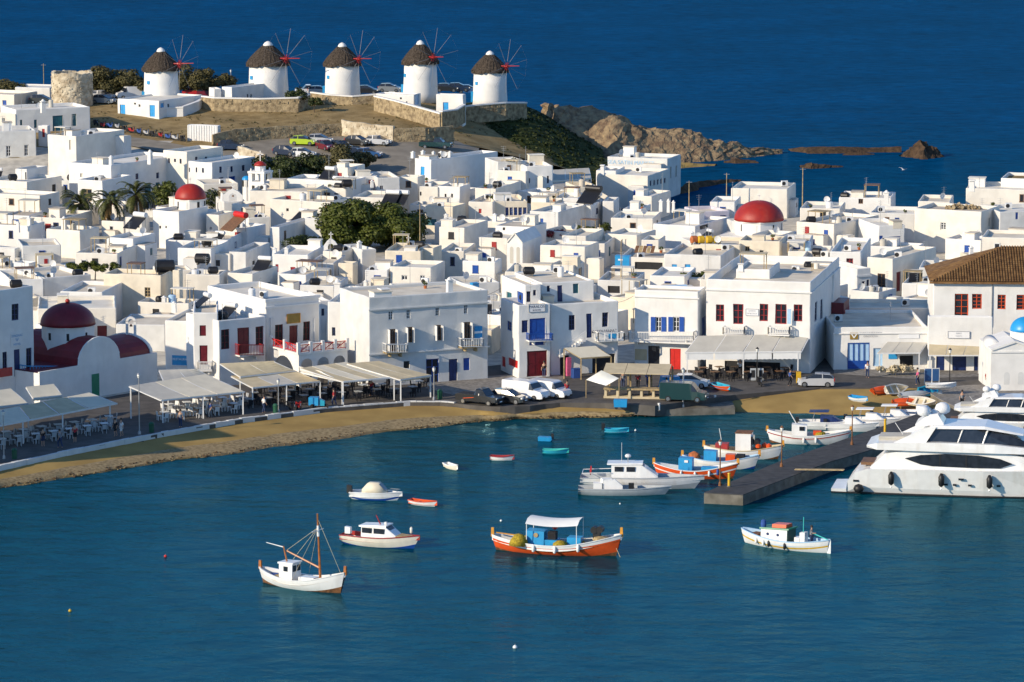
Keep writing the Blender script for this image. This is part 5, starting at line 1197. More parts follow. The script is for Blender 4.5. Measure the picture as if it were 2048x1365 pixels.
# ---------------------------------------------------------------- headland and reefs
def ridged(p,oct=5):
    a,s_,f=0,1.0,1.0
    for k in range(oct): a+=s_*(1-2*abs(noise.noise(Vector((p[0]*f,p[1]*f,p[2]*f+k*7.3))))); s_*=.55; f*=2.1
    return a
def rocks(name,label,crest,width,matn,cat=None,kind=None,rough=1.0,n=90,m_=34,seed=0,front=1.0):
    """ridge along a crest: (photo x, photo y, height)"""
    C=[P(x,y,z=z) for (x,y,z) in crest]; ws=[w_ for w_ in width]
    m=MB(); vs=[];fs=[]; N=len(C)-1
    for i in range(n+1):
        t=i/n*N; k=min(int(t),N-1); f=t-k; c=C[k].lerp(C[k+1],f); wd=ws[k]*(1-f)+ws[k+1]*f
        for j in range(m_+1):
            v=j/m_*2-1; hh=(1-abs(v)**1.3); y=c.y+v*wd*(1.0 if v<0 else 0.8); x=c.x+0.8*noise.noise(Vector((i*.3,j*.3,seed)))
            rr=ridged((x*.11,y*.11,seed)); r2=ridged((x*.33,y*.33,seed+9),3)
            z=-1.2+(c.z+1.2)*hh+rough*(0.55*rr*0.9+0.32*r2)*(0.35+0.65*hh)*min(1,c.z*.45+.2)
            vs.append((x+rough*.3*r2,y+rough*.35*rr,z))
    for i in range(n):
        for j in range(m_): q=i*(m_+1)+j; fs.append((q,q+m_+1,q+m_+2,q+1))
    m.add(vs,fs); o=m.build(name,matn)
    if kind: tag(o,kind=kind)
    else: tag(o,label,cat,'reefs and rocks off the headland')
    return o
rocks('headland','',[(1082,216,7.6),(1112,220,8.2),(1170,224,7.6),(1225,240,6.6),(1290,262,4.6),(1345,270,3.9),(1395,276,3.3),(1440,291,2.0),(1500,301,0.9),(1560,303,0.3)],[8,12,13,12,10,9,8,6,4,2.5],'rock',kind='structure',rough=.95,n=150,m_=46)
rocks('beach_terrace','',[(1060,300,3.6),(1150,316,2.4),(1250,324,1.2),(1340,327,0.7),(1430,329,0.2)],[7,6,5,4,2],'sand',kind='structure',rough=.3,n=60,m_=14,seed=4)
rocks('reef','long low brown reef to the left of the big sea rock',[(1575,300,0.15),(1620,296,0.8),(1680,297,0.7),(1740,298,0.5),(1800,297,0.6)],[2,3.5,3.5,3,2],'reef','reef',rough=.5,n=50,m_=14,seed=2)
rocks('sea_rock','largest sea rock rising at the right end of the reef',[(1798,312,0.1),(1820,300,1.1),(1838,289,2.1),(1850,298,1.3),(1864,303,.9),(1884,313,0.1)],[2.5,4,5,4.5,4,2],'reef','rock',rough=.9,n=50,m_=18,seed=6)
rocks('reef','small brown rock in the sea above the pole',[(1600,334,0.1),(1618,328,.7),(1640,331,.4),(1682,334,0.05)],[2,3,2.5,1.5],'reef','reef',rough=.5,n=30,m_=12,seed=8)
rocks('reef','faint low rock in the water just right of the headland tip',[(1450,325,0.05),(1470,320,.5),(1495,322,.3),(1515,326,0.05)],[2,3,2.5,1.5],'reef','reef',rough=.4,n=30,m_=12,seed=11)
rocks('reef','dark rocks at the foot of the white sea house',[(1340,385,0.3),(1370,372,.9),(1400,366,.6),(1450,362,.3),(1480,362,.1)],[3,4,3,2.5,1.5],'reef','reef',rough=.6,n=30,m_=12,seed=13)
rocks('reef','small reef strip in line with the sea house terrace',[(1680,310,.05),(1710,306,.35),(1750,309,.05)],[1.5,2,1.5],'reef','reef',rough=.4,n=20,m_=10,seed=15)
# green slope right of the mills: scrub ground
def slope_z(X,Y):
    t=ss((Y-596)/46.0); z=3.0+6.3*t; z*=1-0.80*ss((X+1)/19.0); return z+0.25*noise.noise(Vector((X*.3,Y*.3,4)))
heightfield('scrub_slope','scrub',-13,15,590,652,1.2,slope_z)
# ---------------------------------------------------------------- plants
def leafy(mb,blobs,n,size,rnd,flat=0.7):
    tot=sum(b[3]**2 for b in blobs)
    for (x,y,z,r) in blobs:
        k=int(n*r*r/tot)
        for i in range(k):
            d=Vector((rnd.gauss(0,1),rnd.gauss(0,1),rnd.gauss(0,1))).normalized(); q=r*(0.62+0.42*rnd.random()**.6)*(0.85+.3*noise.noise(d*2.2+Vector((x,y,z))))
            c=Vector((x+d.x*q,y+d.y*q,z+d.z*q*flat)); nn=(d+Vector((rnd.uniform(-.7,.7),rnd.uniform(-.7,.7),rnd.uniform(-.2,.9)))).normalized()
            a=nn.cross(Vector((rnd.random(),rnd.random(),rnd.random()))).normalized(); b=nn.cross(a); s_=size*rnd.uniform(.6,1.3)
            mb.add([c-a*s_,c-b*s_*.55,c+a*s_,c+b*s_*.55],[(0,1,2,3)])
def tree(name,label,px,py,zb,blobs,n,size,matn,cat='tree',group=None,trunk=0.22,seed=1,Y=None):
    """blobs in metres from the foot (x, y, z, r)"""
    p=P(px,py,z=zb) if Y is None else P(px,py,Y=Y); rnd=random.Random(seed); r=thing(name,label,cat,p,0,group)
    top=max(b[2] for b in blobs); m=MB(); m.tube((0,0,-1.0),(0.1,0,top*.55),trunk,trunk*.6,8)
    for b in blobs[:7]: m.tube((0.05,0,top*.35),(b[0],b[1],b[2]),trunk*.45,trunk*.12,5)
    m.build('trunk','bark',r)
    m=MB(); leafy(m,blobs,n,size,rnd); m.build('crown',matn,r)['kind']='stuff'
    return r
def blobset(w_,h_,d_,k,rnd,r0=1.0,z0=0.3):
    out=[]
    for i in range(k):
        x=rnd.uniform(-1,1); y=rnd.uniform(-1,1); z=rnd.uniform(0,1)
        if x*x+y*y*.6+(z*.9)**2>1.15: z*=.6
        out.append((x*w_,y*d_,z0*h_+z*h_*(1-z0),r0*rnd.uniform(.7,1.25)))
    return out
rT=random.Random(11)
# big ficus in the middle of town (crown 625-855 x 405-490)
tree('ficus_tree','largest dark green tree in the middle of the town',736,500,2.0,blobset(6.3,5.8,3.6,70,rT,1.8,.18),32000,0.24,'leaf',trunk=.4,seed=3)
tree('green_shrub','low dark green shrub in front of the largest tree',612,512,2.6,blobset(2.8,2.2,1.5,16,rT,1.0,.3),4200,0.18,'leaf_dark','shrub','shrubs between the houses',seed=4)
tree('dark_tree','dark olive tree right of the bell tower',552,392,3.6,blobset(2.6,5.6,2.0,22,rT,1.5,.2),7000,.24,'leaf_dark','tree','dark trees below the car park',seed=5,Y=568)
tree('dark_tree','wide dark tree between bell tower and pergola room',604,388,3.6,blobset(3.0,5.0,2.0,22,rT,1.5,.2),7000,.24,'leaf_dark','tree','dark trees below the car park',seed=6,Y=570)
tree('dark_tree','brownish bushy tree in front of the parked blue cars',672,350,5,blobset(2.4,3.8,2,18,rT,1.3,.2),5000,.22,'leaf_olive','tree','dark trees below the car park',seed=7,Y=580)
tree('dark_tree','low olive bush at the right end of the dark trees',718,338,5,blobset(1.8,2.4,1.5,12,rT,1.1,.2),3000,.2,'leaf_olive','tree','dark trees below the car park',seed=8,Y=582)
tree('green_tree','green tree right behind the smaller red dome',335,430,3.6,blobset(1.8,4.0,1.5,16,rT,1.3,.3),4600,.22,'leaf','tree',None,seed=9,Y=556)
tree('green_tree','dark tree to the right of the smaller red dome',428,432,3.6,blobset(1.4,4.0,1.5,14,rT,1.2,.3),3600,.2,'leaf_dark','tree',None,seed=10,Y=556)
tree('vine','leafy green vine on the white terrace wall, left',190,545,3.4,blobset(3.2,1.2,.8,30,rT,.5,.3),4200,.14,'leaf','shrub','shrubs between the houses',trunk=.08,seed=11)
tree('green_shrub','small round bush beside the hall roof',1392,566,3.4,blobset(1.5,1.6,1.0,9,rT,.7,.3),2000,.14,'leaf','shrub','shrubs between the houses',trunk=.1,seed=12)
tree('green_shrub','roof garden greenery right of centre',1172,466,4.6,blobset(1.3,.9,.8,7,rT,.5,.3),1100,.13,'leaf','shrub','shrubs between the houses',trunk=.06,seed=13)
tree('green_shrub','smaller roof garden bush next to white pointed tent',1211,462,4.6,blobset(.6,.9,.6,5,rT,.45,.3),700,.12,'leaf','shrub','shrubs between the houses',trunk=.05,seed=14)
tree('bougainvillea','purple brown bougainvillea pergola in the town centre',1118,482,3.9,blobset(1.3,1.4,.8,8,rT,.6,.3),1400,.14,'wine_roof','shrub','shrubs between the houses',trunk=.06,seed=15)
tree('dry_reeds','pale dry reed screen under the left shop awning',1790,752,1.25,blobset(1.9,1.1,.4,12,rT,.45,.4),1800,.16,'canvas','shrub',None,trunk=.05,seed=16)
for i,(x,y,w_,h_,sd,lb) in enumerate(((212,188,2.6,4.0,21,'olive tree directly right of the stone tower'),(255,188,2.6,3.7,22,'olive tree left of the leftmost windmill'),(385,186,2.6,4.1,23,'olive tree right behind the leftmost windmill'),(425,186,2.8,4.0,24,'olive tree left of the lamp post by the second windmill'),(15,188,2.2,1.8,25,'low dark bush on the left skyline'),(640,195,0,0,26,''),(594,200,1.2,1.7,27,'round green bush right of the second windmill'))):
    if not lb: continue
    tree('olive_tree',lb,x,y,0,blobset(w_,h_*.95,2.0,22,rT,1.35 if w_>1.5 else .8,.18),7000 if w_>1.5 else 1400,.2,'leaf_olive' if i!=6 else 'leaf_dark','tree','trees on the mill hill',seed=sd,Y=644 if i!=6 else 628)
tree('green_shrub','dark bush spilling over the wall by the second windmill',628,212,0,blobset(1.3,1.2,.8,7,rT,.6,.3),1200,.15,'leaf_dark','shrub','shrubs between the houses',trunk=.08,seed=30,Y=624)
# scrub on the slope: uncountable cover
m=MB(); rs=random.Random(8)
for i in range(1700):
    X,Y_=rs.uniform(-11,15),rs.uniform(594,646); z=slope_z(X,Y_)
    if X>11-(646-Y_)*.02 and rs.random()<.6: continue
    leafy(m,[(X,Y_,z+.1,rs.uniform(.25,.55))],15,.2,rs,.6)
tag(m.build('scrub_cover','leaf_dark'),kind='stuff')
m=MB()
for i in range(260):
    X,Y_=rs.uniform(-12,12),rs.uniform(590,604); z=slope_z(X,Y_); leafy(m,[(X,Y_,z+.3,rs.uniform(.5,1.1))],34,.2,rs,.8)
tag(m.build('bush_cover','leaf_olive'),kind='stuff')
m=MB()
for i in range(900):
    X,Y_=rs.uniform(-66,0),rs.uniform(606,634); 
    if noise.noise(Vector((X*.15,Y_*.15,3)))<.05: continue
    leafy(m,[(X,Y_,hill_z(X,Y_)+.05,rs.uniform(.12,.3))],7,.13,rs,.5)
tag(m.build('dry_tufts','leaf_olive'),kind='stuff')
# palms
def palm(label,px,py,h,seed,Yp,dead=0.25,fl=2.6):
    p=P(px,py,Y=Yp); rnd=random.Random(seed); r=thing('palm_tree',label,'palm',p,0,'palms in the left of the town')
    m=MB(); m.lathe([(.42,-1),(.36,h*.3),(.30,h*.8),(.38,h)],n=10,jit=.06); m.build('trunk','bark',r)
    for i in range(40):
        az=rnd.uniform(0,2*math.pi); el=rnd.uniform(-.7,1.4); L=fl*rnd.uniform(.8,1.1); dd=Vector((math.cos(az),math.sin(az),0)); m=MB(); K=8; pts=[]
        a=el
        q=Vector((0,0,h))
        for k in range(K+1):
            pts.append(q.copy()); q=q+(dd*math.cos(a)+Vector((0,0,math.sin(a))))*(L/K); a-=0.16+.035*k*(1 if el>0 else .4)
        sd=Vector((-dd.y,dd.x,0))
        for k in range(K):
            wd=.55*math.sin(math.pi*(k+.6)/(K+.8))
            for s_ in (-1,1):
                for f in (0.0,.33,.66):
                    c=pts[k].lerp(pts[k+1],f); t=(pts[k+1]-pts[k])*.55; m.add([c,c+t*.8,c+sd*(s_*wd)+t*1.3+Vector((0,0,-wd*.35))],[(0,1,2)])
        m.build('frond','palm_dead' if el<-.35 and rnd.random()<.7 else 'palm',r)
palm('leftmost palm with drooping dark fronds',162,475,4.5,1,535,fl=3.6)
palm('middle palm with a skirt of dead yellow fronds',220,470,4.6,2,532,fl=3.2)
palm('rightmost of the three palms, tall and dark',272,462,4.9,3,540,fl=3.6)
# ---------------------------------------------------------------- boats
def sect(mb,rows):
    """rows of (x, zlo, zhi, halfwidth low, halfwidth high) lofted along x"""
    mb.loft([[(x,-wl,zl),(x,wl,zl),(x,wh,zh),(x,-wh,zh)] for (x,zl,zh,wl,wh) in rows]); return mb
def hull(r,L,B,bow,mid,stern,bands,draft=0.45,transom=False,deck='wood_pale',deckdrop=0.35,rail='boat_white',rake=0.5,n=26,floor=None,full=0.6):
    def half(t):
        if transom: return B/2*((0.80+0.20*ss(t/.4)) if t<.4 else (max(0,1-((t-.4)/.6)**2.4))**.9)
        return B/2*max(0.0,math.sin(math.pi*min(1,max(0,t*0.98+.01))))**full
    def sheer(t):
        a=(t-.45); return mid+(bow-mid)*max(0,a/.55)**2+(stern-mid)*max(0,-a/.45)**2
    V=12
    def pt(t,v,s_,inn=0.0):
        h=half(t)-inn; h=max(h,0.01); k=-draft*(1-abs(2*t-1)**3)
        y=h*(math.sin(math.pi/2*min(1,v))**0.55)*(0.86+.14*v); z=k+(sheer(t)-k)*v
        x=L*(t-.5)+rake*(v)*max(0,(t-.75)/.25)**2-(0 if transom else rake*.7*v*max(0,(.25-t)/.25)**2)
        return (x,s_*y,z)
    ho=None
    for (v0,v1,mt,nm) in bands:
        m=MB(); m.smooth=True; vs=[];fs=[]
        K=max(2,int(V*(v1-v0)))
        for i in range(n+1):
            t=i/n
            for s_ in (-1,1):
                for k in range(K+1): vs.append(pt(t,v0+(v1-v0)*k/K,s_))
        st=2*(K+1)
        for i in range(n):
            for q in (0,1):
                for k in range(K):
                    a=i*st+q*(K+1)+k; f=(a,a+st,a+st+1,a+1); fs.append(f if q==0 else f[::-1])
        if transom:
            for k in range(K): fs.append((k+1,k,K+1+k,K+2+k))
        m.add(vs,fs); o=m.build(nm,mt,r if ho is None else ho)
        if ho is None: ho=o
    # deck
    m=MB(); vs=[];fs=[]
    for i in range(n+1):
        t=i/n; z=(sheer(t)-deckdrop) if floor is None else min(sheer(t)-.1,floor); x,y,_=pt(t,.9,1,0.03); vs+=[(x,-y,z),(x,y,z)]
    for i in range(n): fs.append((2*i,2*i+2,2*i+3,2*i+1))
    m.add(vs,fs); m.build('deck',deck,r)
    # inner bulwark and rail
    m=MB(); vs=[];fs=[]
    for i in range(n+1):
        t=i/n; x,y,z=pt(t,1,1); yi=max(0.005,y-.10); zi=(sheer(t)-deckdrop) if floor is None else min(sheer(t)-.1,floor)
        for s_ in (-1,1): vs+=[(x,s_*(y+.05),z),(x,s_*(y+.05),z+.07),(x,s_*yi,z+.07),(x,s_*yi,zi)]
    for i in range(n):
        for q in (0,1):
            for k in range(3): a=i*8+q*4+k; fs.append((a,a+8,a+9,a+1) if q==0 else (a+1,a+9,a+8,a))
    if transom:
        fs.append((0,1,5,4)); fs.append((1,2,6,5)); fs.append((2,3,7,6))
    m.add(vs,fs); m.build('gunwale',rail,r)
    return dict(half=half,sheer=sheer,pt=pt,L=L)
def boat(name,label,px,py,hd,group='boats in the harbour',z=0.0):
    p=P(px,py,z=z); return thing(name,label,'boat',p,math.radians(hd),group)
def addp(r,name,matn,fn,parent=None):
    m=MB(); fn(m); return m.build(name,matn,parent or r)
def posts(r,hl,matn='ochre',h=.55):
    for (t,s_) in ((0.995,1),(0.005,-1)):
        x,y,z=hl['pt'](t,1,1); addp(r,'stem_post',matn,lambda m:m.box((x+s_*.04,0,z+h*.3),(.28,.18,h),0,.8))
def fender(r,x,y,z,l=.5,mt='canvas_white',rad=.13): addp(r,'fender',mt,lambda m:(setattr(m,'smooth',True),m.lathe([(.02,-l/2),(rad,-l*.36),(rad,l*.3),(.04,l/2)],(x,y,z),8)))
def cabin(r,rows,mt,name='cabin'): return addp(r,name,mt,lambda m:sect(m,rows))
# 1 white kaiki with mast
r=boat('fishing_boat','white wooden fishing boat with tall brown mast and furled boom',604,1176,-33)
hl=hull(r,7.8,2.7,1.75,.78,1.25,[(0.34,1,'boat_white','hull'),(0,.34,'rust','keel')],deck='wood_pale'); posts(r,hl,'varnish',.75)
c=cabin(r,[(-1.9,.35,1.95,.62,.58),(-.55,.35,2.0,.66,.6)],'boat_white'); addp(r,'cabin_roof','boat_white',lambda m:sect(m,[(-2.0,1.94,2.06,.66,.62),(-.45,1.99,2.12,.7,.66)]),c)
for s_ in (-.3,.3): addp(r,'window','glass',lambda m:m.box((-.53,s_,1.6),(.06,.42,.5)),c)
for s_ in (-.9,): addp(r,'window','glass',lambda m:m.box((-1.2,-.63,1.55),(.4,.06,.4)),c)
addp(r,'hatch','boat_white',lambda m:sect(m,[(.0,.4,1.0,.55,.5),(1.5,.45,1.05,.5,.45)])); addp(r,'seat','cloth_blue',lambda m:m.box((-2.9,0,.75),(.7,1.0,.18)))
addp(r,'engine_box','wood_pale',lambda m:m.box((-2.3,0,.6),(.5,.9,.5)))
addp(r,'mast','varnish',lambda m:m.tube((1.9,0,.3),(1.62,0,6.4),.12,.07,10)); addp(r,'mast_band','boat_white',lambda m:m.tube((1.70,0,4.5),(1.66,0,5.4),.115,.10,10))
addp(r,'boom','varnish',lambda m:m.tube((1.75,0,1.9),(-1.7,.2,2.9),.09,.07,8)); addp(r,'mizzen','varnish',lambda m:m.tube((-1.5,0,2.0),(-1.85,0,3.3),.08,.06,8)); addp(r,'gaff','steel_white',lambda m:m.tube((-1.8,0,3.2),(-3.6,0,3.4),.05,.03,6)); addp(r,'spreader','steel_white',lambda m:m.tube((1.65,-.8,5.0),(1.65,.8,5.0),.04))
for q in ((3.9,0,1.7),(-2.4,.8,1.0),(-.2,1.2,.8),(-.2,-1.2,.8),(-1.7,.2,2.9)): addp(r,'rope','canvas',lambda m:m.bar((1.63,0,6.0 if q[0]>0 else 5.2),q,.02))
addp(r,'rudder','rust',lambda m:m.box((-3.75,0,.0),(.4,.08,.7)))
# 2 cabin cruiser
r=boat('cabin_cruiser','ivory cabin cruiser with red trim and blue keel stripe',757,1092,-22)
hl=hull(r,6.6,2.4,1.15,.85,.85,[(.36,1,'ivory','hull'),(0,.36,'blue','keel')],transom=True,deck='ivory',rail='red',rake=.6)
c=cabin(r,[(-1.3,.6,1.75,.85,.72),(.9,.65,1.85,.85,.72),(1.9,.8,1.1,.7,.6)],'boat_white'); addp(r,'cabin_roof','boat_white',lambda m:sect(m,[(-1.5,1.74,1.84,.8,.76),(1.05,1.84,1.95,.82,.78)]),c)
for x,w_ in ((-.75,.9),(.4,1.0)):
    for s_ in (-1,1): addp(r,'window','glass',lambda m:m.box((x,s_*.80,1.45),(w_,.05,.45)),c)
addp(r,'windscreen','glass',lambda m:m.quad((.98,-.6,1.8),(1.75,-.55,1.2),(1.75,.55,1.2),(.98,.6,1.8)),c)
addp(r,'mast','red',lambda m:m.tube((.2,0,1.9),(-.2,0,2.7),.06,.05)); addp(r,'search_light','steel_white',lambda m:m.box((.7,0,2.05),(.2,.2,.2)))
addp(r,'outboard_motor','boat_white',lambda m:sect(m,[(-3.1,.9,1.5,.22,.2),(-2.6,.9,1.45,.22,.18)])); addp(r,'anchor','rust',lambda m:m.bar((3.2,0,1.15),(3.9,0,.9),.08)); fender(r,3.1,0,1.6,.6,'ivory',.14)
addp(r,'foredeck','wood_pale',lambda m:sect(m,[(1.9,.9,1.12,.75,.7),(3.2,1.0,1.14,.12,.1)]))
# 3 small runabout
r=boat('motor_boat','small white motor boat with blue stripe and beige canopy',748,999,-14)
hl=hull(r,4.4,1.8,.75,.68,.62,[(.55,1,'boat_white','hull'),(.35,.55,'blue','stripe'),(0,.35,'boat_white','keel')],transom=True,deck='boat_white',rake=.5)
addp(r,'canopy','canvas_pale',lambda m:(setattr(m,'smooth',True),sect(m,[(-1.0,.6,1.0,.72,.5),(-.5,.6,1.55,.74,.5),(.5,.6,1.6,.7,.45),(1.2,.7,.85,.5,.4)]))); addp(r,'windscreen','glass',lambda m:m.quad((.62,-.5,1.5),(1.2,-.42,.92),(1.2,.42,.92),(.62,.5,1.5)))
addp(r,'outboard_motor','black',lambda m:sect(m,[(-2.55,.5,1.25,.2,.18),(-2.1,.5,1.2,.2,.16)])); addp(r,'bow_rail','metal',lambda m:(m.bar((1.2,.5,1.0),(2.5,0,1.05),.03),m.bar((1.2,-.5,1.0),(2.5,0,1.05),.03)))
# dinghies
def dinghy(label,px,py,hd,L,out,inn,rail,z=0.0,motor=False,tilt=0.0,group='small dinghies'):
    r=boat('dinghy',label,px,py,hd,group,z); hl=hull(r,L,L*.42,.5,.36,.42,[(.0,1,out,'hull')],draft=.18,transom=True,deck=inn,rail=rail,rake=.25,floor=.12,n=14)
    for x in (-L*.2,L*.12): addp(r,'thwart',rail,lambda m:m.box((x,0,.30),(.2,L*.36,.04)))
    if motor: addp(r,'outboard_motor','black',lambda m:sect(m,[(-L*.5-.3,.3,1.0,.14,.12),(-L*.5+.05,.3,.95,.14,.12)]))
    r.rotation_euler.x=tilt; return r
dinghy('small white rowing boat with orange inside',845,1011,-30,2.6,'boat_white','terracotta','orange_paint')
dinghy('little cream dinghy seen end-on, leftmost of the small ones',902,938,-58,2.0,'ivory','canvas_pale','canvas_white')
dinghy('little white dinghy with red rail',1002,921,-8,2.1,'boat_white','canvas_pale','red')
dinghy('little turquoise dinghy beside the blue punt',1109,908,-4,2.3,'cyan_paint','turquoise','turquoise')
dinghy('bright cyan dinghy with a black outboard near the beach',1231,866,-4,2.2,'cyan_paint','canvas_white','cyan_paint',motor=True)
r=boat('punt','small blue box-like punt with motor',1090,882,-10,'small dinghies'); addp(r,'hull','boat_blue',lambda m:sect(m,[(-.65,-.1,.42,.3,.38),(.5,-.1,.4,.3,.38),(.7,.1,.42,.28,.36)])); addp(r,'outboard_motor','black',lambda m:m.box((.75,0,.5),(.25,.2,.5)))
# 5 orange kaiki
r=boat('fishing_boat','bright orange fishing boat with white sun canopy in the open harbour',1112,1106,-15)
hl=hull(r,10.6,3.3,1.9,.85,1.3,[(.82,1,'boat_white','bulwark'),(.22,.82,'orange_paint','hull'),(0,.22,'rust','keel')],deck='wood_pale',deckdrop=.45,rake=.5); posts(r,hl,'ochre',.8)
c=cabin(r,[(-2.5,.5,1.95,.75,.65),(-.9,.5,1.9,.75,.65)],'boat_blue'); addp(r,'porthole','wood_pale',lambda m:m.tube((-1.6,-.72,1.6),(-1.6,-.76,1.6),.2,.2,12),c)
addp(r,'side_locker','boat_blue',lambda m:m.box((-.4,0,.85),(1.2,1.3,.7))); addp(r,'net_box','boat_blue',lambda m:m.box((1.7,0,1.0),(1.2,1.1,1.0)))
def canopy(m):
    K=8; vs=[];fs=[]
    for i in range(K+1):
        x=-2.4+4.6*i/K; sg=.18*math.sin(math.pi*i/K)
        for (y,dz) in ((-1.25,-.35),(-.5,0),(.5,.05),(1.25,-.05)): vs.append((x,y,3.0+dz-sg+(0.05*i/K)))
    for i in range(K):
        for k in range(3): q=i*4+k; fs.append((q,q+4,q+5,q+1))
    m.smooth=True; m.add(vs,fs)
cn=addp(r,'canopy','canvas_white',canopy)
for x in (-2.3,2.1):
    for y in (-1.2,1.2): addp(r,'canopy_post','steel_white',lambda m:m.bar((x,y,.8),(x,y,2.68 if y<0 else 2.95),.05),cn)
addp(r,'crew_seat','cloth_black',lambda m:m.box((-.3,0,1.5),(.7,.8,.7))); addp(r,'red_float','bright_red',lambda m:m.lathe([(.02,0),(.25,.15),(.2,.4),(.02,.5)],(-.2,.4,1.9),8))
for x,y,q,h_ in ((-3.0,-1.15,.75,1.0),(.6,-.9,.6,.55),(2.0,.3,.5,.5),(-2.6,.6,.5,.6)): addp(r,'fishing_net','net_yellow',lambda m:(setattr(m,'smooth',True),m.lathe([(q*1.05,0),(q*.95,h_*.5),(q*.5,h_*.9),(.05,h_)],(x,y,.75),12,jit=.12)))
for x,z in ((3.4,2.2),(3.9,2.25)): addp(r,'winch','black',lambda m:m.tube((x,-.35,z),(x,.35,z),.3,.3,12))
addp(r,'winch_stand','black',lambda m:m.box((3.6,0,1.6),(.6,.5,1.0))); addp(r,'rope_pile','wood_pale',lambda m:m.lathe([(.7,0),(.6,.25),(.2,.35)],(4.0,-.2,1.35),10,jit=.15))
for x in (-1.6,.3,2.3):
    x_,y_,z_=hl['pt']((x+5.3)/10.6,.8,-1); fender(r,x_,y_-.12,z_,.7,'canvas_white',.14)
addp(r,'tiller','ochre',lambda m:m.bar((-5.3,0,1.5),(-3.4,0,1.35),.09)); addp(r,'mooring_rope','canvas',lambda m:m.bar((4.9,0,1.6),(5.8,-.4,-.1),.03))
# 6 white, green and yellow kaiki under way
r=boat('fishing_boat','white fishing boat with yellow stripe, green cabin roof and orange hatch',1572,1096,146)
hl=hull(r,8.2,2.7,1.25,.78,1.15,[(.62,.85,'boat_white','hull'),(.85,1,'boat_white','bulwark'),(.50,.62,'yellow','stripe'),(.0,.50,'boat_white','keel')],deck='canvas_grey',rail='pale_blue',rake=.3); 
c=cabin(r,[(-.5,.5,1.75,.8,.72),(2.1,.5,1.6,.78,.7)],'boat_white'); addp(r,'cabin_roof','green_paint',lambda m:sect(m,[(-.7,1.73,1.85,.84,.8),(2.2,1.58,1.7,.82,.78)]),c); addp(r,'cabin_back','dark_green',lambda m:m.box((-.52,0,1.2),(.08,1.4,1.15)),c)
addp(r,'roof_hatch','orange_paint',lambda m:sect(m,[(-.3,1.84,2.12,.55,.5),(1.1,1.76,2.05,.55,.5)]),c)
for x in (.4,1.4):
    for s_ in (-1,1): addp(r,'porthole','navy',lambda m:m.tube((x,s_*.72,1.2),(x,s_*.80,1.2),.12,.12,10),c)
addp(r,'console','boat_white',lambda m:sect(m,[(-2.0,.4,1.6,.32,.3),(-1.5,.4,1.55,.32,.3)])); addp(r,'bench','boat_white',lambda m:m.box((-1.25,0,.75),(.5,.7,.7)))
addp(r,'blue_drum','cloth_blue',lambda m:m.lathe([(.22,0),(.25,.3),(.2,.62),(.08,.68)],(2.0,.45,1.65),12)); addp(r,'pole','turquoise',lambda m:m.bar((-1.7,0,1.5),(-1.75,.05,2.9),.05)); addp(r,'tiller','turquoise',lambda m:m.bar((-2.4,0,1.65),(-4.2,0,1.15),.07)); addp(r,'coil','rust',lambda m:m.box((2.9,0,.85),(.8,1.0,.3)))
addp(r,'rudder','boat_white',lambda m:m.box((-4.25,0,.35),(.35,.1,1.6)))
for x in (-.6,1.0,1.6,2.4):
    x_,y_,z_=hl['pt']((x+4.1)/8.2,.7,1); fender(r,x_,y_+.1,z_,.6,'black' if x in(-.6,1.0) else 'canvas_white',.12)
KA=r
# moored behind the jetty
r=boat('fishing_boat','orange fishing boat with light blue cabin moored at the jetty',1390,955,-12)
hl=hull(r,7.2,2.4,1.5,.75,1.25,[(.62,.72,'boat_white','stripe'),(.72,1,'orange_paint','bulwark'),(.2,.62,'orange_paint','hull'),(0,.2,'rust','keel')],rake=.5); posts(r,hl,'ochre',.6); c=cabin(r,[(-1.5,.5,1.9,.65,.55),(-.2,.5,1.85,.65,.55)],'boat_blue'); addp(r,'porthole','canvas_white',lambda m:m.box((-.75,-.62,1.6),(.35,.06,.22)),c); addp(r,'locker','boat_blue',lambda m:m.box((1.4,0,.85),(1.5,.9,.4)))
for x in (-1.2,.2,1.6,2.4):
    x_,y_,z_=hl['pt']((x+3.8)/7.6,.75,-1); fender(r,x_,y_-.1,z_,.6,'boat_white' if x!=2.4 else 'cloth_blue',.12)
r=boat('fishing_boat','white fishing boat with red and blue gear behind the orange moored boat',1440,936,-12)
hl=hull(r,6.6,2.2,1.4,.75,1.1,[(.25,1,'boat_white','hull'),(0,.25,'blue','keel')],rail='pale_blue'); posts(r,hl,'ochre',.6); cabin(r,[(-1.5,.5,1.7,.6,.5),(-.3,.5,1.65,.6,.5)],'boat_blue'); addp(r,'crate','orange_paint',lambda m:m.box((1.0,.2,1.0),(.9,.8,.7))); addp(r,'crate','cloth_black',lambda m:m.box((2.0,-.1,1.1),(.8,.8,.6))); addp(r,'fish_net','terracotta',lambda m:m.lathe([(.6,0),(.5,.4),(.1,.6)],(-2.5,0,.9),10,jit=.12))
r=boat('fishing_boat','fishing boat with tall white box cabin and orange floats, third at the jetty',1485,916,-12)
hl=hull(r,6.9,2.3,1.4,.8,1.1,[(.25,1,'boat_white','hull'),(0,.25,'rust','keel')],rail='canvas'); posts(r,hl,'ochre',.6); c=cabin(r,[(-.6,.5,2.5,.75,.72),(.9,.5,2.5,.75,.72)],'boat_white'); addp(r,'cabin_roof','rust',lambda m:m.box((.15,0,2.55),(1.6,1.6,.08)),c); addp(r,'bow_house','red',lambda m:sect(m,[(-2.6,.6,1.4,.6,.5),(-1.4,.6,1.4,.6,.5)])); addp(r,'dark_window','glass',lambda m:m.box((1.0,-.0,1.8),(.2,1.2,.8)),c)
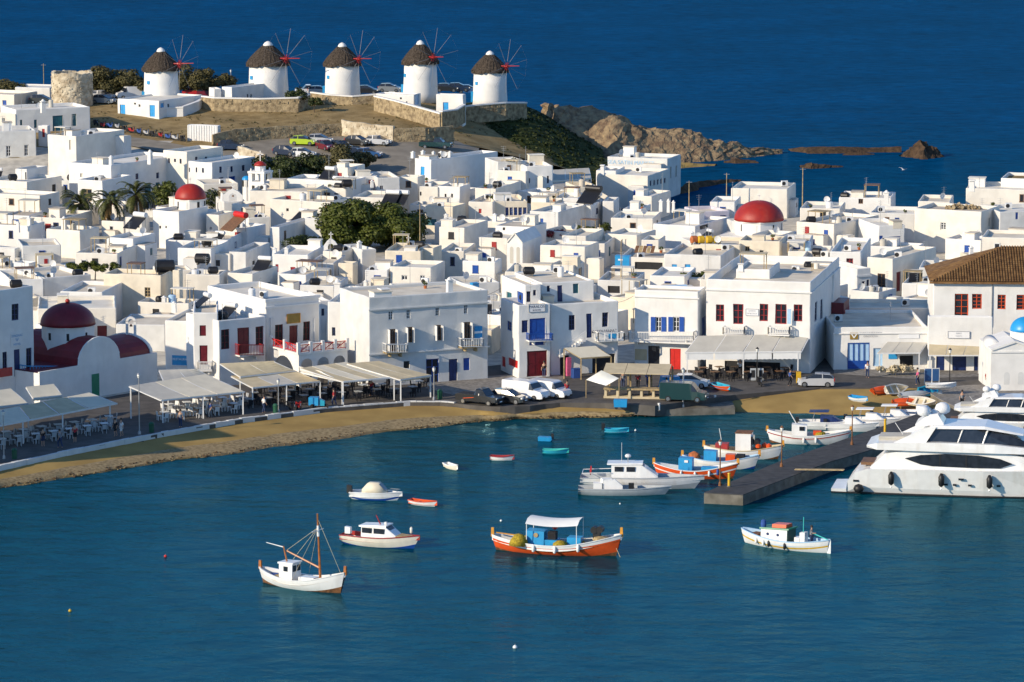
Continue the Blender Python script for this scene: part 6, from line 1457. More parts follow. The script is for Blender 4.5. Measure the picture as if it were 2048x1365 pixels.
for x,y in ((1.6,-.4),(2.1,.3),(2.6,-.2)): addp(r,'float','orange_paint',lambda m:m.lathe([(.02,0),(.28,.15),(.28,.4),(.02,.55)],(x,y,1.0),10))
addp(r,'net_drum','cloth_black',lambda m:m.tube((1.4,-.5,1.6),(1.4,.5,1.6),.3,.3,12)); addp(r,'pole','steel_white',lambda m:m.bar((-2.0,0,1.2),(-2.3,0,2.8),.05))
r=boat('fishing_boat','white fishing boat with red stripe at the far side of the jetty',1616,887,-6)
hl=hull(r,7.4,2.4,1.4,.85,1.3,[(.78,.86,'red','stripe'),(.86,1,'boat_white','bulwark'),(.25,.78,'boat_white','hull'),(0,.25,'rust','keel')]); posts(r,hl,'ochre',.5); c=cabin(r,[(-1.6,.6,1.95,.6,.5),(-.1,.6,1.85,.6,.5)],'boat_white'); addp(r,'window','glass',lambda m:m.box((-.6,-.58,1.55),(.5,.06,.4)),c); addp(r,'net','net_yellow',lambda m:m.lathe([(.6,0),(.5,.3),(.1,.45)],(1.2,0,.8),10,jit=.1)); addp(r,'engine_box','orange_paint',lambda m:m.box((.9,0,1.1),(.8,.5,.4))); addp(r,'davit','steel_white',lambda m:m.bar((-1.2,0,2.0),(-1.9,0,3.2),.08))
for x in (-.4,.8): x_,y_,z_=hl['pt']((x+3.7)/7.4,.7,-1); fender(r,x_,y_-.1,z_,.6,'boat_white',.12)
# 12 pilot launch and RIB
r=boat('launch','white harbour launch with cabin and blue windscreen',1275,976,-4)
hl=hull(r,10.6,2.9,1.2,1.1,1.0,[(.5,1,'boat_white','hull'),(.0,.5,'boat_grey','keel')],transom=True,deck='boat_white',rake=.9,rail='boat_grey')
c=cabin(r,[(-2.4,.9,2.3,.95,.82),(.3,.9,2.35,.95,.8),(1.9,1.0,1.25,.8,.7)],'boat_white'); addp(r,'windscreen','navy',lambda m:m.quad((.42,-.72,2.28),(1.5,-.68,1.48),(1.5,.68,1.48),(.42,.72,2.28)),c)
for x in (-1.7,-.6):
    for s_ in (-1,1): addp(r,'window','glass',lambda m:m.box((x,s_*.90,1.9),(.8,.06,.45)),c)
addp(r,'roof_rail','boat_white',lambda m:sect(m,[(-2.8,2.3,2.42,.95,.9),(.5,2.35,2.47,.9,.85)]),c); addp(r,'radar','boat_white',lambda m:m.lathe([(.25,0),(.3,.12),(.2,.25),(.02,.3)],(-.9,0,2.9),10)); addp(r,'radar_post','metal',lambda m:m.bar((-.9,0,2.4),(-.9,0,2.95),.08)); addp(r,'aerial','steel_white',lambda m:m.bar((-1.5,.3,2.4),(-1.5,.3,4.2),.03))
for y in (-.6,.5): addp(r,'lifebuoy','bright_red',lambda m:m.tube((-4.4,y,1.6),(-4.3,y,1.6),.32,.32,12))
addp(r,'aft_rail','boat_white',lambda m:(m.bar((-5.1,-1.0,1.5),(-2.5,-1.1,1.6),.05),m.bar((-5.1,1.0,1.5),(-2.5,1.1,1.6),.05),m.bar((-5.1,-1.0,1.5),(-5.1,1.0,1.5),.05)))['kind']='stuff'
r=boat('inflatable_boat','grey rigid inflatable boat alongside the white launch',1243,989,-1)
hl=hull(r,8.0,2.3,.75,.6,.6,[(.0,1,'boat_grey','tube')],transom=True,deck='canvas_grey',rail='boat_grey',rake=.6,deckdrop=.2); addp(r,'console','boat_white',lambda m:sect(m,[(-1.6,.4,1.3,.35,.3),(-.6,.4,1.4,.35,.25),(.1,.4,.8,.3,.25)])); addp(r,'seat','canvas_white',lambda m:m.box((-2.2,0,.8),(.8,.8,.6))); addp(r,'motor','canvas_white',lambda m:m.box((-1.4,.2,1.0),(.9,.7,.9),.3)); addp(r,'dark_bin','black',lambda m:m.box((.9,0,.8),(.5,.6,.5)))
# small motor boats at the back of the jetty
def runabout(label,px,py,hd,L,cab='canvas_white',strip='boat_white',top=True):
    r=boat('motor_boat',label,px,py,hd,'small motor boats moored at the back'); hull(r,L,L*.36,.9,.75,.7,[(.45,1,'boat_white','hull'),(0,.45,strip,'keel')],transom=True,deck='boat_white',rake=.5,n=16)
    c=cabin(r,[(-L*.1,.6,1.4,L*.13,L*.10),(L*.12,.6,1.35,L*.12,L*.10),(L*.26,.75,.9,L*.09,L*.07)],cab); addp(r,'windscreen','glass',lambda m:m.quad((L*.125,-L*.09,1.33),(L*.23,-L*.08,.98),(L*.23,L*.08,.98),(L*.125,L*.09,1.33)),c)
    if top: addp(r,'bimini','canvas_white' if cab!='navy' else 'navy',lambda m:sect(m,[(-L*.3,1.75,1.82,L*.13,L*.12),(L*.05,1.8,1.87,L*.13,L*.12)])); addp(r,'frame','metal',lambda m:(m.bar((-L*.25,L*.12,.7),(-L*.2,L*.12,1.76),.04),m.bar((-L*.25,-L*.12,.7),(-L*.2,-L*.12,1.76),.04)))
    addp(r,'outboard_motor','black',lambda m:m.box((-L*.52,0,.8),(.35,.3,.7))); return r
runabout('white motor boat with dark hardtop behind the jetty, leftmost of its row',1652,858,-8,5.6,'navy')
runabout('white open motor boat in the second place of the back row',1700,862,-10,4.8,top=False)
runabout('white motor boat with pale canopy, third in the back row',1742,853,-12,5.0)
runabout('white motor boat nearest the beach in the back row',1790,846,-12,4.6,strip='blue')
runabout('small white boat in front of the yacht radar domes',1842,838,-14,4.6,top=False)
# beached boats
def beached(label,px,py,hd,L,out,inn,rail,z,tx=0.0,flip=False,ty=0.0):
    r=dinghy(label,px,py,hd,L,out,inn,rail,z=z,group='boats pulled up on the beach'); r.rotation_euler=(math.pi+tx if flip else tx,ty,math.radians(hd)); r.location.z+=.55 if flip else .22
beached('beached boat with red hull and blue inside beside the cafe',1442,782,-60,2.9,'orange_paint','boat_blue','cyan_paint',1.2)
beached('small blue and white boat alone on the sand',1716,806,-40,2.0,'boat_white','boat_blue','boat_blue',.9,.1)
beached('upturned orange-red boat at the edge of the sand',1766,786,30,2.6,'orange_paint','rust','orange_paint',1.1,.3,True)
beached('cream boat leaning on its side on the sand',1788,786,40,2.8,'ivory','canvas','ivory',1.1,.9)
beached('upturned grey boat hull in the beached heap',1828,796,20,3.2,'boat_grey','canvas_grey','boat_grey',1.0,.2,True)
beached('orange boat lying in front of the grey upturned hull',1812,810,10,2.8,'orange_paint','rust','orange_paint',.8,.3,True)
beached('white boat in front of the heap on the sand',1842,812,-25,2.8,'ivory','canvas','ivory',.8,.6)
beached('cyan boat standing on edge by the information boards',1856,790,35,2.8,'cyan_paint','boat_blue','cyan_paint',1.1,.8)
beached('white sailing dinghy on a stand near the street lamp',1880,780,5,2.9,'boat_white','canvas_white','boat_white',1.9,0)
addp(None,'boat_stand','metal',lambda m:(m.box((P(1880,790,z=GZ).x,P(1880,790,z=GZ).y,GZ+.35),(.5,.5,.75),0,.5)))
tag(bpy.data.objects['boat_stand'],'small metal stand carrying the white sailing dinghy','stand')
# ---------------------------------------------------------------- motor yachts
def yacht(label,px,py,hd,sc=1.0,simple=False):
    r=thing('motor_yacht',label,'yacht',P(px,py,z=0),math.radians(hd),'motor yachts at the jetty')
    # x from stern 0 to bow 27
    m=MB(); m.smooth=False; rows=[]
    for (x,zl,zh,wl,wh) in ((0,-.4,.45,2.2,2.4),(1.4,-.4,.5,2.3,2.5),(1.5,-.4,1.3,2.3,2.55),(2.2,-.4,2.3,2.35,2.7),(3.4,-.4,2.75,2.4,2.85),(8,-.5,2.85,2.4,3.0),(14,-.5,2.9,2.3,3.0),(19,-.5,3.1,1.7,2.8),(23,-.4,3.35,.9,2.0),(26,-.1,3.6,.2,.9),(27.3,1.0,3.8,.02,.05)): rows.append([(x,-wl*.75,zl),(x,wl*.75,zl),(x,wl,zl+(zh-zl)*.35),(x,wh,zh),(x,-wh,zh),(x,-wl,zl+(zh-zl)*.35)])
    m.loft(rows); hu=m.build('hull','boat_white',r)
    addp(r,'boot_stripe','black',lambda m:m.loft([[(x,-wl,-.1),(x,wl,-.1),(x,wl+.02,.14),(x,-wl-.02,.14)] for (x,wl) in ((-.02,2.32),(1.4,2.38),(8,2.46),(14,2.36),(19,1.78),(23,.98),(26,.27))]),hu)
    addp(r,'main_saloon','boat_white',lambda m:sect(m,[(3.6,2.6,2.9,2.3,2.3),(5.0,2.7,4.35,2.45,2.3),(7.0,2.7,4.75,2.45,2.3),(15.5,2.7,4.75,2.4,2.2),(19,2.9,4.1,2.0,1.7),(21.5,3.1,3.4,1.3,1.0)]))
    for s_ in (-1,1):
        def eye(m):
            up=[(6.8,3.95),(8.2,4.35),(10.5,4.55),(13.5,4.5),(15.5,4.2),(16.6,3.75)]; lo=[(6.8,3.9),(8.2,3.35),(9.3,3.2),(13.0,3.15),(15.5,3.2),(16.6,3.7)]
            vs=[(x,s_*2.47,z) for x,z in up]+[(x,s_*2.47,z) for x,z in lo]; n=len(up)
            m.add(vs,[(k,k+1,n+k+1,n+k) for k in range(n-1)])
        w_=addp(r,'saloon_window','glass',eye)
        for x in (10.0,12.4): addp(r,'window_divider','black',lambda m:m.box((x,s_*2.475,3.85),(.14,.03,1.3)),w_)
    addp(r,'fly_deck','boat_white',lambda m:sect(m,[(3.2,4.85,5.15,1.9,2.2),(4.2,4.8,5.5,2.7,2.75),(10,4.8,5.75,2.75,2.75),(15,4.8,5.7,2.7,2.6),(19.0,4.7,5.2,2.1,1.9),(21.5,4.2,4.5,1.2,1.0)]))
    addp(r,'bridge','glass',lambda m:sect(m,[(9.0,5.6,7.15,2.1,1.8),(13.0,5.6,7.2,2.1,1.8),(16.2,5.6,6.6,1.9,1.5),(18.5,5.3,5.5,1.4,1.1)]))
    addp(r,'bridge_roof','boat_white',lambda m:sect(m,[(6.6,5.6,5.75,2.3,2.3),(8.0,6.3,6.5,2.25,2.2),(9.2,7.1,7.4,2.2,2.1),(14.0,7.2,7.5,2.15,2.0),(17.5,6.55,6.7,1.6,1.4)]))
    for s_ in (-1,1):
        addp(r,'side_fin','boat_white',lambda m:m.add([(5.6,s_*2.35,5.5),(8.6,s_*2.3,5.5),(9.6,s_*2.2,7.3),(8.6,s_*2.2,7.2),(5.6,s_*2.45,5.5),(8.6,s_*2.4,5.5),(9.6,s_*2.3,7.3),(8.6,s_*2.3,7.2)],[(0,1,2,3),(7,6,5,4),(0,4,5,1),(1,5,6,2),(2,6,7,3),(3,7,4,0)]))
        for x in (11.5,13.8): addp(r,'bridge_pillar','boat_white',lambda m:m.bar((x,s_*2.07,5.6),(x+.5,s_*1.84,7.2),.3,.06))
    addp(r,'radar_arch','boat_white',lambda m:sect(m,[(7.6,7.1,7.4,1.6,1.5),(8.8,7.3,8.4,1.5,1.2),(9.6,7.3,8.5,1.4,1.2),(10.2,7.4,7.6,1.4,1.3)]))
    for (x,y,q) in ((8.3,-.9,.62),(9.9,.6,.72),(9.2,-.1,.35)): addp(r,'radar_dome','boat_white',lambda m:(setattr(m,'smooth',True),m.lathe([(q*.5,0),(q*.95,q*.3),(q,q*.8),(q*.8,q*1.35),(q*.35,q*1.65),(.02,q*1.7)],(x,y,8.2),18)))
    for x in (5.6,10.2,14.6,18.4):
        wy=3.08 if x<15 else 2.85; f_=addp(r,'fender','black',lambda m:(setattr(m,'smooth',True),m.lathe([(.05,-.75),(.26,-.55),(.28,.3),(.1,.7)],(x,-wy,1.9),12))); addp(r,'fender_tip','boat_white',lambda m:m.lathe([(.02,-.2),(.1,-.1),(.05,.05)],(x,-wy,1.05),8),f_)
    addp(r,'ball_fender','black',lambda m:(setattr(m,'smooth',True),m.lathe([(.02,-.5),(.35,-.35),(.5,0),(.35,.35),(.02,.5)],(2.6,-2.9,.65),14)))
    for x in (10.6,11.4,12.8,14.7,15.4,18.0): addp(r,'porthole','glass',lambda m:m.box((x,-2.70 if x<15 else -2.5,1.35),(.34,.1,.2)))
    for x in (2.3,12.0,20.0): addp(r,'vent','glass',lambda m:m.box((x,-2.90 if 5<x<16 else -2.55,2.0 if x>5 else 1.4),(.5,.1,.2)))
    addp(r,'aft_table','timber',lambda m:m.box((3.4,0,3.0),(1.6,2.6,.3)))
    addp(r,'deck_tender','canvas_grey',lambda m:sect(m,[(4.2,5.5,5.9,1.0,1.2),(7.2,5.5,6.0,1.0,1.1)]))
    addp(r,'flag_staff','steel_white',lambda m:m.bar((6.5,0,5.7),(5.6,0,7.2),.05))
    r.scale=(sc,sc,sc*.88); return r
yacht('large white motor yacht with dark oval window and black fenders at the jetty',1668,976,-11)
yacht('second white yacht half hidden behind the large one',1868,868,-8,.62)
yacht('white yacht with dark red top at the right edge, farthest one',1985,846,-9,.5)
# buoys and gull
for (x,y,mt,lb,rad) in ((331,1113,'bright_red','small red buoy on the left of the open harbour',.14),(140,1222,'yellow','small yellow buoy at lower left',.14),(1030,1295,'canvas_white','white buoy nearest the camera',.18),(1002,1042,'canvas_white','white buoy left above the orange boat',.11),(1271,861,'canvas_white','white buoy right of the cyan dinghy',.11),(1240,1008,'canvas_white','tiny white buoy below the grey inflatable',.08)):
    p=P(x,y,z=.05); r=thing('buoy',lb,'buoy',p,0,'mooring buoys'); addp(r,'float',mt,lambda m:(setattr(m,'smooth',True),m.lathe([(.02,-rad),(rad*.8,-rad*.6),(rad,0),(rad*.8,rad*.6),(.02,rad)],n=14))); addp(r,'ring','metal',lambda m:m.tube((0,0,rad),(0,0,rad*1.5),.02))
p=P(1807,340,Y=560); r=thing('seagull','white gull gliding over the sea at upper right','bird',p,.6)
def gull(m):
    m.smooth=True; m.lathe([(.01,-.3),(.06,-.2),(.09,0),(.06,.2),(.02,.3)],n=8); m.v=[(z,y,x*.8) for (x,y,z) in m.v]
    for s_ in (-1,1): m.add([(.12,s_*.05,.02),(-.1,s_*.05,.02),(-.02,s_*.5,.2),(.12,s_*.5,.22),(-.12,s_*1.0,.3)],[(0,1,2,3),(3,2,4)])
addp(r,'body','canvas_white',gull)
# ---------------------------------------------------------------- jetties
def slab_path(name,label,poly,z1,matn,sidem='concrete',cat='jetty'):
    W=[P(x,y,z=z1) for x,y in poly]; c=sum(W,Vector())/len(W); c.z=0; r=thing(name,label,cat,c,0,None,world=True)
    m=MB(); m.prism([(p.x,p.y) for p in W],-1.0,z1-.02); m.build('pier_body',sidem,r)
    m=MB(); m.prism([(p.x,p.y) for p in W],z1-.02,z1+.06); m.build('deck_slab',matn,r); return r,W
jt,W=slab_path('jetty','long dark concrete jetty running from the quay into the harbour',[(1408,987),(1486,991),(1660,925),(1935,845),(1990,815),(1880,812),(1800,842),(1560,924)],.95,'jetty_top')
a,b=P(1408,1002,z=.1),P(1490,1007,z=.1); m=MB(); m.box(((a.x+b.x)/2,(a.y+b.y)/2-.05,.15),((b-a).length*.98,.25,.5),math.atan2(b.y-a.y,b.x-a.x)); m.build('weed_band','weed',jt)
m=MB(); pp=[P(1590,939,z=1.3),P(1688,940,z=1.5)]; m.bar(pp[0],pp[1],.5,.08); gp=thing('gangway','narrow pale gangway from jetty to the yacht stern','gangway',pp[0],0,None); gp.location=(0,0,0); m.build('plank','wood_pale',gp)
fq,W=slab_path('quay_stub','low concrete quay stub in front of the fish stalls',[(1296,822),(1470,817),(1462,798),(1440,786),(1330,800),(1290,812)],.62,'concrete')
rq,W=slab_path('right_quay','paved quay corner at the right edge behind the yachts',[(1925,822),(2200,790),(2200,760),(1840,776),(1880,800)],1.3,'flagstone','concrete','quay')
# ---------------------------------------------------------------- domes, bell towers, chapels in the town
def dome_church(label,px,ydrum,rpx,zbase,drum_h,Yd,dm,ysc=.78,block=None,cross=True,door=None):
    c=P(px,ydrum,Y=Yd); R=rpx/FPX*(c.y*CT+62*ST); r=thing('domed_church',label,'church',Vector((c.x,c.y,zbase)),0,'domed churches',world=True)
    zd=c.z
    m=MB(); m.lathe([(R*.97,zbase),(R*.97,zd-.15),(R*1.03,zd-.13),(R*1.03,zd)],(c.x,c.y,0),8); dr=m.build('drum','white',r)
    for ang in (-150,-105,-60,-15):
        t=math.radians(ang+7.5); q=MB(); q.box((c.x+R*.90*math.cos(t),c.y+R*.90*math.sin(t),zd-drum_h*.45),(.2,.34,.9),t); sub(q,'arched_window','dark' if ang!=-105 else 'grey_plaster',dr,r)
    m=MB(); m.smooth=True; m.lathe([(R*1.02*math.cos(t),zd+R*ysc*math.sin(t)) for t in [math.pi/2*k/12 for k in range(12)]]+[(.02,zd+R*ysc)],(c.x,c.y,0),32); do=m.build('dome',dm,r)
    if cross:
        zz=zd+R*ysc; q=MB(); q.bar((c.x,c.y,zz-.1),(c.x,c.y,zz+.9),.09); q.bar((c.x-.25,c.y,zz+.6),(c.x+.25,c.y,zz+.6),.09); sub(q,'cross','white',do,r)['kind']='stuff'
    if block:
        w_,d_,h_,rz=block; m=MB(); m.box((c.x,c.y+.5,(zbase+zd-drum_h)/2),(w_,d_,zd-drum_h-zbase),math.radians(rz)); m.build('nave','white',r)
    return r
dome_church('church with the largest red dome, in the right half of the town',1518,440,49,2.0,1.9,521,'dome_red',.80,(9,8,4,-20))
dome_church('church with smaller red dome and white cross, left of centre',381,397,31,3.0,1.7,529,'dome_red',.95,(5,5,3,-25))
dome_church('tiny blue dome beside the bell tower',493,360,9,3.2,1.0,556,'dome_blue',.9,None,False)
def bell_tower():
    c=P(521,383,Y=553); s_=(c.y*CT+62*ST)/FPX; r=thing('bell_tower','white bell tower with red cupola and cross','bell tower',Vector((c.x,c.y,2.5)),0,'domed churches',world=True); a=math.radians(-25)
    w_=36*s_; zt=P(521,345,Y=c.y).z
    m=MB(); m.box((c.x,c.y,(2.5+zt)/2-.6),(w_,w_,zt-2.5-1.2),a); m.build('shaft','white',r)
    for i in (-1,1):
        for j in (-1,1):
            m=MB(); ox,oy=i*w_*.38,j*w_*.38; m.box((c.x+ox*math.cos(a)-oy*math.sin(a),c.y+ox*math.sin(a)+oy*math.cos(a),zt-.7),(w_*.22,w_*.22,1.4),a); m.build('pier','white',r)
            m=MB(); m.lathe([(.12,0),(.1,.3),(.02,.45)],(c.x+ox*math.cos(a)-oy*math.sin(a),c.y+ox*math.sin(a)+oy*math.cos(a),zt+.2),6); m.build('finial','white',r)
    m=MB(); m.box((c.x,c.y,zt+.08),(w_*1.05,w_*1.05,.3),a); m.build('cornice','white',r)
    m=MB(); m.lathe([(w_*.3,0),(w_*.3,.7),(w_*.34,.75)],(c.x,c.y,zt+.2),8); m.build('lantern','white',r)
    m=MB(); m.smooth=True; m.lathe([(w_*.36,0),(w_*.3,.3),(w_*.14,.55),(.02,.65)],(c.x,c.y,zt+.95),14); cu=m.build('cupola','dome_red',r)
    m=MB(); m.bar((c.x,c.y,zt+1.5),(c.x,c.y,zt+3.0),.14); m.bar((c.x-.45,c.y,zt+2.5),(c.x+.45,c.y,zt+2.5),.14); m.build('cross','white',r)['kind']='stuff'
    for s2 in (-1,1):
        m=MB(); e=Vector((math.cos(a),math.sin(a),0)); n=Vector((math.sin(a),-math.cos(a),0)); q=c+e*(s2*w_*.18)+n*(w_*.5); m.box((q.x,q.y,zt-2.3),(.4,.08,1.1),a); m.build('louvre','dark',r)
bell_tower()
def bell_arch(label,px,py,Y_,w_,h_):
    c=P(px,py,Y=Y_); r=thing('bell_arch',label,'bell arch',c,0,'bell arches on the chapels')
    out=[(-w_/2,-.3),(-w_/2,h_*.35),(-w_*.28,h_*.72),(0,h_),(w_*.28,h_*.72),(w_/2,h_*.35),(w_/2,-.3)]
    inn=[(-w_*.2,-.3),(-w_*.2,h_*.3),(-w_*.14,h_*.46),(0,h_*.54),(w_*.14,h_*.46),(w_*.2,h_*.3),(w_*.2,-.3)]
    m=MB(); vs=[];fs=[]
    for y in (-.2,.2): vs+=[(x,y,z) for x,z in out]+[(x,y,z) for x,z in inn]
    for k in range(6):
        fs+=[(k,k+7,k+8,k+1),(14+k,14+k+1,14+k+8,14+k+7),(k,k+1,14+k+1,14+k),(k+7,14+k+7,14+k+8,k+8)]
    m.add(vs,fs); m.build('arch','white',r)
    addp(r,'bell','timber',lambda m:m.lathe([(.16,0),(.13,.15),(.04,.24)],(0,0,h_*.2),8)); addp(r,'cross','white',lambda m:(m.bar((0,0,h_*.95),(0,0,h_+.75),.1),m.bar((-.28,0,h_+.45),(.28,0,h_+.45),.1)))
bell_arch('white bell arch with cross in front of the largest tree',662,500,494,1.8,1.5)
bell_arch('small round bell arch with cross on the cream chapel',817,502,503,1.4,1.2)
bell_arch('white belfry arch on the small chapel under the bell tower',466,398,537,2.6,1.4)
def chapel_front():
    a=math.radians(-18); B0=P(1045,522,Y=497); e=Vector((math.cos(a),math.sin(a),0)); n=Vector((math.sin(a),-math.cos(a),0)); L=-solve_px(B0,e,1014); A0=B0-e*L; zt=P(1045,487,Y=B0.y).z; zp=P(1030,468,Y=B0.y).z
    r=thing('chapel','white gabled chapel front with two tall arched windows, town centre','chapel',Vector((A0.x,A0.y,2)),0,'domed churches',world=True); D=8
    m=MB(); prof=[(0,1.5),(L,1.5),(L,zt),(L/2,zp),(0,zt)]; pt=lambda u,d,z:(A0.x+e.x*u-n.x*d,A0.y+e.y*u-n.y*d,z)
    m.add([pt(u,0,z) for u,z in prof]+[pt(u,D,z) for u,z in prof],[(0,1,2,3,4),(9,8,7,6,5)]+[((k+1)%5,k,k+5,(k+1)%5+5) for k in range(5)]); m.build('wall','white',r)
    for u in (L*.3,L*.72):
        m=MB(); z0=zt-2.6; vs=[pt(u+x,-.015,z) for x,z in [(-.22,z0),(.22,z0)]+[(.22*math.cos(math.pi*k/6),z0+1.9+.22*math.sin(math.pi*k/6)) for k in range(7)]]; m.add(vs,[tuple(range(9))]); m.build('arched_window','canvas_grey',r)
    for d in (1.5,3.2,5.0):
        m=MB(); m.box(pt(L+.01,d,zt-1.6),(.06,.5,1.8),a); m.build('arched_window','canvas_white',r)
    for (p,q) in ((prof[4],prof[3]),(prof[3],prof[2])): 
        m=MB(); m.bar(pt(p[0],-.05,p[1]+.05),pt(q[0],-.05,q[1]+.05),.2,.16); m.build('coping','warm',r)
chapel_front()
# ---------------------------------------------------------------- roof equipment
def short(lab,k=7):
    w=lab.split()[:k]
    while w[-1] in('with','the','a','and','of','in','on','by','at','above','below','under','behind','left','right','one','two','its','small','over','to','beside','near','just','large','tall','white','four','front','flat-roofed','dark','big'): w=w[:-1]
    return ' '.join(w).rstrip(',')
EQ=dict(ant='rooftop aerials',sol='solar water heaters on roofs',tank='water tanks on roofs',ac='air conditioners on roofs',dish='satellite dishes',pot='potted plants on roofs')
def L16(t):
    w=t.split()[:16]
    while w[-1] in('with','the','a','and','of','in','on','by','at','above','below','under','behind','left','right','its','just','front'): w=w[:-1]
    t=' '.join(w)
    if t in SEEN: t=' '.join(['another']+w[:15])
    SEEN.add(t); return t
SEEN=set()
def mk_ant(p,h,lab):
    r=thing('aerial',lab,'aerial',p,random.uniform(0,3),EQ['ant']); addp(r,'mast','metal',lambda m:m.tube((0,0,-.2),(0,0,h),.035,.02,5)); 
    for k in range(3): addp(r,'aerial_rod','metal',lambda m:m.bar((-.45+.08*k,0,h-.12-.25*k),(.45-.08*k,0,h-.12-.25*k),.022))
    return r
def mk_sol(p,lab,rz=-.5,sc=1.0,tm='steel_white',pm='black'):
    r=thing('solar_heater',lab,'solar heater',p,rz,EQ['sol']); addp(r,'collector',pm,lambda m:m.add([(-.9,-.9,.15),(.9,-.9,.15),(.9,.5,1.15),(-.9,.5,1.15),(-.9,-.9,.07),(.9,-.9,.07),(.9,.5,1.07),(-.9,.5,1.07)],[(0,1,2,3),(7,6,5,4),(0,4,5,1),(1,5,6,2),(2,6,7,3),(3,7,4,0)])); addp(r,'boiler',tm,lambda m:m.tube((-.8,.62,1.35),(.8,.62,1.35),.27,.27,12))
    for x in (-.7,.7): addp(r,'stand','metal',lambda m:m.bar((x,.6,-.05),(x,.6,1.2),.05))
    r.scale=(sc,sc,sc); return r
def mk_tank(p,lab,mt,rad,L,rz=0.2,up=False):
    r=thing('water_tank',lab,'water tank',p,rz,EQ['tank'])
    if up: addp(r,'barrel',mt,lambda m:(setattr(m,'smooth',False),m.lathe([(rad*.9,0),(rad,rad*.3),(rad,L*.9),(rad*.6,L),(.05,L*1.03)],n=16)))
    else: addp(r,'barrel',mt,lambda m:m.loft([[(x,q*math.cos(t),rad+.15+q*math.sin(t)) for t in [2*math.pi*k/14 for k in range(14)]] for (x,q) in ((-L/2,rad*.4),(-L/2+.12,rad*.9),(-L/2+.2,rad),(L/2-.2,rad),(L/2-.12,rad*.9),(L/2,rad*.4))]))
    if not up:
        for x in (-L*.3,L*.3): addp(r,'saddle','concrete',lambda m:m.box((x,0,.15),(.15,rad*1.3,.3)))
    else: addp(r,'lid','dark',lambda m:m.lathe([(rad*.3,0),(rad*.3,.08)],(0,0,L*1.02),10))
    return r
def mk_ac(p,lab,rz=0):
    r=thing('air_conditioner',lab,'air conditioner',p,rz,EQ['ac']); addp(r,'casing','steel_white',lambda m:m.box((0,0,.42),(.9,.36,.75))); addp(r,'fan_grille','dark',lambda m:m.tube((-.15,-.175,.42),(-.15,-.2,.42),.27,.27,14)); addp(r,'base','concrete',lambda m:m.box((0,0,.02),(.9,.4,.06)))
def mk_dish(p,lab,rz=0):
    r=thing('satellite_dish',lab,'satellite dish',p,rz,EQ['dish']); addp(r,'pole','metal',lambda m:m.tube((0,0,-.05),(0,0,.8),.035)); 
    def d(m):
        m.smooth=True; m.lathe([(.02,0),(.25,.03),(.42,.10),(.45,.12)],n=14,cap=False); m.v=[(x,-z-.03+0.0,y+.9) for (x,y,z) in m.v]
    addp(r,'dish','steel_white',d); addp(r,'arm','metal',lambda m:m.bar((0,-.05,.6),(0,-.5,.88),.03))
def mk_pot(p,lab,seed):
    r=thing('potted_plant',lab,'potted plant',p,0,EQ['pot']); addp(r,'pot','terracotta',lambda m:m.lathe([(.14,0),(.2,.3),(.22,.32)],n=10)); m=MB(); leafy(m,[(0,0,.62,.34)],60,.11,random.Random(seed)); m.build('foliage','leaf',r)['kind']='stuff'
rq_=random.Random(99); nk=0
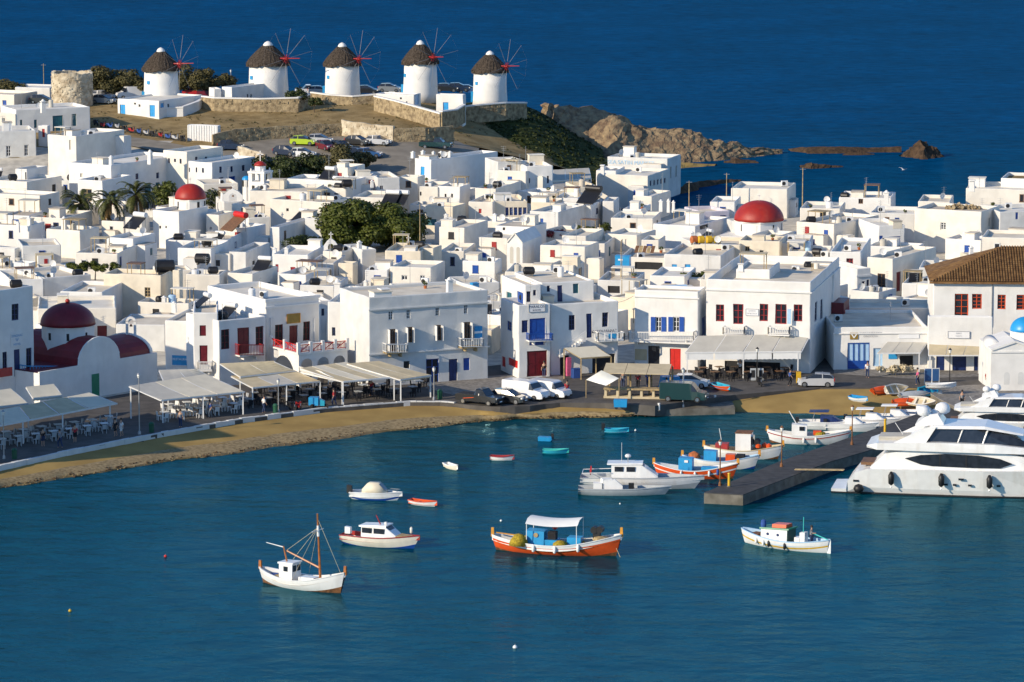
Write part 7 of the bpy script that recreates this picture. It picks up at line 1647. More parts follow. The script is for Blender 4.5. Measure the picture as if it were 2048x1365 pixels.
for key,H in HOUSES.items():
    if not H['lab'] or key in('bd','w10c','w6b','w7','w2e','wz0','wz1','shed') or key.startswith('m'): continue
    L_,W_=H['L'],H['W']
    if L_<2.5 or W_<2.5: continue
    spots=[]
    def spot():
        for _ in range(12):
            u,v=rq_.uniform(.7,L_-.7),rq_.uniform(.7,min(W_,9)-.7)
            if all(abs(u-a)+abs(v-b)>1.5 for a,b in spots): spots.append((u,v)); p=H['A']+H['e1']*u+H['e2']*v; return Vector((p.x,p.y,H['roofz']))
        return None
    sl=H.get('ph') or short(H['lab'])
    for kind,pr in (('ant',.62),('sol',.07),('tankb',.12),('tankw',.16),('ac',.34),('dish',.3),('pot',.26),('perg',.2),('box',.42)):
        if rq_.random()>pr: continue
        p=spot()
        if p is None: continue
        if kind=='ant': mk_ant(p,rq_.uniform(1.6,3.6),L16(f'thin aerial mast on roof of {sl}'))
        elif kind=='sol': mk_sol(p,L16(f'solar water heater on roof of {sl}'),rq_.uniform(-1.2,.2),rq_.uniform(.8,1.1))
        elif kind=='tankb': mk_tank(p,L16(f'black water barrel on roof of {sl}'),'black',.45,1.3,rq_.uniform(-.6,.6))
        elif kind=='tankw': mk_tank(p,L16(f'pale upright tank on roof of {sl}'),rq_.choice(('boat_white','pale_blue','canvas_grey','roof_grey')),rq_.uniform(.35,.5),rq_.uniform(.8,1.3),0,True)
        elif kind=='ac': mk_ac(p,L16(f'boxy air conditioner on roof of {sl}'),rq_.uniform(-.5,.5))
        elif kind=='dish': mk_dish(p,L16(f'white satellite dish on roof of {sl}'),rq_.uniform(-.8,.8))
        elif kind=='pot': mk_pot(p,L16(f'potted plant on roof of {sl}'),nk)
        elif kind=='perg':
            w_,d_,h_=rq_.uniform(1.8,3.0),rq_.uniform(1.4,2.2),rq_.uniform(1.3,1.9); rz=math.atan2(H['e1'].y,H['e1'].x); e1,e2=H['e1'],H['e2']; m=MB(); m.box((p.x,p.y,p.z+h_),(w_,d_,.09),rz); o=m.build('pergola_roof',rq_.choice(('canvas','wood_pale','timber','canvas_grey','roof_white')),H['root'])
            for i in (-1,1):
                for j in (-1,1): q=p+e1*(i*w_*.45)+e2*(j*d_*.44); m=MB(); m.bar((q.x,q.y,p.z-.05),(q.x,q.y,p.z+h_-.03),.09); sub(m,'pergola_post','wood_pale',o,H['root'])
        elif kind=='box':
            w_,d_,h_=rq_.uniform(1.2,2.4),rq_.uniform(1.2,2.2),rq_.uniform(.7,1.5); rz=math.atan2(H['e1'].y,H['e1'].x); m=MB(); m.box((p.x,p.y,p.z+h_/2),(w_,d_,h_),rz,.96); o=m.build('roof_hut',rq_.choice(('white','white','warm','cream')),H['root']); m=MB(); m.box((p.x,p.y,p.z+h_+.04),(w_+.12,d_+.12,.1),rz); sub(m,'hut_slab',rq_.choice(('roof_pale','roof_white','roof_grey')),o,H['root'])
        nk+=1
# particular pieces seen in the photograph
mk_tank(P(405,530,z=5.5),'pair-like black barrel tank on the plain white wall house','black',.62,1.9,-.2)
mk_tank(P(330,548,z=6.2),'big black barrel tank above the cream house','black',.75,2.4,.1)
mk_tank(P(694,377,z=7.0),'black barrel tank on the corner of its white house','black',.55,1.5,.1)
mk_tank(P(517,452,z=4.5),'blue upright barrel below the bell tower','cloth_blue',.62,1.5,0,True)
for i,(x,mt) in enumerate(((1388,'terracotta'),(1402,'yellow'),(1418,'yellow'),(1434,'net_yellow'))): mk_tank(P(x,490,z=5.6),['orange barrel, first of the row of roof tanks','yellow barrel, second in the row of roof tanks','yellow barrel, third in the row of roof tanks','olive barrel at right end of the tank row'][i],mt,.5,1.0,.3)
mk_sol(P(470,462,z=5.6),'large brown tilted collector with red boiler',-.9,1.5,'bright_red','timber'); mk_sol(P(272,458,z=6.2),'solar heater with round white boiler right of the palms',-.7,1.3)
mk_sol(P(1180,408,z=6.2),'dark solar collector near the sea restaurant',-.6,1.5,'black'); mk_sol(P(782,410,z=6.6),'solar collector behind the big tree, left one',-.4,1.2); mk_sol(P(800,410,z=6.6),'solar collector behind the big tree, right one',-.4,1.2)
def crate_thing(name,label,cat,px,py,z,dim,mt,rz=0,det=None):
    r=thing(name,label,cat,P(px,py,z=z),rz,None); addp(r,'body',mt,lambda m:m.box((0,0,dim[2]/2),dim,0,.96)); addp(r,'rim',mt,lambda m:m.box((0,0,dim[2]+.03),(dim[0]*1.02,dim[1]*1.02,.1)))
    if det: addp(r,'mark',det,lambda m:m.box((-.2,-dim[1]/2-.0,dim[2]*.7),(.6,.05,.2)))
crate_thing('water_container','blue rectangular container on the roofs right of centre','container',1246,533,5.0,(1.8,1.3,1.25),'boat_blue',-.2,'sign_white')
crate_thing('blue_crate','small blue crate on the roof right of the grey building','container',949,577,8.6,(.8,.7,.55),'boat_blue',.5)
crate_thing('blue_crate','blue roof box left behind the hotel','container',1045,556,6.0,(1.0,.8,.6),'boat_blue',.2)
r=thing('board_stack','stack of brown boards leaning on the roof right of centre','boards',P(1290,505,z=5.2),-.15)
for k in range(5): addp(r,'board','wood_pale' if k%2 else 'timber',lambda m:m.add([(-1.3+k*.5,-.6,0),(-.85+k*.5,-.6,0),(-.75+k*.5,.5,.75),(-1.2+k*.5,.5,.75)],[(0,1,2,3)]))
r=thing('stone_heap','heap of rubble stones on the tall blank house roof','stones',P(1925,418,z=7.2)); q=MB(); q.box((0,0,0),(1,1,1),0,.7); me=q.mesh('stone','stone'); rr=random.Random(4)
for k in range(46):
    o=bpy.data.objects.new('stone',me); COL.objects.link(o); o.parent=r; x=rr.uniform(-2.2,2.2); o.location=(x,rr.uniform(-.6,.6),rr.uniform(.05,.75*(1-abs(x)/2.6))); o.rotation_euler=(rr.random()*3,rr.random()*3,rr.random()*3); o.scale=[rr.uniform(.25,.5) for _ in range(3)]
for (x,y,z,h_,lb) in ((1605,402,5.4,4.6,'tallest wooden pole on the far sea edge'),(1453,398,5.2,3.6,'slim pole at the sea edge left of the dome'),(1378,412,5.4,3.4,'slim pole in front of the sea inlet'),(88,190,9.6,5.2,'lattice mast on the left skyline'),(840,480,5.2,4.6,'tall pole right of the big tree'),(1242,560,4.2,4.8,'yellowish pole beside the blue container')):
    r=thing('pole',lb,'pole',P(x,y,z=z),0,'wooden poles and masts'); addp(r,'shaft','wood_pale',lambda m:m.tube((0,0,-1),(0,0,h_),.09,.05,6)); addp(r,'cross_bar','metal',lambda m:m.bar((-.4,0,h_*.95),(.4,0,h_*.95),.05))
# ---------------------------------------------------------------- vehicles
def make_car(name,label,kind,paint,L=3.9,W_=1.66):
    r=thing(name,label,'car'); h=W_/2
    def wheel(x,y):
        o=addp(r,'wheel','tyre',lambda m:m.tube((x,y-.1,.3),(x,y+.1,.3),.3,.3,14)); addp(r,'rim','chrome',lambda m:m.tube((x,y-.11,.3),(x,y+.11,.3),.19,.19,10),o)
    a=L/2
    if kind=='hatch':
        body=[(-a,.35,.75,h*.8,h*.85),(-a+.1,.22,.95,h*.95,h*.92),(-a*.4,.2,.98,h,h*.95),(a*.35,.2,.95,h,h*.95),(a-.35,.22,.78,h*.97,h*.9),(a,.3,.55,h*.8,h*.75)]
        glass=[(-a+.10,.93,.98,h*.88,h*.8),(-a+.58,.95,1.36,h*.9,h*.72),(a*.02,.95,1.41,h*.9,h*.72),(a*.55,.88,.93,h*.88,h*.8)]; roof=[(-a+.5,1.33,1.385,h*.74,h*.68),(-a*.2,1.39,1.45,h*.74,h*.68),(a*.06,1.385,1.43,h*.73,h*.66)]
    elif kind=='van':
        body=[(-a,.3,1.9,h*.95,h*.88),(-a+.1,.25,1.95,h,h*.9),(a*.25,.25,1.95,h,h*.88),(a*.38,.25,1.85,h,h*.85),(a*.62,.25,1.12,h,h*.92),(a-.2,.25,.95,h*.95,h*.88),(a,.3,.6,h*.85,h*.8)]
        glass=[(a*.36,1.15,1.80,h*1.012,h*.865),(a*.42,1.15,1.74,h*1.012,h*.865),(a*.58,1.12,1.28,h*1.005,h*.93)]; roof=None
    else:
        body=[(-a,.4,.95,h*.95,h*.95),(-a+.05,.35,1.0,h,h*.97),(a*.0,.35,1.0,h,h*.97),(a*.45,.35,1.0,h,h*.95),(a-.15,.4,.9,h*.95,h*.9),(a,.45,.75,h*.85,h*.8)]
        glass=[(-a*.12,.98,1.05,h*.92,h*.86),(-a*.02,1.0,1.58,h*.9,h*.78),(a*.28,1.0,1.58,h*.9,h*.78),(a*.5,.98,1.02,h*.9,h*.82)]; roof=[(-a*.02,1.57,1.64,h*.8,h*.74),(a*.27,1.57,1.63,h*.8,h*.74)]
    b=addp(r,'body',paint,lambda m:sect(m,body)); gl=addp(r,'windows','glass',lambda m:sect(m,glass))
    if roof: addp(r,'roof',paint,lambda m:sect(m,roof))
    if kind!='van':
        for s_ in (-1,1):
            x0=glass[1][0]+ (glass[2][0]-glass[1][0])*.5; addp(r,'pillar',paint,lambda m:m.bar((x0,s_*h*.905,.96),(x0,s_*h*.75,1.45),.09,.05))
    if kind=='pickup': addp(r,'load_bed','dark',lambda m:m.box((-a*.55,0,1.0),(a*.8,W_*.8,.04)))
    for x in (-a*.62,a*.62):
        for y in (-h+.08,h-.08): wheel(x,y)
    for s_ in (-1,1):
        addp(r,'headlight','lamp_glass',lambda m:m.box((a-.12,s_*h*.68,.68 if kind!='pickup' else .78),(.18,.34,.16)),b); addp(r,'tail_light','tail_red',lambda m:m.box((-a+.04,s_*h*.78,.82),(.1,.2,.3)),b)
    addp(r,'bumper','dark',lambda m:m.box((a-.05,0,.36),(.2,W_*.82,.18)),b); addp(r,'number_plate','sign_white',lambda m:m.box((a+.03,0,.42),(.05,.5,.11)),b)
    return r
PROTO={}
def car(kind,label,px,py,z,hd,paint,L=None,group='cars parked on the mill hill',name=None):
    nm=name or {'hatch':'parked_car','van':'parked_van','pickup':'pickup_truck'}[kind]
    if kind not in PROTO: r=make_car(nm,label,kind,paint,{'hatch':3.9,'van':4.9,'pickup':4.9}[kind],1.66 if kind=='hatch' else 1.85); PROTO[kind]=(r,paint)
    else:
        r0,p0=PROTO[kind]; r=copy_tree(r0,None,{p0:paint}); r.name=nm; r['label']=label
    r['category']={'hatch':'car','van':'van','pickup':'pickup'}[kind]; r['group']=group; p=P(px,py,z=z) if z<50 else on_ground(px,py,lambda X,Y:(hill_z(X,Y) if (Y>604 or X<-42) else g(X,Y)+.1)); r.location=p; r.rotation_euler=(0,0,math.radians(hd)); return r
QG='vehicles parked on the quay'
car('hatch','silver hatchback parked alone by the right beach',1632,773,GZ,176,'car_silver',group=QG)
car('hatch','white hatchback with blue windscreen behind the green van',1382,775,GZ,-10,'car_white',group=QG)
car('pickup','black pickup truck with orange side stripes, leftmost on the quay',960,808,GZ,-30,'car_black',group=QG)
car('hatch','black small car between the pickup and the white vans',1018,806,GZ,-28,'car_black',group=QG)
car('van','white van with roof rack, left one of two on the quay',1052,798,GZ,-32,'car_white',group=QG)
car('van','white van nearest the corner hotel, right one of two',1100,794,GZ,-34,'car_white',group=QG).scale=(.92,.95,.9)
car('van','dark green van beside the fish stalls',1368,802,GZ,-12,'car_teal',group=QG)
hc=[('hatch','lime green car in the car park',607,292,600,-14,'car_green'),('hatch','silver car behind the lime green one',640,288,603,-14,'car_silver'),('hatch','maroon car in the middle of the car park',652,300,597,-60,'car_maroon'),('hatch','black car right of the maroon one',682,302,597,-50,'car_black'),('hatch','dark teal car at the car park entrance',572,312,589,-30,'car_navy'),('hatch','white car half hidden behind the dark trees',606,318,587,-15,'car_white'),('hatch','dark blue car above the bushy tree',712,318,590,-10,'car_navy'),('hatch','light blue car at the right of the bushy tree',738,319,589,-8,'car_blue'),('hatch','black car under the tan wall',716,292,600,-30,'car_black'),('hatch','silver estate under the tan wall corner',757,293,599,-22,'car_silver'),('hatch','dark car behind the white shed',462,300,592,-10,'car_navy'),('pickup','teal pickup at the far right end of the car park',872,297,594,-10,'car_teal'),
 ('van','white van left of the leftmost windmill',262,198,638,-160,'car_white'),('hatch','red car right of the leftmost windmill',390,194,640,-10,'car_red'),('hatch','maroon car beside the red one on the hill',418,196,638,-8,'car_maroon'),('hatch','silver car right of the stone tower, upper',206,200,641,-20,'car_silver'),('hatch','grey car right of the stone tower, lower',208,209,634,-20,'car_grey'),('pickup','white pickup between the second and middle windmill',620,189,644,-170,'car_white'),('hatch','silver car left of the middle windmill',640,191,642,-10,'car_silver'),('hatch','dark car right of the middle windmill',735,188,645,-10,'car_black'),('hatch','grey car left of the fourth windmill',780,184,646,-10,'car_grey'),('hatch','white car left of the fourth windmill wall',790,188,643,-10,'car_white'),('hatch','dark car right of the fourth windmill',895,184,645,-10,'car_black'),('hatch','navy car between the two rightmost windmills',918,183,645,-5,'car_navy'),('hatch','blue car left of the rightmost windmill',937,187,642,-5,'car_blue'),('hatch','dark teal car left of the stone tower',50,206,640,-10,'car_teal'),('hatch','black car next to the stone tower foot',84,208,638,-12,'car_black')]
for (k,lb,x,y,Y_,hd,pt_) in hc: car(k,lb,x,y,Y_,hd,pt_)
for s_ in (-1,): addp(PROTO['pickup'][0],'stripe','orange_paint',lambda m:m.bar((-1.5,s_*.93,.6),(-.2,s_*.94,.78),.05,.02,(0,1,0)))
# scooters
def scooter(label,px,py,z,hd,mt,group='scooters and motorbikes'):
    r=thing('scooter',label,'scooter',P(px,py,z=z) if z<50 else on_ground(px,py,lambda X,Y:hill_z(X,Y)+.1),math.radians(hd),group)
    for x in (-.55,.6): addp(r,'wheel','tyre',lambda m:m.tube((x,-.05,.26),(x,.05,.26),.26,.26,12))
    addp(r,'body',mt,lambda m:sect(m,[(-.8,.4,.75,.12,.14),(-.2,.3,.75,.15,.15),(.05,.25,.4,.13,.15),(.35,.3,.5,.1,.12),(.5,.3,.95,.08,.1)])); addp(r,'seat','black',lambda m:m.box((-.45,0,.8),(.65,.26,.12))); addp(r,'fork','metal',lambda m:m.bar((.6,0,.26),(.4,0,1.0),.06)); addp(r,'handlebar','black',lambda m:m.bar((.4,-.3,1.02),(.4,.3,1.02),.05)); return r
scooter('dark motorbike parked on the promenade, left of two',585,822,GZ,-60,'black'); scooter('motorbike with red tank beside the dark one',598,820,GZ,-70,'red'); scooter('black motorbike in front of the cafe boards',1520,772,GZ,-80,'black')
for i in range(13):
    x=192+i*14.5; scooter(['first','second','third','fourth','fifth','sixth','seventh','eighth','ninth','tenth','eleventh','twelfth','thirteenth'][i]+' scooter from the left in the row below the mill hill',x,254+i*2.6,601-i*.7,-60+8*(i%3),('black','red','cloth_blue','car_silver')[i%4])
r=thing('cargo_tricycle','small blue cargo tricycle on the promenade','tricycle',P(638,817,z=GZ),math.radians(-8))
addp(r,'cargo_box','boat_blue',lambda m:m.box((-.5,0,.75),(1.0,.9,.8))); addp(r,'front','cyan_paint',lambda m:sect(m,[(.1,.3,1.0,.3,.3),(.6,.3,.8,.2,.2)]))
for x,y in ((-.6,-.4),(-.6,.4),(.75,0)): addp(r,'wheel','tyre',lambda m:m.tube((x,y-.06,.25),(x,y+.06,.25),.25,.25,12))
r=thing('hand_cart','bright blue wheeled cart on the sand before the stalls','cart',P(1241,818,z=.9),math.radians(-5)); addp(r,'box','boat_blue',lambda m:m.box((0,0,.6),(1.3,.9,.75),0,1.06)); 
for x in (-.4,.4): addp(r,'wheel','tyre',lambda m:m.tube((x,-.45,.16),(x,-.38,.16),.16,.16,10))
# ---------------------------------------------------------------- people
def person(label,px,py,z,hd,shirt,legs,hair='hair',sc=1.0,pose='stand',skirt=False,group='people by the harbour',parent_pos=None):
    p=parent_pos or P(px,py,z=z); r=thing('person',label,'person',p,math.radians(hd),group); st=.16 if pose=='walk' else .02; arm=.12
    J=dict(pel=(0,0,.93,.125),spine=(0,0,1.15,.12),chest=(.01,0,1.36,.15),neck=(.02,0,1.50,.055),head0=(.03,0,1.60,.085),head1=(.03,0,1.72,.095),
      hl=(0,.09,.9,.095),kl=(st,.10,.5,.062),al=(st*.6,.10,.08,.042),fl=(st*.6+.14,.11,.03,.035),hr=(0,-.09,.9,.095),kr=(-st*.6,-.10,.5,.062),ar=(-st*1.5,-.10,.08,.042),fr=(-st*1.5+.14,-.11,.03,.035),
      sl=(0,.19,1.40,.062),el=(-.04-st*.4,.25,1.13,.045),wl=(.08-st*.5,.27,.90,.033),ml=(.12-st*.5,.27,.80,.038),sr=(0,-.19,1.40,.062),er=(-.02+st*.3,-.25,1.13,.045),wr=(.12+st*.4,-.27,.90,.033),mr=(.16+st*.4,-.27,.80,.038))
    if pose=='reach': J['er']=(.22,-.22,1.2,.045); J['wr']=(.45,-.18,1.22,.033); J['mr']=(.54,-.17,1.22,.038)
    def skin(name,names,edges,mt,grow=0.0,root='pel'):
        ix={n:i for i,n in enumerate(names)}; me=bpy.data.meshes.new(name); me.from_pydata([J[n][:3] for n in names],[(ix[a],ix[b]) for a,b in edges],[]); o=bpy.data.objects.new(name,me); COL.objects.link(o); o.parent=r
        o.modifiers.new('Skin','SKIN'); 
        for n in names:
            v=me.skin_vertices[0].data[ix[n]]; q=J[n][3]+grow; v.radius=(q,q*(1.15 if n in('chest','spine','pel') else 1)); v.use_root=(n==root)
        sb=o.modifiers.new('Sub','SUBSURF'); sb.levels=1; sb.render_levels=1; me.materials.append(M[mt]); o.modifiers['Skin'].use_smooth_shade=True; return o
    skin('body',list(J),[('pel','spine'),('spine','chest'),('chest','neck'),('neck','head0'),('head0','head1'),('pel','hl'),('hl','kl'),('kl','al'),('al','fl'),('pel','hr'),('hr','kr'),('kr','ar'),('ar','fr'),('chest','sl'),('sl','el'),('el','wl'),('wl','ml'),('chest','sr'),('sr','er'),('er','wr'),('wr','mr')],'skin')
    skin('shirt',['pel','spine','chest','sl','el','sr','er'],[('pel','spine'),('spine','chest'),('chest','sl'),('sl','el'),('chest','sr'),('sr','er')],shirt,.022,'spine')
    if legs: skin('trousers',['pel','hl','kl','hr','kr']+([] if skirt else ['al','ar']),[('pel','hl'),('hl','kl'),('pel','hr'),('hr','kr')]+([] if skirt else [('kl','al'),('kr','ar')]),legs,.02,'pel')
    addp(r,'hair',hair,lambda m:(setattr(m,'smooth',True),m.lathe([(.105,0),(.125,.07),(.11,.14),(.06,.19),(.01,.2)],(.015,0,1.66),10)))
    r.scale=(sc,sc,sc); return r
person('woman in black top and shorts walking on the left promenade',231,873,GZ,-150,'cloth_black','cloth_black',pose='walk',skirt=True); person('person in white shirt and shorts walking beside the woman in black',243,873,GZ,-150,'cloth_white','cloth_white',pose='walk',skirt=True)
person('dark clothed person standing in front of the white chairs',361,855,GZ,-100,'cloth_grey','denim'); person('person in red top and blue trousers right of the white vans',1134,795,GZ,-60,'cloth_red','cloth_blue',pose='walk')
person('person in blue at the fish stall counter',1296,778,GZ,-90,'cloth_blue','denim','hair',1,'reach'); person('person in dark clothes at the left end of the stalls',1246,776,GZ,-80,'cloth_grey','denim'); person('person in orange between the stall posts',1276,777,GZ,-100,'cloth_red','cloth_black'); person('person in pale shirt at the right end of the stalls',1333,790,GZ,-120,'cloth_white','cloth_grey')
person('person standing by the big red hotel doors',1048,752,GZ,-60,'cloth_pink','denim'); person('dark dressed person left of the red hotel doors',1088,756,GZ,-90,'cloth_black','denim'); person('person in dark clothes on the yacht fly deck',1924,812,0,-90,'cloth_grey','cloth_black',parent_pos=P(1924,816,Y=398)); person('passer-by in red next to the blue domed chapel',1975,775,GZ,-90,'cloth_red','cloth_grey')
person('boatman standing at the tiller of the white and green boat',0,0,0,-30,'cloth_grey','denim',pose='reach',parent_pos=KA.location+Vector((math.cos(math.radians(146))*-2.5,math.sin(math.radians(146))*-2.5,.42)))
person('person sitting area guest in red under the pergola',742,792,GZ,-90,'cloth_red','denim')
for (lb,x,y,hd,a_,b_,po) in (('person in blue shirt strolling before the grey and cream canopy',420,836,200,'cloth_blue','cloth_grey','walk'),('person in white shirt strolling past the dark tables',528,826,30,'cloth_white','denim','walk'),('waiter in black between the dark pergola tables',660,800,-90,'cloth_black','cloth_black','reach'),('person in red shirt near the blue tricycle',668,812,160,'cloth_red','denim','walk'),('person in pale shirt in front of the blue doors',860,792,-60,'cloth_white','cloth_grey','stand'),('person in grey walking along the left kerb',120,896,150,'cloth_grey','denim','walk'),('guest in orange-red at the leftmost cafe edge',150,885,-90,'cloth_red','cloth_black','stand'),('guest in black at the leftmost cafe',86,893,-60,'cloth_black','denim','stand'),('person in blue beside the silver hatchback',1580,772,10,'cloth_blue','cloth_black','walk'),('person in white in front of the left shop',1735,756,-90,'cloth_white','denim','walk'),('waiter in white under the long grey awning',1480,752,-90,'cloth_white','cloth_black','reach'),('person in pink by the information boards',1835,770,180,'cloth_pink','denim','walk')):
    person(lb,x,y,GZ,hd,a_,b_,pose=po,skirt=lb.startswith('guest'))
# ---------------------------------------------------------------- cafe canopies
awning('cream slatted canopy over the leftmost cafe terrace',(-60,862),(234,806),(180,785),(-60,832),3.5,4.0,5,('canvas','canvas_pale','canvas'),posts=(.35,.62,.95),val=.12,valm='canvas_pale')
awning('small grey awning behind the leftmost cafe canopy',(66,796),(124,790),(108,768),(52,774),4.0,4.9,1,('canvas_pale',),posts=(),val=.35,valm='canvas_pale')
awning('grey awning at the very left edge by the hotel',(-70,822),(56,806),(22,777),(-70,790),3.8,4.8,2,('canvas_grey','canvas_pale'),posts=(1,),val=.2,valm='canvas_pale')
awning('grey and cream canopy above the white chairs',(322,800),(489,783),(412,748),(258,772),3.6,4.6,3,('canvas_grey','canvas_pale','canvas_pale'),posts=(.02,.5,.98),val=.15,valm='canvas_pale',back_posts=True)
awning('shaded grey awning right of the harbour church',(330,768),(420,752),(395,738),(318,740),4.2,5.0,2,('canvas_grey',),posts=(),val=.1,valm='canvas_grey')
awning('beige tent awning left of the arches',(480,753),(590,741),(548,722),(440,727),3.9,5.0,2,('canvas',),posts=(0,1),val=.3,valm='canvas')
awning('white open pergola with narrow canvas strip below the arches',(684,762),(600,744),(598,733),(640,742),3.7,4.4,1,('canvas_white',),posts=(0,),val=0)
awning('retracted cream pergola canopies in front of the arches',(686,763),(788,754),(692,724),(600,736),3.7,4.6,4,('canvas','canvas_pale','canvas','canvas_pale'),posts=(0,1),val=.2,valm='canvas_white')
awning('wide beige canopy left of the blue doors',(800,759),(862,750),(758,722),(694,727),3.6,4.6,2,('canvas',),posts=(.02,.98),val=.3,valm='canvas')
awning('olive half-open canopy over the dark cafe tables',(505,775),(640,762),(590,741),(462,752),3.4,3.8,3,('canvas','canvas_grey','canvas'),posts=(0,.5,1),val=0)
# chairs and tables
def make_chair(mt):
    m=MB()
    m.box((0,0,.45),(.44,.44,.05)); m.add([(-.22,.20,.45),(.22,.20,.45),(.22,.27,.92),(-.22,.27,.92),(-.22,.24,.45),(.22,.24,.45),(.22,.31,.92),(-.22,.31,.92)],[(0,1,2,3),(7,6,5,4),(0,4,5,1),(1,5,6,2),(2,6,7,3),(3,7,4,0)])
    for x in (-.19,.19):
        for y in (-.19,.19): m.box((x,y,.22),(.05,.05,.44))
    return m.mesh('chair',mt)
def make_table(mt,top):
    m=MB(); m.box((0,0,.73),(.8,.8,.05)); m.cm=1; m.box((0,0,.37),(.09,.09,.7)); m.box((0,0,.03),(.5,.5,.05)); return m.mesh('table',[top,mt])
CH_={k:make_chair(k) for k in ('steel_white','cloth_black','boat_grey','rust')}; TB_={k:make_table('dark',k) for k in ('canvas_white','boat_grey','timber')}
def furn(me,name,label,px,py,rz,group,cat):
    o=bpy.data.objects.new(name,me); COL.objects.link(o); o.location=P(px,py,z=GZ+.005); o.rotation_euler=(0,0,rz); tag(o,label,cat,group)
rf=random.Random(6)
def cafe(label,group,x0,y0,x1,y1,rows,dy,dx,ch,tb,tl,tg,drop=.0):
    for k in range(rows):
        x=x0+k*9
        while x<x1:
            y=y0+(y1-y0)*(x-x0)/(x1-x0)-k*dy+rf.uniform(-1,1)
            furn(TB_[tb],'cafe_table',tl,x,y,rf.uniform(-.3,.3)+.5,tg,'table')
            for (ddx,ddy,rz) in ((-11,2,2.2),(11,-2,-1.0),(1,6,3.6)):
                if rf.random()>drop: furn(CH_[ch],'cafe_chair',label,x+ddx,y+ddy,rz+rf.uniform(-.4,.4),group,'chair')
            x+=dx+rf.uniform(-2,2)
cafe('white cafe chair under the grey and cream canopy','white chairs under the middle canopy',330,838,492,818,2,14,34,'steel_white','canvas_white','white table under the grey and cream canopy','white tables under the middle canopy')
cafe('pale chair in front of the leftmost cafe canopy','chairs of the leftmost cafe',4,892,235,858,2,13,34,'boat_grey','canvas_white','table in front of the leftmost cafe canopy','tables of the leftmost cafe')
cafe('dark chair under the pergola canopies below the arches','dark chairs under the pergola',500,812,850,786,3,12,36,'cloth_black','boat_grey','pale topped table under the pergola canopies','tables under the pergola',.15)
cafe('dark wicker chair under the long grey awning','dark chairs of the right cafe',1398,757,1600,757,2,9,33,'cloth_black','timber','dark table under the long grey awning','tables of the right cafe',.1)
# ---------------------------------------------------------------- street furniture
def lamp(label,px,py,z,h,mt='metal',head=True):
    r=thing('street_lamp',label,'street lamp',P(px,py,z=z),0,'street lamps by the water'); addp(r,'post',mt,lambda m:m.tube((0,0,0),(0,0,h),.07,.045,8)); addp(r,'base',mt,lambda m:m.lathe([(.16,0),(.14,.25),(.08,.35)],n=10))
    if head: addp(r,'lantern','lamp_glass',lambda m:m.lathe([(.1,0),(.17,.28),(.15,.34)],(0,0,h),8)); addp(r,'lantern_cap',mt,lambda m:m.lathe([(.2,0),(.12,.1),(.02,.2)],(0,0,h+.34),8))
lamp('tall lamp post with white box on the left promenade',279,869,GZ,5.6); lamp('thin lamp post at the far left edge of the promenade',8,918,GZ,4.2); lamp('lantern post in front of the dark cafe tables',557,826,GZ,3.0); lamp('lantern post by the green bin before the grey building',868,801,GZ,3.0); lamp('lamp post in front of the long grey awning',1514,764,GZ,3.2,'black'); lamp('lamp post on the concrete quay stub',1366,815,.68,3.6); lamp('black lamp post on the right quay',1899,776,GZ,3.7,'black'); lamp('lamp post in the middle of the jetty',1563,934,1.0,3.4,'rust'); lamp('lamp post at the landward part of the jetty',1704,890,1.0,3.4,'rust'); lamp('brown lamp post at the outer end of the jetty',1440,972,1.0,3.8,'rust'); lamp('lamp post on the hill left of the second windmill',462,176,9.8,2.6,'metal')
def bin_(label,px,py): r=thing('litter_bin',label,'bin',P(px,py,z=GZ),0,'green litter bins'); addp(r,'bin','bin_green',lambda m:m.lathe([(.24,0),(.27,.8),(.29,.85)],n=12)); addp(r,'lid','bin_green',lambda m:m.lathe([(.29,0),(.2,.14),(.03,.2)],(0,0,.86),12))
bin_('green bin right of the tall lamp on the left',303,865); bin_('green bin near the far left edge',29,918); bin_('green bin beside the motorbikes',551,828); bin_('green bin in front of the long grey building',880,799)
for (x,y,lb) in ((1856,768,'left blue information board on the right quay'),(1871,768,'right blue information board on the right quay')):
    r=thing('information_board',lb,'sign',P(x,y,z=GZ),.1,'information boards'); addp(r,'board','car_blue',lambda m:m.box((0,0,.95),(.7,.08,1.3))); addp(r,'frame','steel_white',lambda m:(m.bar((-.38,0,0),(-.38,0,1.7),.06),m.bar((.38,0,0),(.38,0,1.7),.06),m.bar((-.38,0,1.65),(.38,0,1.65),.06)))
for (x,lb) in ((1506,'left menu board standing before the right cafe'),(1521,'right menu board standing before the right cafe')):
    r=thing('menu_board',lb,'sign',P(x,763,z=GZ),0,'menu boards'); addp(r,'frame','boat_grey',lambda m:m.box((0,0,.75),(.62,.1,1.3))); addp(r,'poster','dark',lambda m:m.box((0,-.04,.8),(.4,.06,.8)))
crate_thing('post_box','yellow box by the cafe near the silver car','box',1597,766,GZ,(.5,.4,1.1),'yellow'); crate_thing('ice_freezer','blue drinks freezer under the beige shop awning','freezer',1152,756,GZ,(.9,.7,.95),'cloth_blue',.4); crate_thing('postcard_stand','pink postcard stand outside the shop house','stand',1137,752,GZ,(.5,.4,1.9),'cloth_pink',.4); crate_thing('dark_barrel','dark barrel on the promenade kerb','barrel',797,803,GZ,(.55,.55,.6),'black')
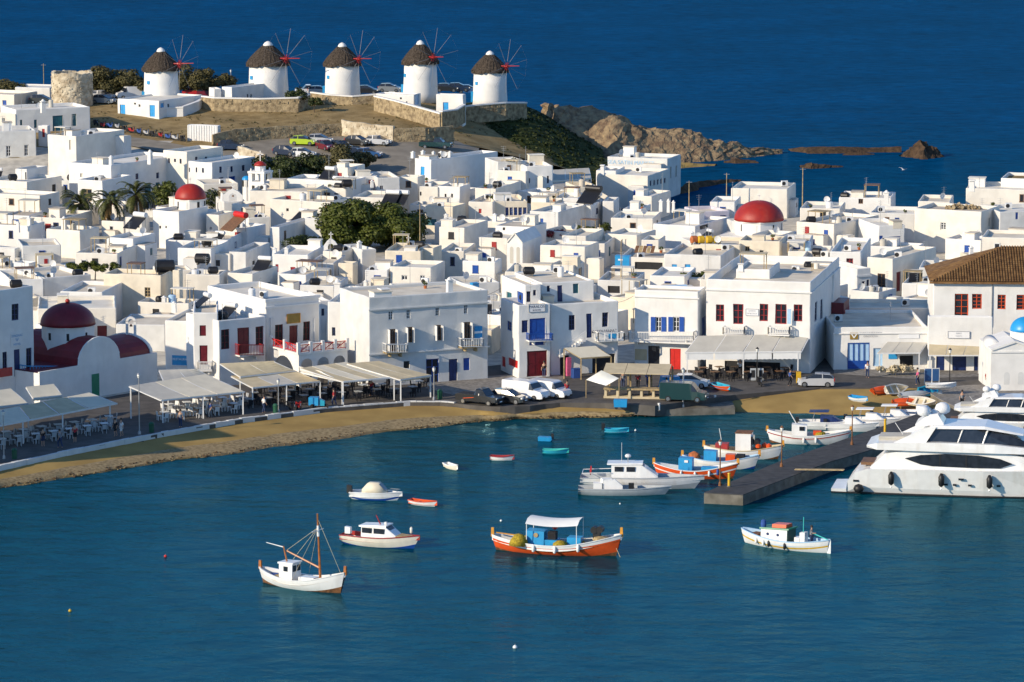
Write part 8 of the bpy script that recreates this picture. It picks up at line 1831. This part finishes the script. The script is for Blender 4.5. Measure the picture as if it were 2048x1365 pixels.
# yellow bollards on jetty, white bollards on the quay stub
for (x,y,lb,mt,h_) in ((1458,974,'yellow post at the outer end of the jetty','yellow',1.3),(1770,866,'yellow post by the moored white boats','yellow',1.4),(1318,822,'white bollard at the left of the quay stub','white',.8),(1398,808,'white bollard behind the quay stub lamp','white',.8),(1430,806,'white bollard at the right of the quay stub','white',.8)):
    r=thing('bollard',lb,'bollard',P(x,y,z=1.0 if y>840 else .66),0,'bollards and posts'); addp(r,'post',mt,lambda m:m.lathe([(.13,0),(.12,h_*.9),(.15,h_*.93),(.13,h_)],n=10)); addp(r,'foot','concrete',lambda m:m.lathe([(.2,0),(.18,.1)],n=10))
# fish stalls: pergola, stone counter on arches, white tarp
def stalls():
    e=Vector((math.cos(-.12),math.sin(-.12),0)); n=Vector((-e.y,e.x,0)); A=P(1207,797,z=GZ)
    r=thing('fish_counter','stone fish counter on little arches by the beach','counter',A,0,None,world=True); L=6.6
    pt=lambda u,d,z:(A.x+e.x*u+n.x*d,A.y+e.y*u+n.y*d,z)
    m=MB(); m.box(pt(L/2,.5,GZ+1.0),(L,1.2,.16),-.12); m.build('slab','wood_pale',r)
    m=MB(); m.box(pt(L/2,.5,GZ+.12),(L,1.0,.22),-.12); m.build('plinth','canvas',r)
    for k in range(6): m=MB(); m.box(pt(.2+k*(L-.4)/5,.5,GZ+.55),(.28,.95,.78),-.12,.8); m.build('pier','canvas',r)
    r=thing('stall_pergola','brown reed roof pergola over the fish stalls','pergola',A,0,None,world=True)
    for k in range(4):
        m=MB(); m.bar(pt(.2+k*2.2,1.6,GZ-.05),pt(.2+k*2.2,1.6,GZ+2.5),.16); m.build('post','wood_pale',r); m=MB(); m.bar(pt(.2+k*2.2,4.4,GZ-.05),pt(.2+k*2.2,4.4,GZ+2.8),.16); m.build('post','wood_pale',r)
    for k in range(3):
        m=MB(); u0,u1=-.2+k*2.3,2.05+k*2.3; vs=[pt(u0,1.0,GZ+2.5),pt(u1,1.0,GZ+2.5),pt(u1,4.8,GZ+2.95),pt(u0,4.8,GZ+2.95)]; m.add(vs+[(a,b,c-.08) for a,b,c in vs],[(0,1,2,3),(7,6,5,4),(0,4,5,1),(1,5,6,2),(2,6,7,3),(3,7,4,0)]); m.build('roof_mat','canvas',r)
    r=thing('tarpaulin','white pointed tarpaulin stretched beside the stalls','tarpaulin',P(1200,772,z=GZ),0,None,world=True)
    c=[P(1172,760,z=GZ+1.9),P(1212,772,z=GZ+1.6),P(1238,757,z=GZ+2.3),P(1203,741,z=GZ+3.2)]; m=MB(); K=6; vs=[];fs=[]
    for i in range(K+1):
        for j in range(K+1):
            p=c[0].lerp(c[1],j/K).lerp(c[3].lerp(c[2],j/K),i/K); vs.append((p.x,p.y,p.z-.5*math.sin(math.pi*i/K)*math.sin(math.pi*j/K)))
    for i in range(K):
        for j in range(K): q=i*(K+1)+j; fs.append((q,q+1,q+K+2,q+K+1))
    m.smooth=True; m.add(vs,fs); m.build('cloth','canvas_white',r)
    for k in (0,2): m=MB(); m.bar((c[k].x,c[k].y,GZ-.05),c[k],.08); m.build('pole','wood_pale',r)
stalls()
r=thing('market_crate','blue plastic sheet heap behind the stalls','crate',P(1340,778,z=GZ),.2); addp(r,'sheet','boat_blue',lambda m:m.box((0,0,.7),(2.2,1.6,1.3),0,.8)); addp(r,'cord','canvas',lambda m:m.bar((-1,-.7,1.36),(1,.7,1.36),.05))
# sea restaurant: awning roof and lettering
H=HOUSES['sea']; O,e,n,LL=H['faces']['F']; p=on_face(H,'F',1262,326,.05); text_on(H['root'],H['root'],'SEA SATIN MARKET',p,e,Vector(n),.85,'pale_blue')
awning('wide grey canopy of the restaurant below the slope',(1105,362),(1182,356),(1178,336),(1106,340),5.6,6.0,3,('canvas_grey',),posts=(0,.33,.66,1),zg=2.4,val=.3,valm='canvas_pale')
# flagstone aprons
def apron(name,poly,matn='flagstone',z=GZ+.012):
    m=MB(); vs=[P(x,y,z=z) for x,y in poly]; m.add(vs,[tuple(range(len(vs)))]); tag(m.build(name,matn),kind='structure')
apron('paved_apron',[(850,776),(905,790),(1010,779),(1120,776),(1130,752),(1040,748),(980,752),(870,764)]); apron('paved_apron',[(1668,748),(1668,738),(1990,738),(1990,752),(1830,758)])
# overhead wires
for (x0,y0,x1,y1,Y0,Y1) in ((1205,600,1268,592,434,430),(940,585,1000,578,436,436),(1640,640,1700,628,440,440)):
    a,b=P(x0,y0,Y=Y0),P(x1,y1,Y=Y1); r=thing('overhead_wire',('thin black wire across the alley right of the hall' if x0>1500 else 'thin black wire right of the corner hotel' if x0>1000 else 'thin black wire left of the corner hotel'),'wire',a,0,'wires',world=True); m=MB()
    for k in range(8):
        f=lambda t:a.lerp(b,t)-Vector((0,0,.5*math.sin(math.pi*t))); m.bar(f(k/8),f((k+1)/8),.03)
    m.build('wire','black',r)['kind']='stuff'
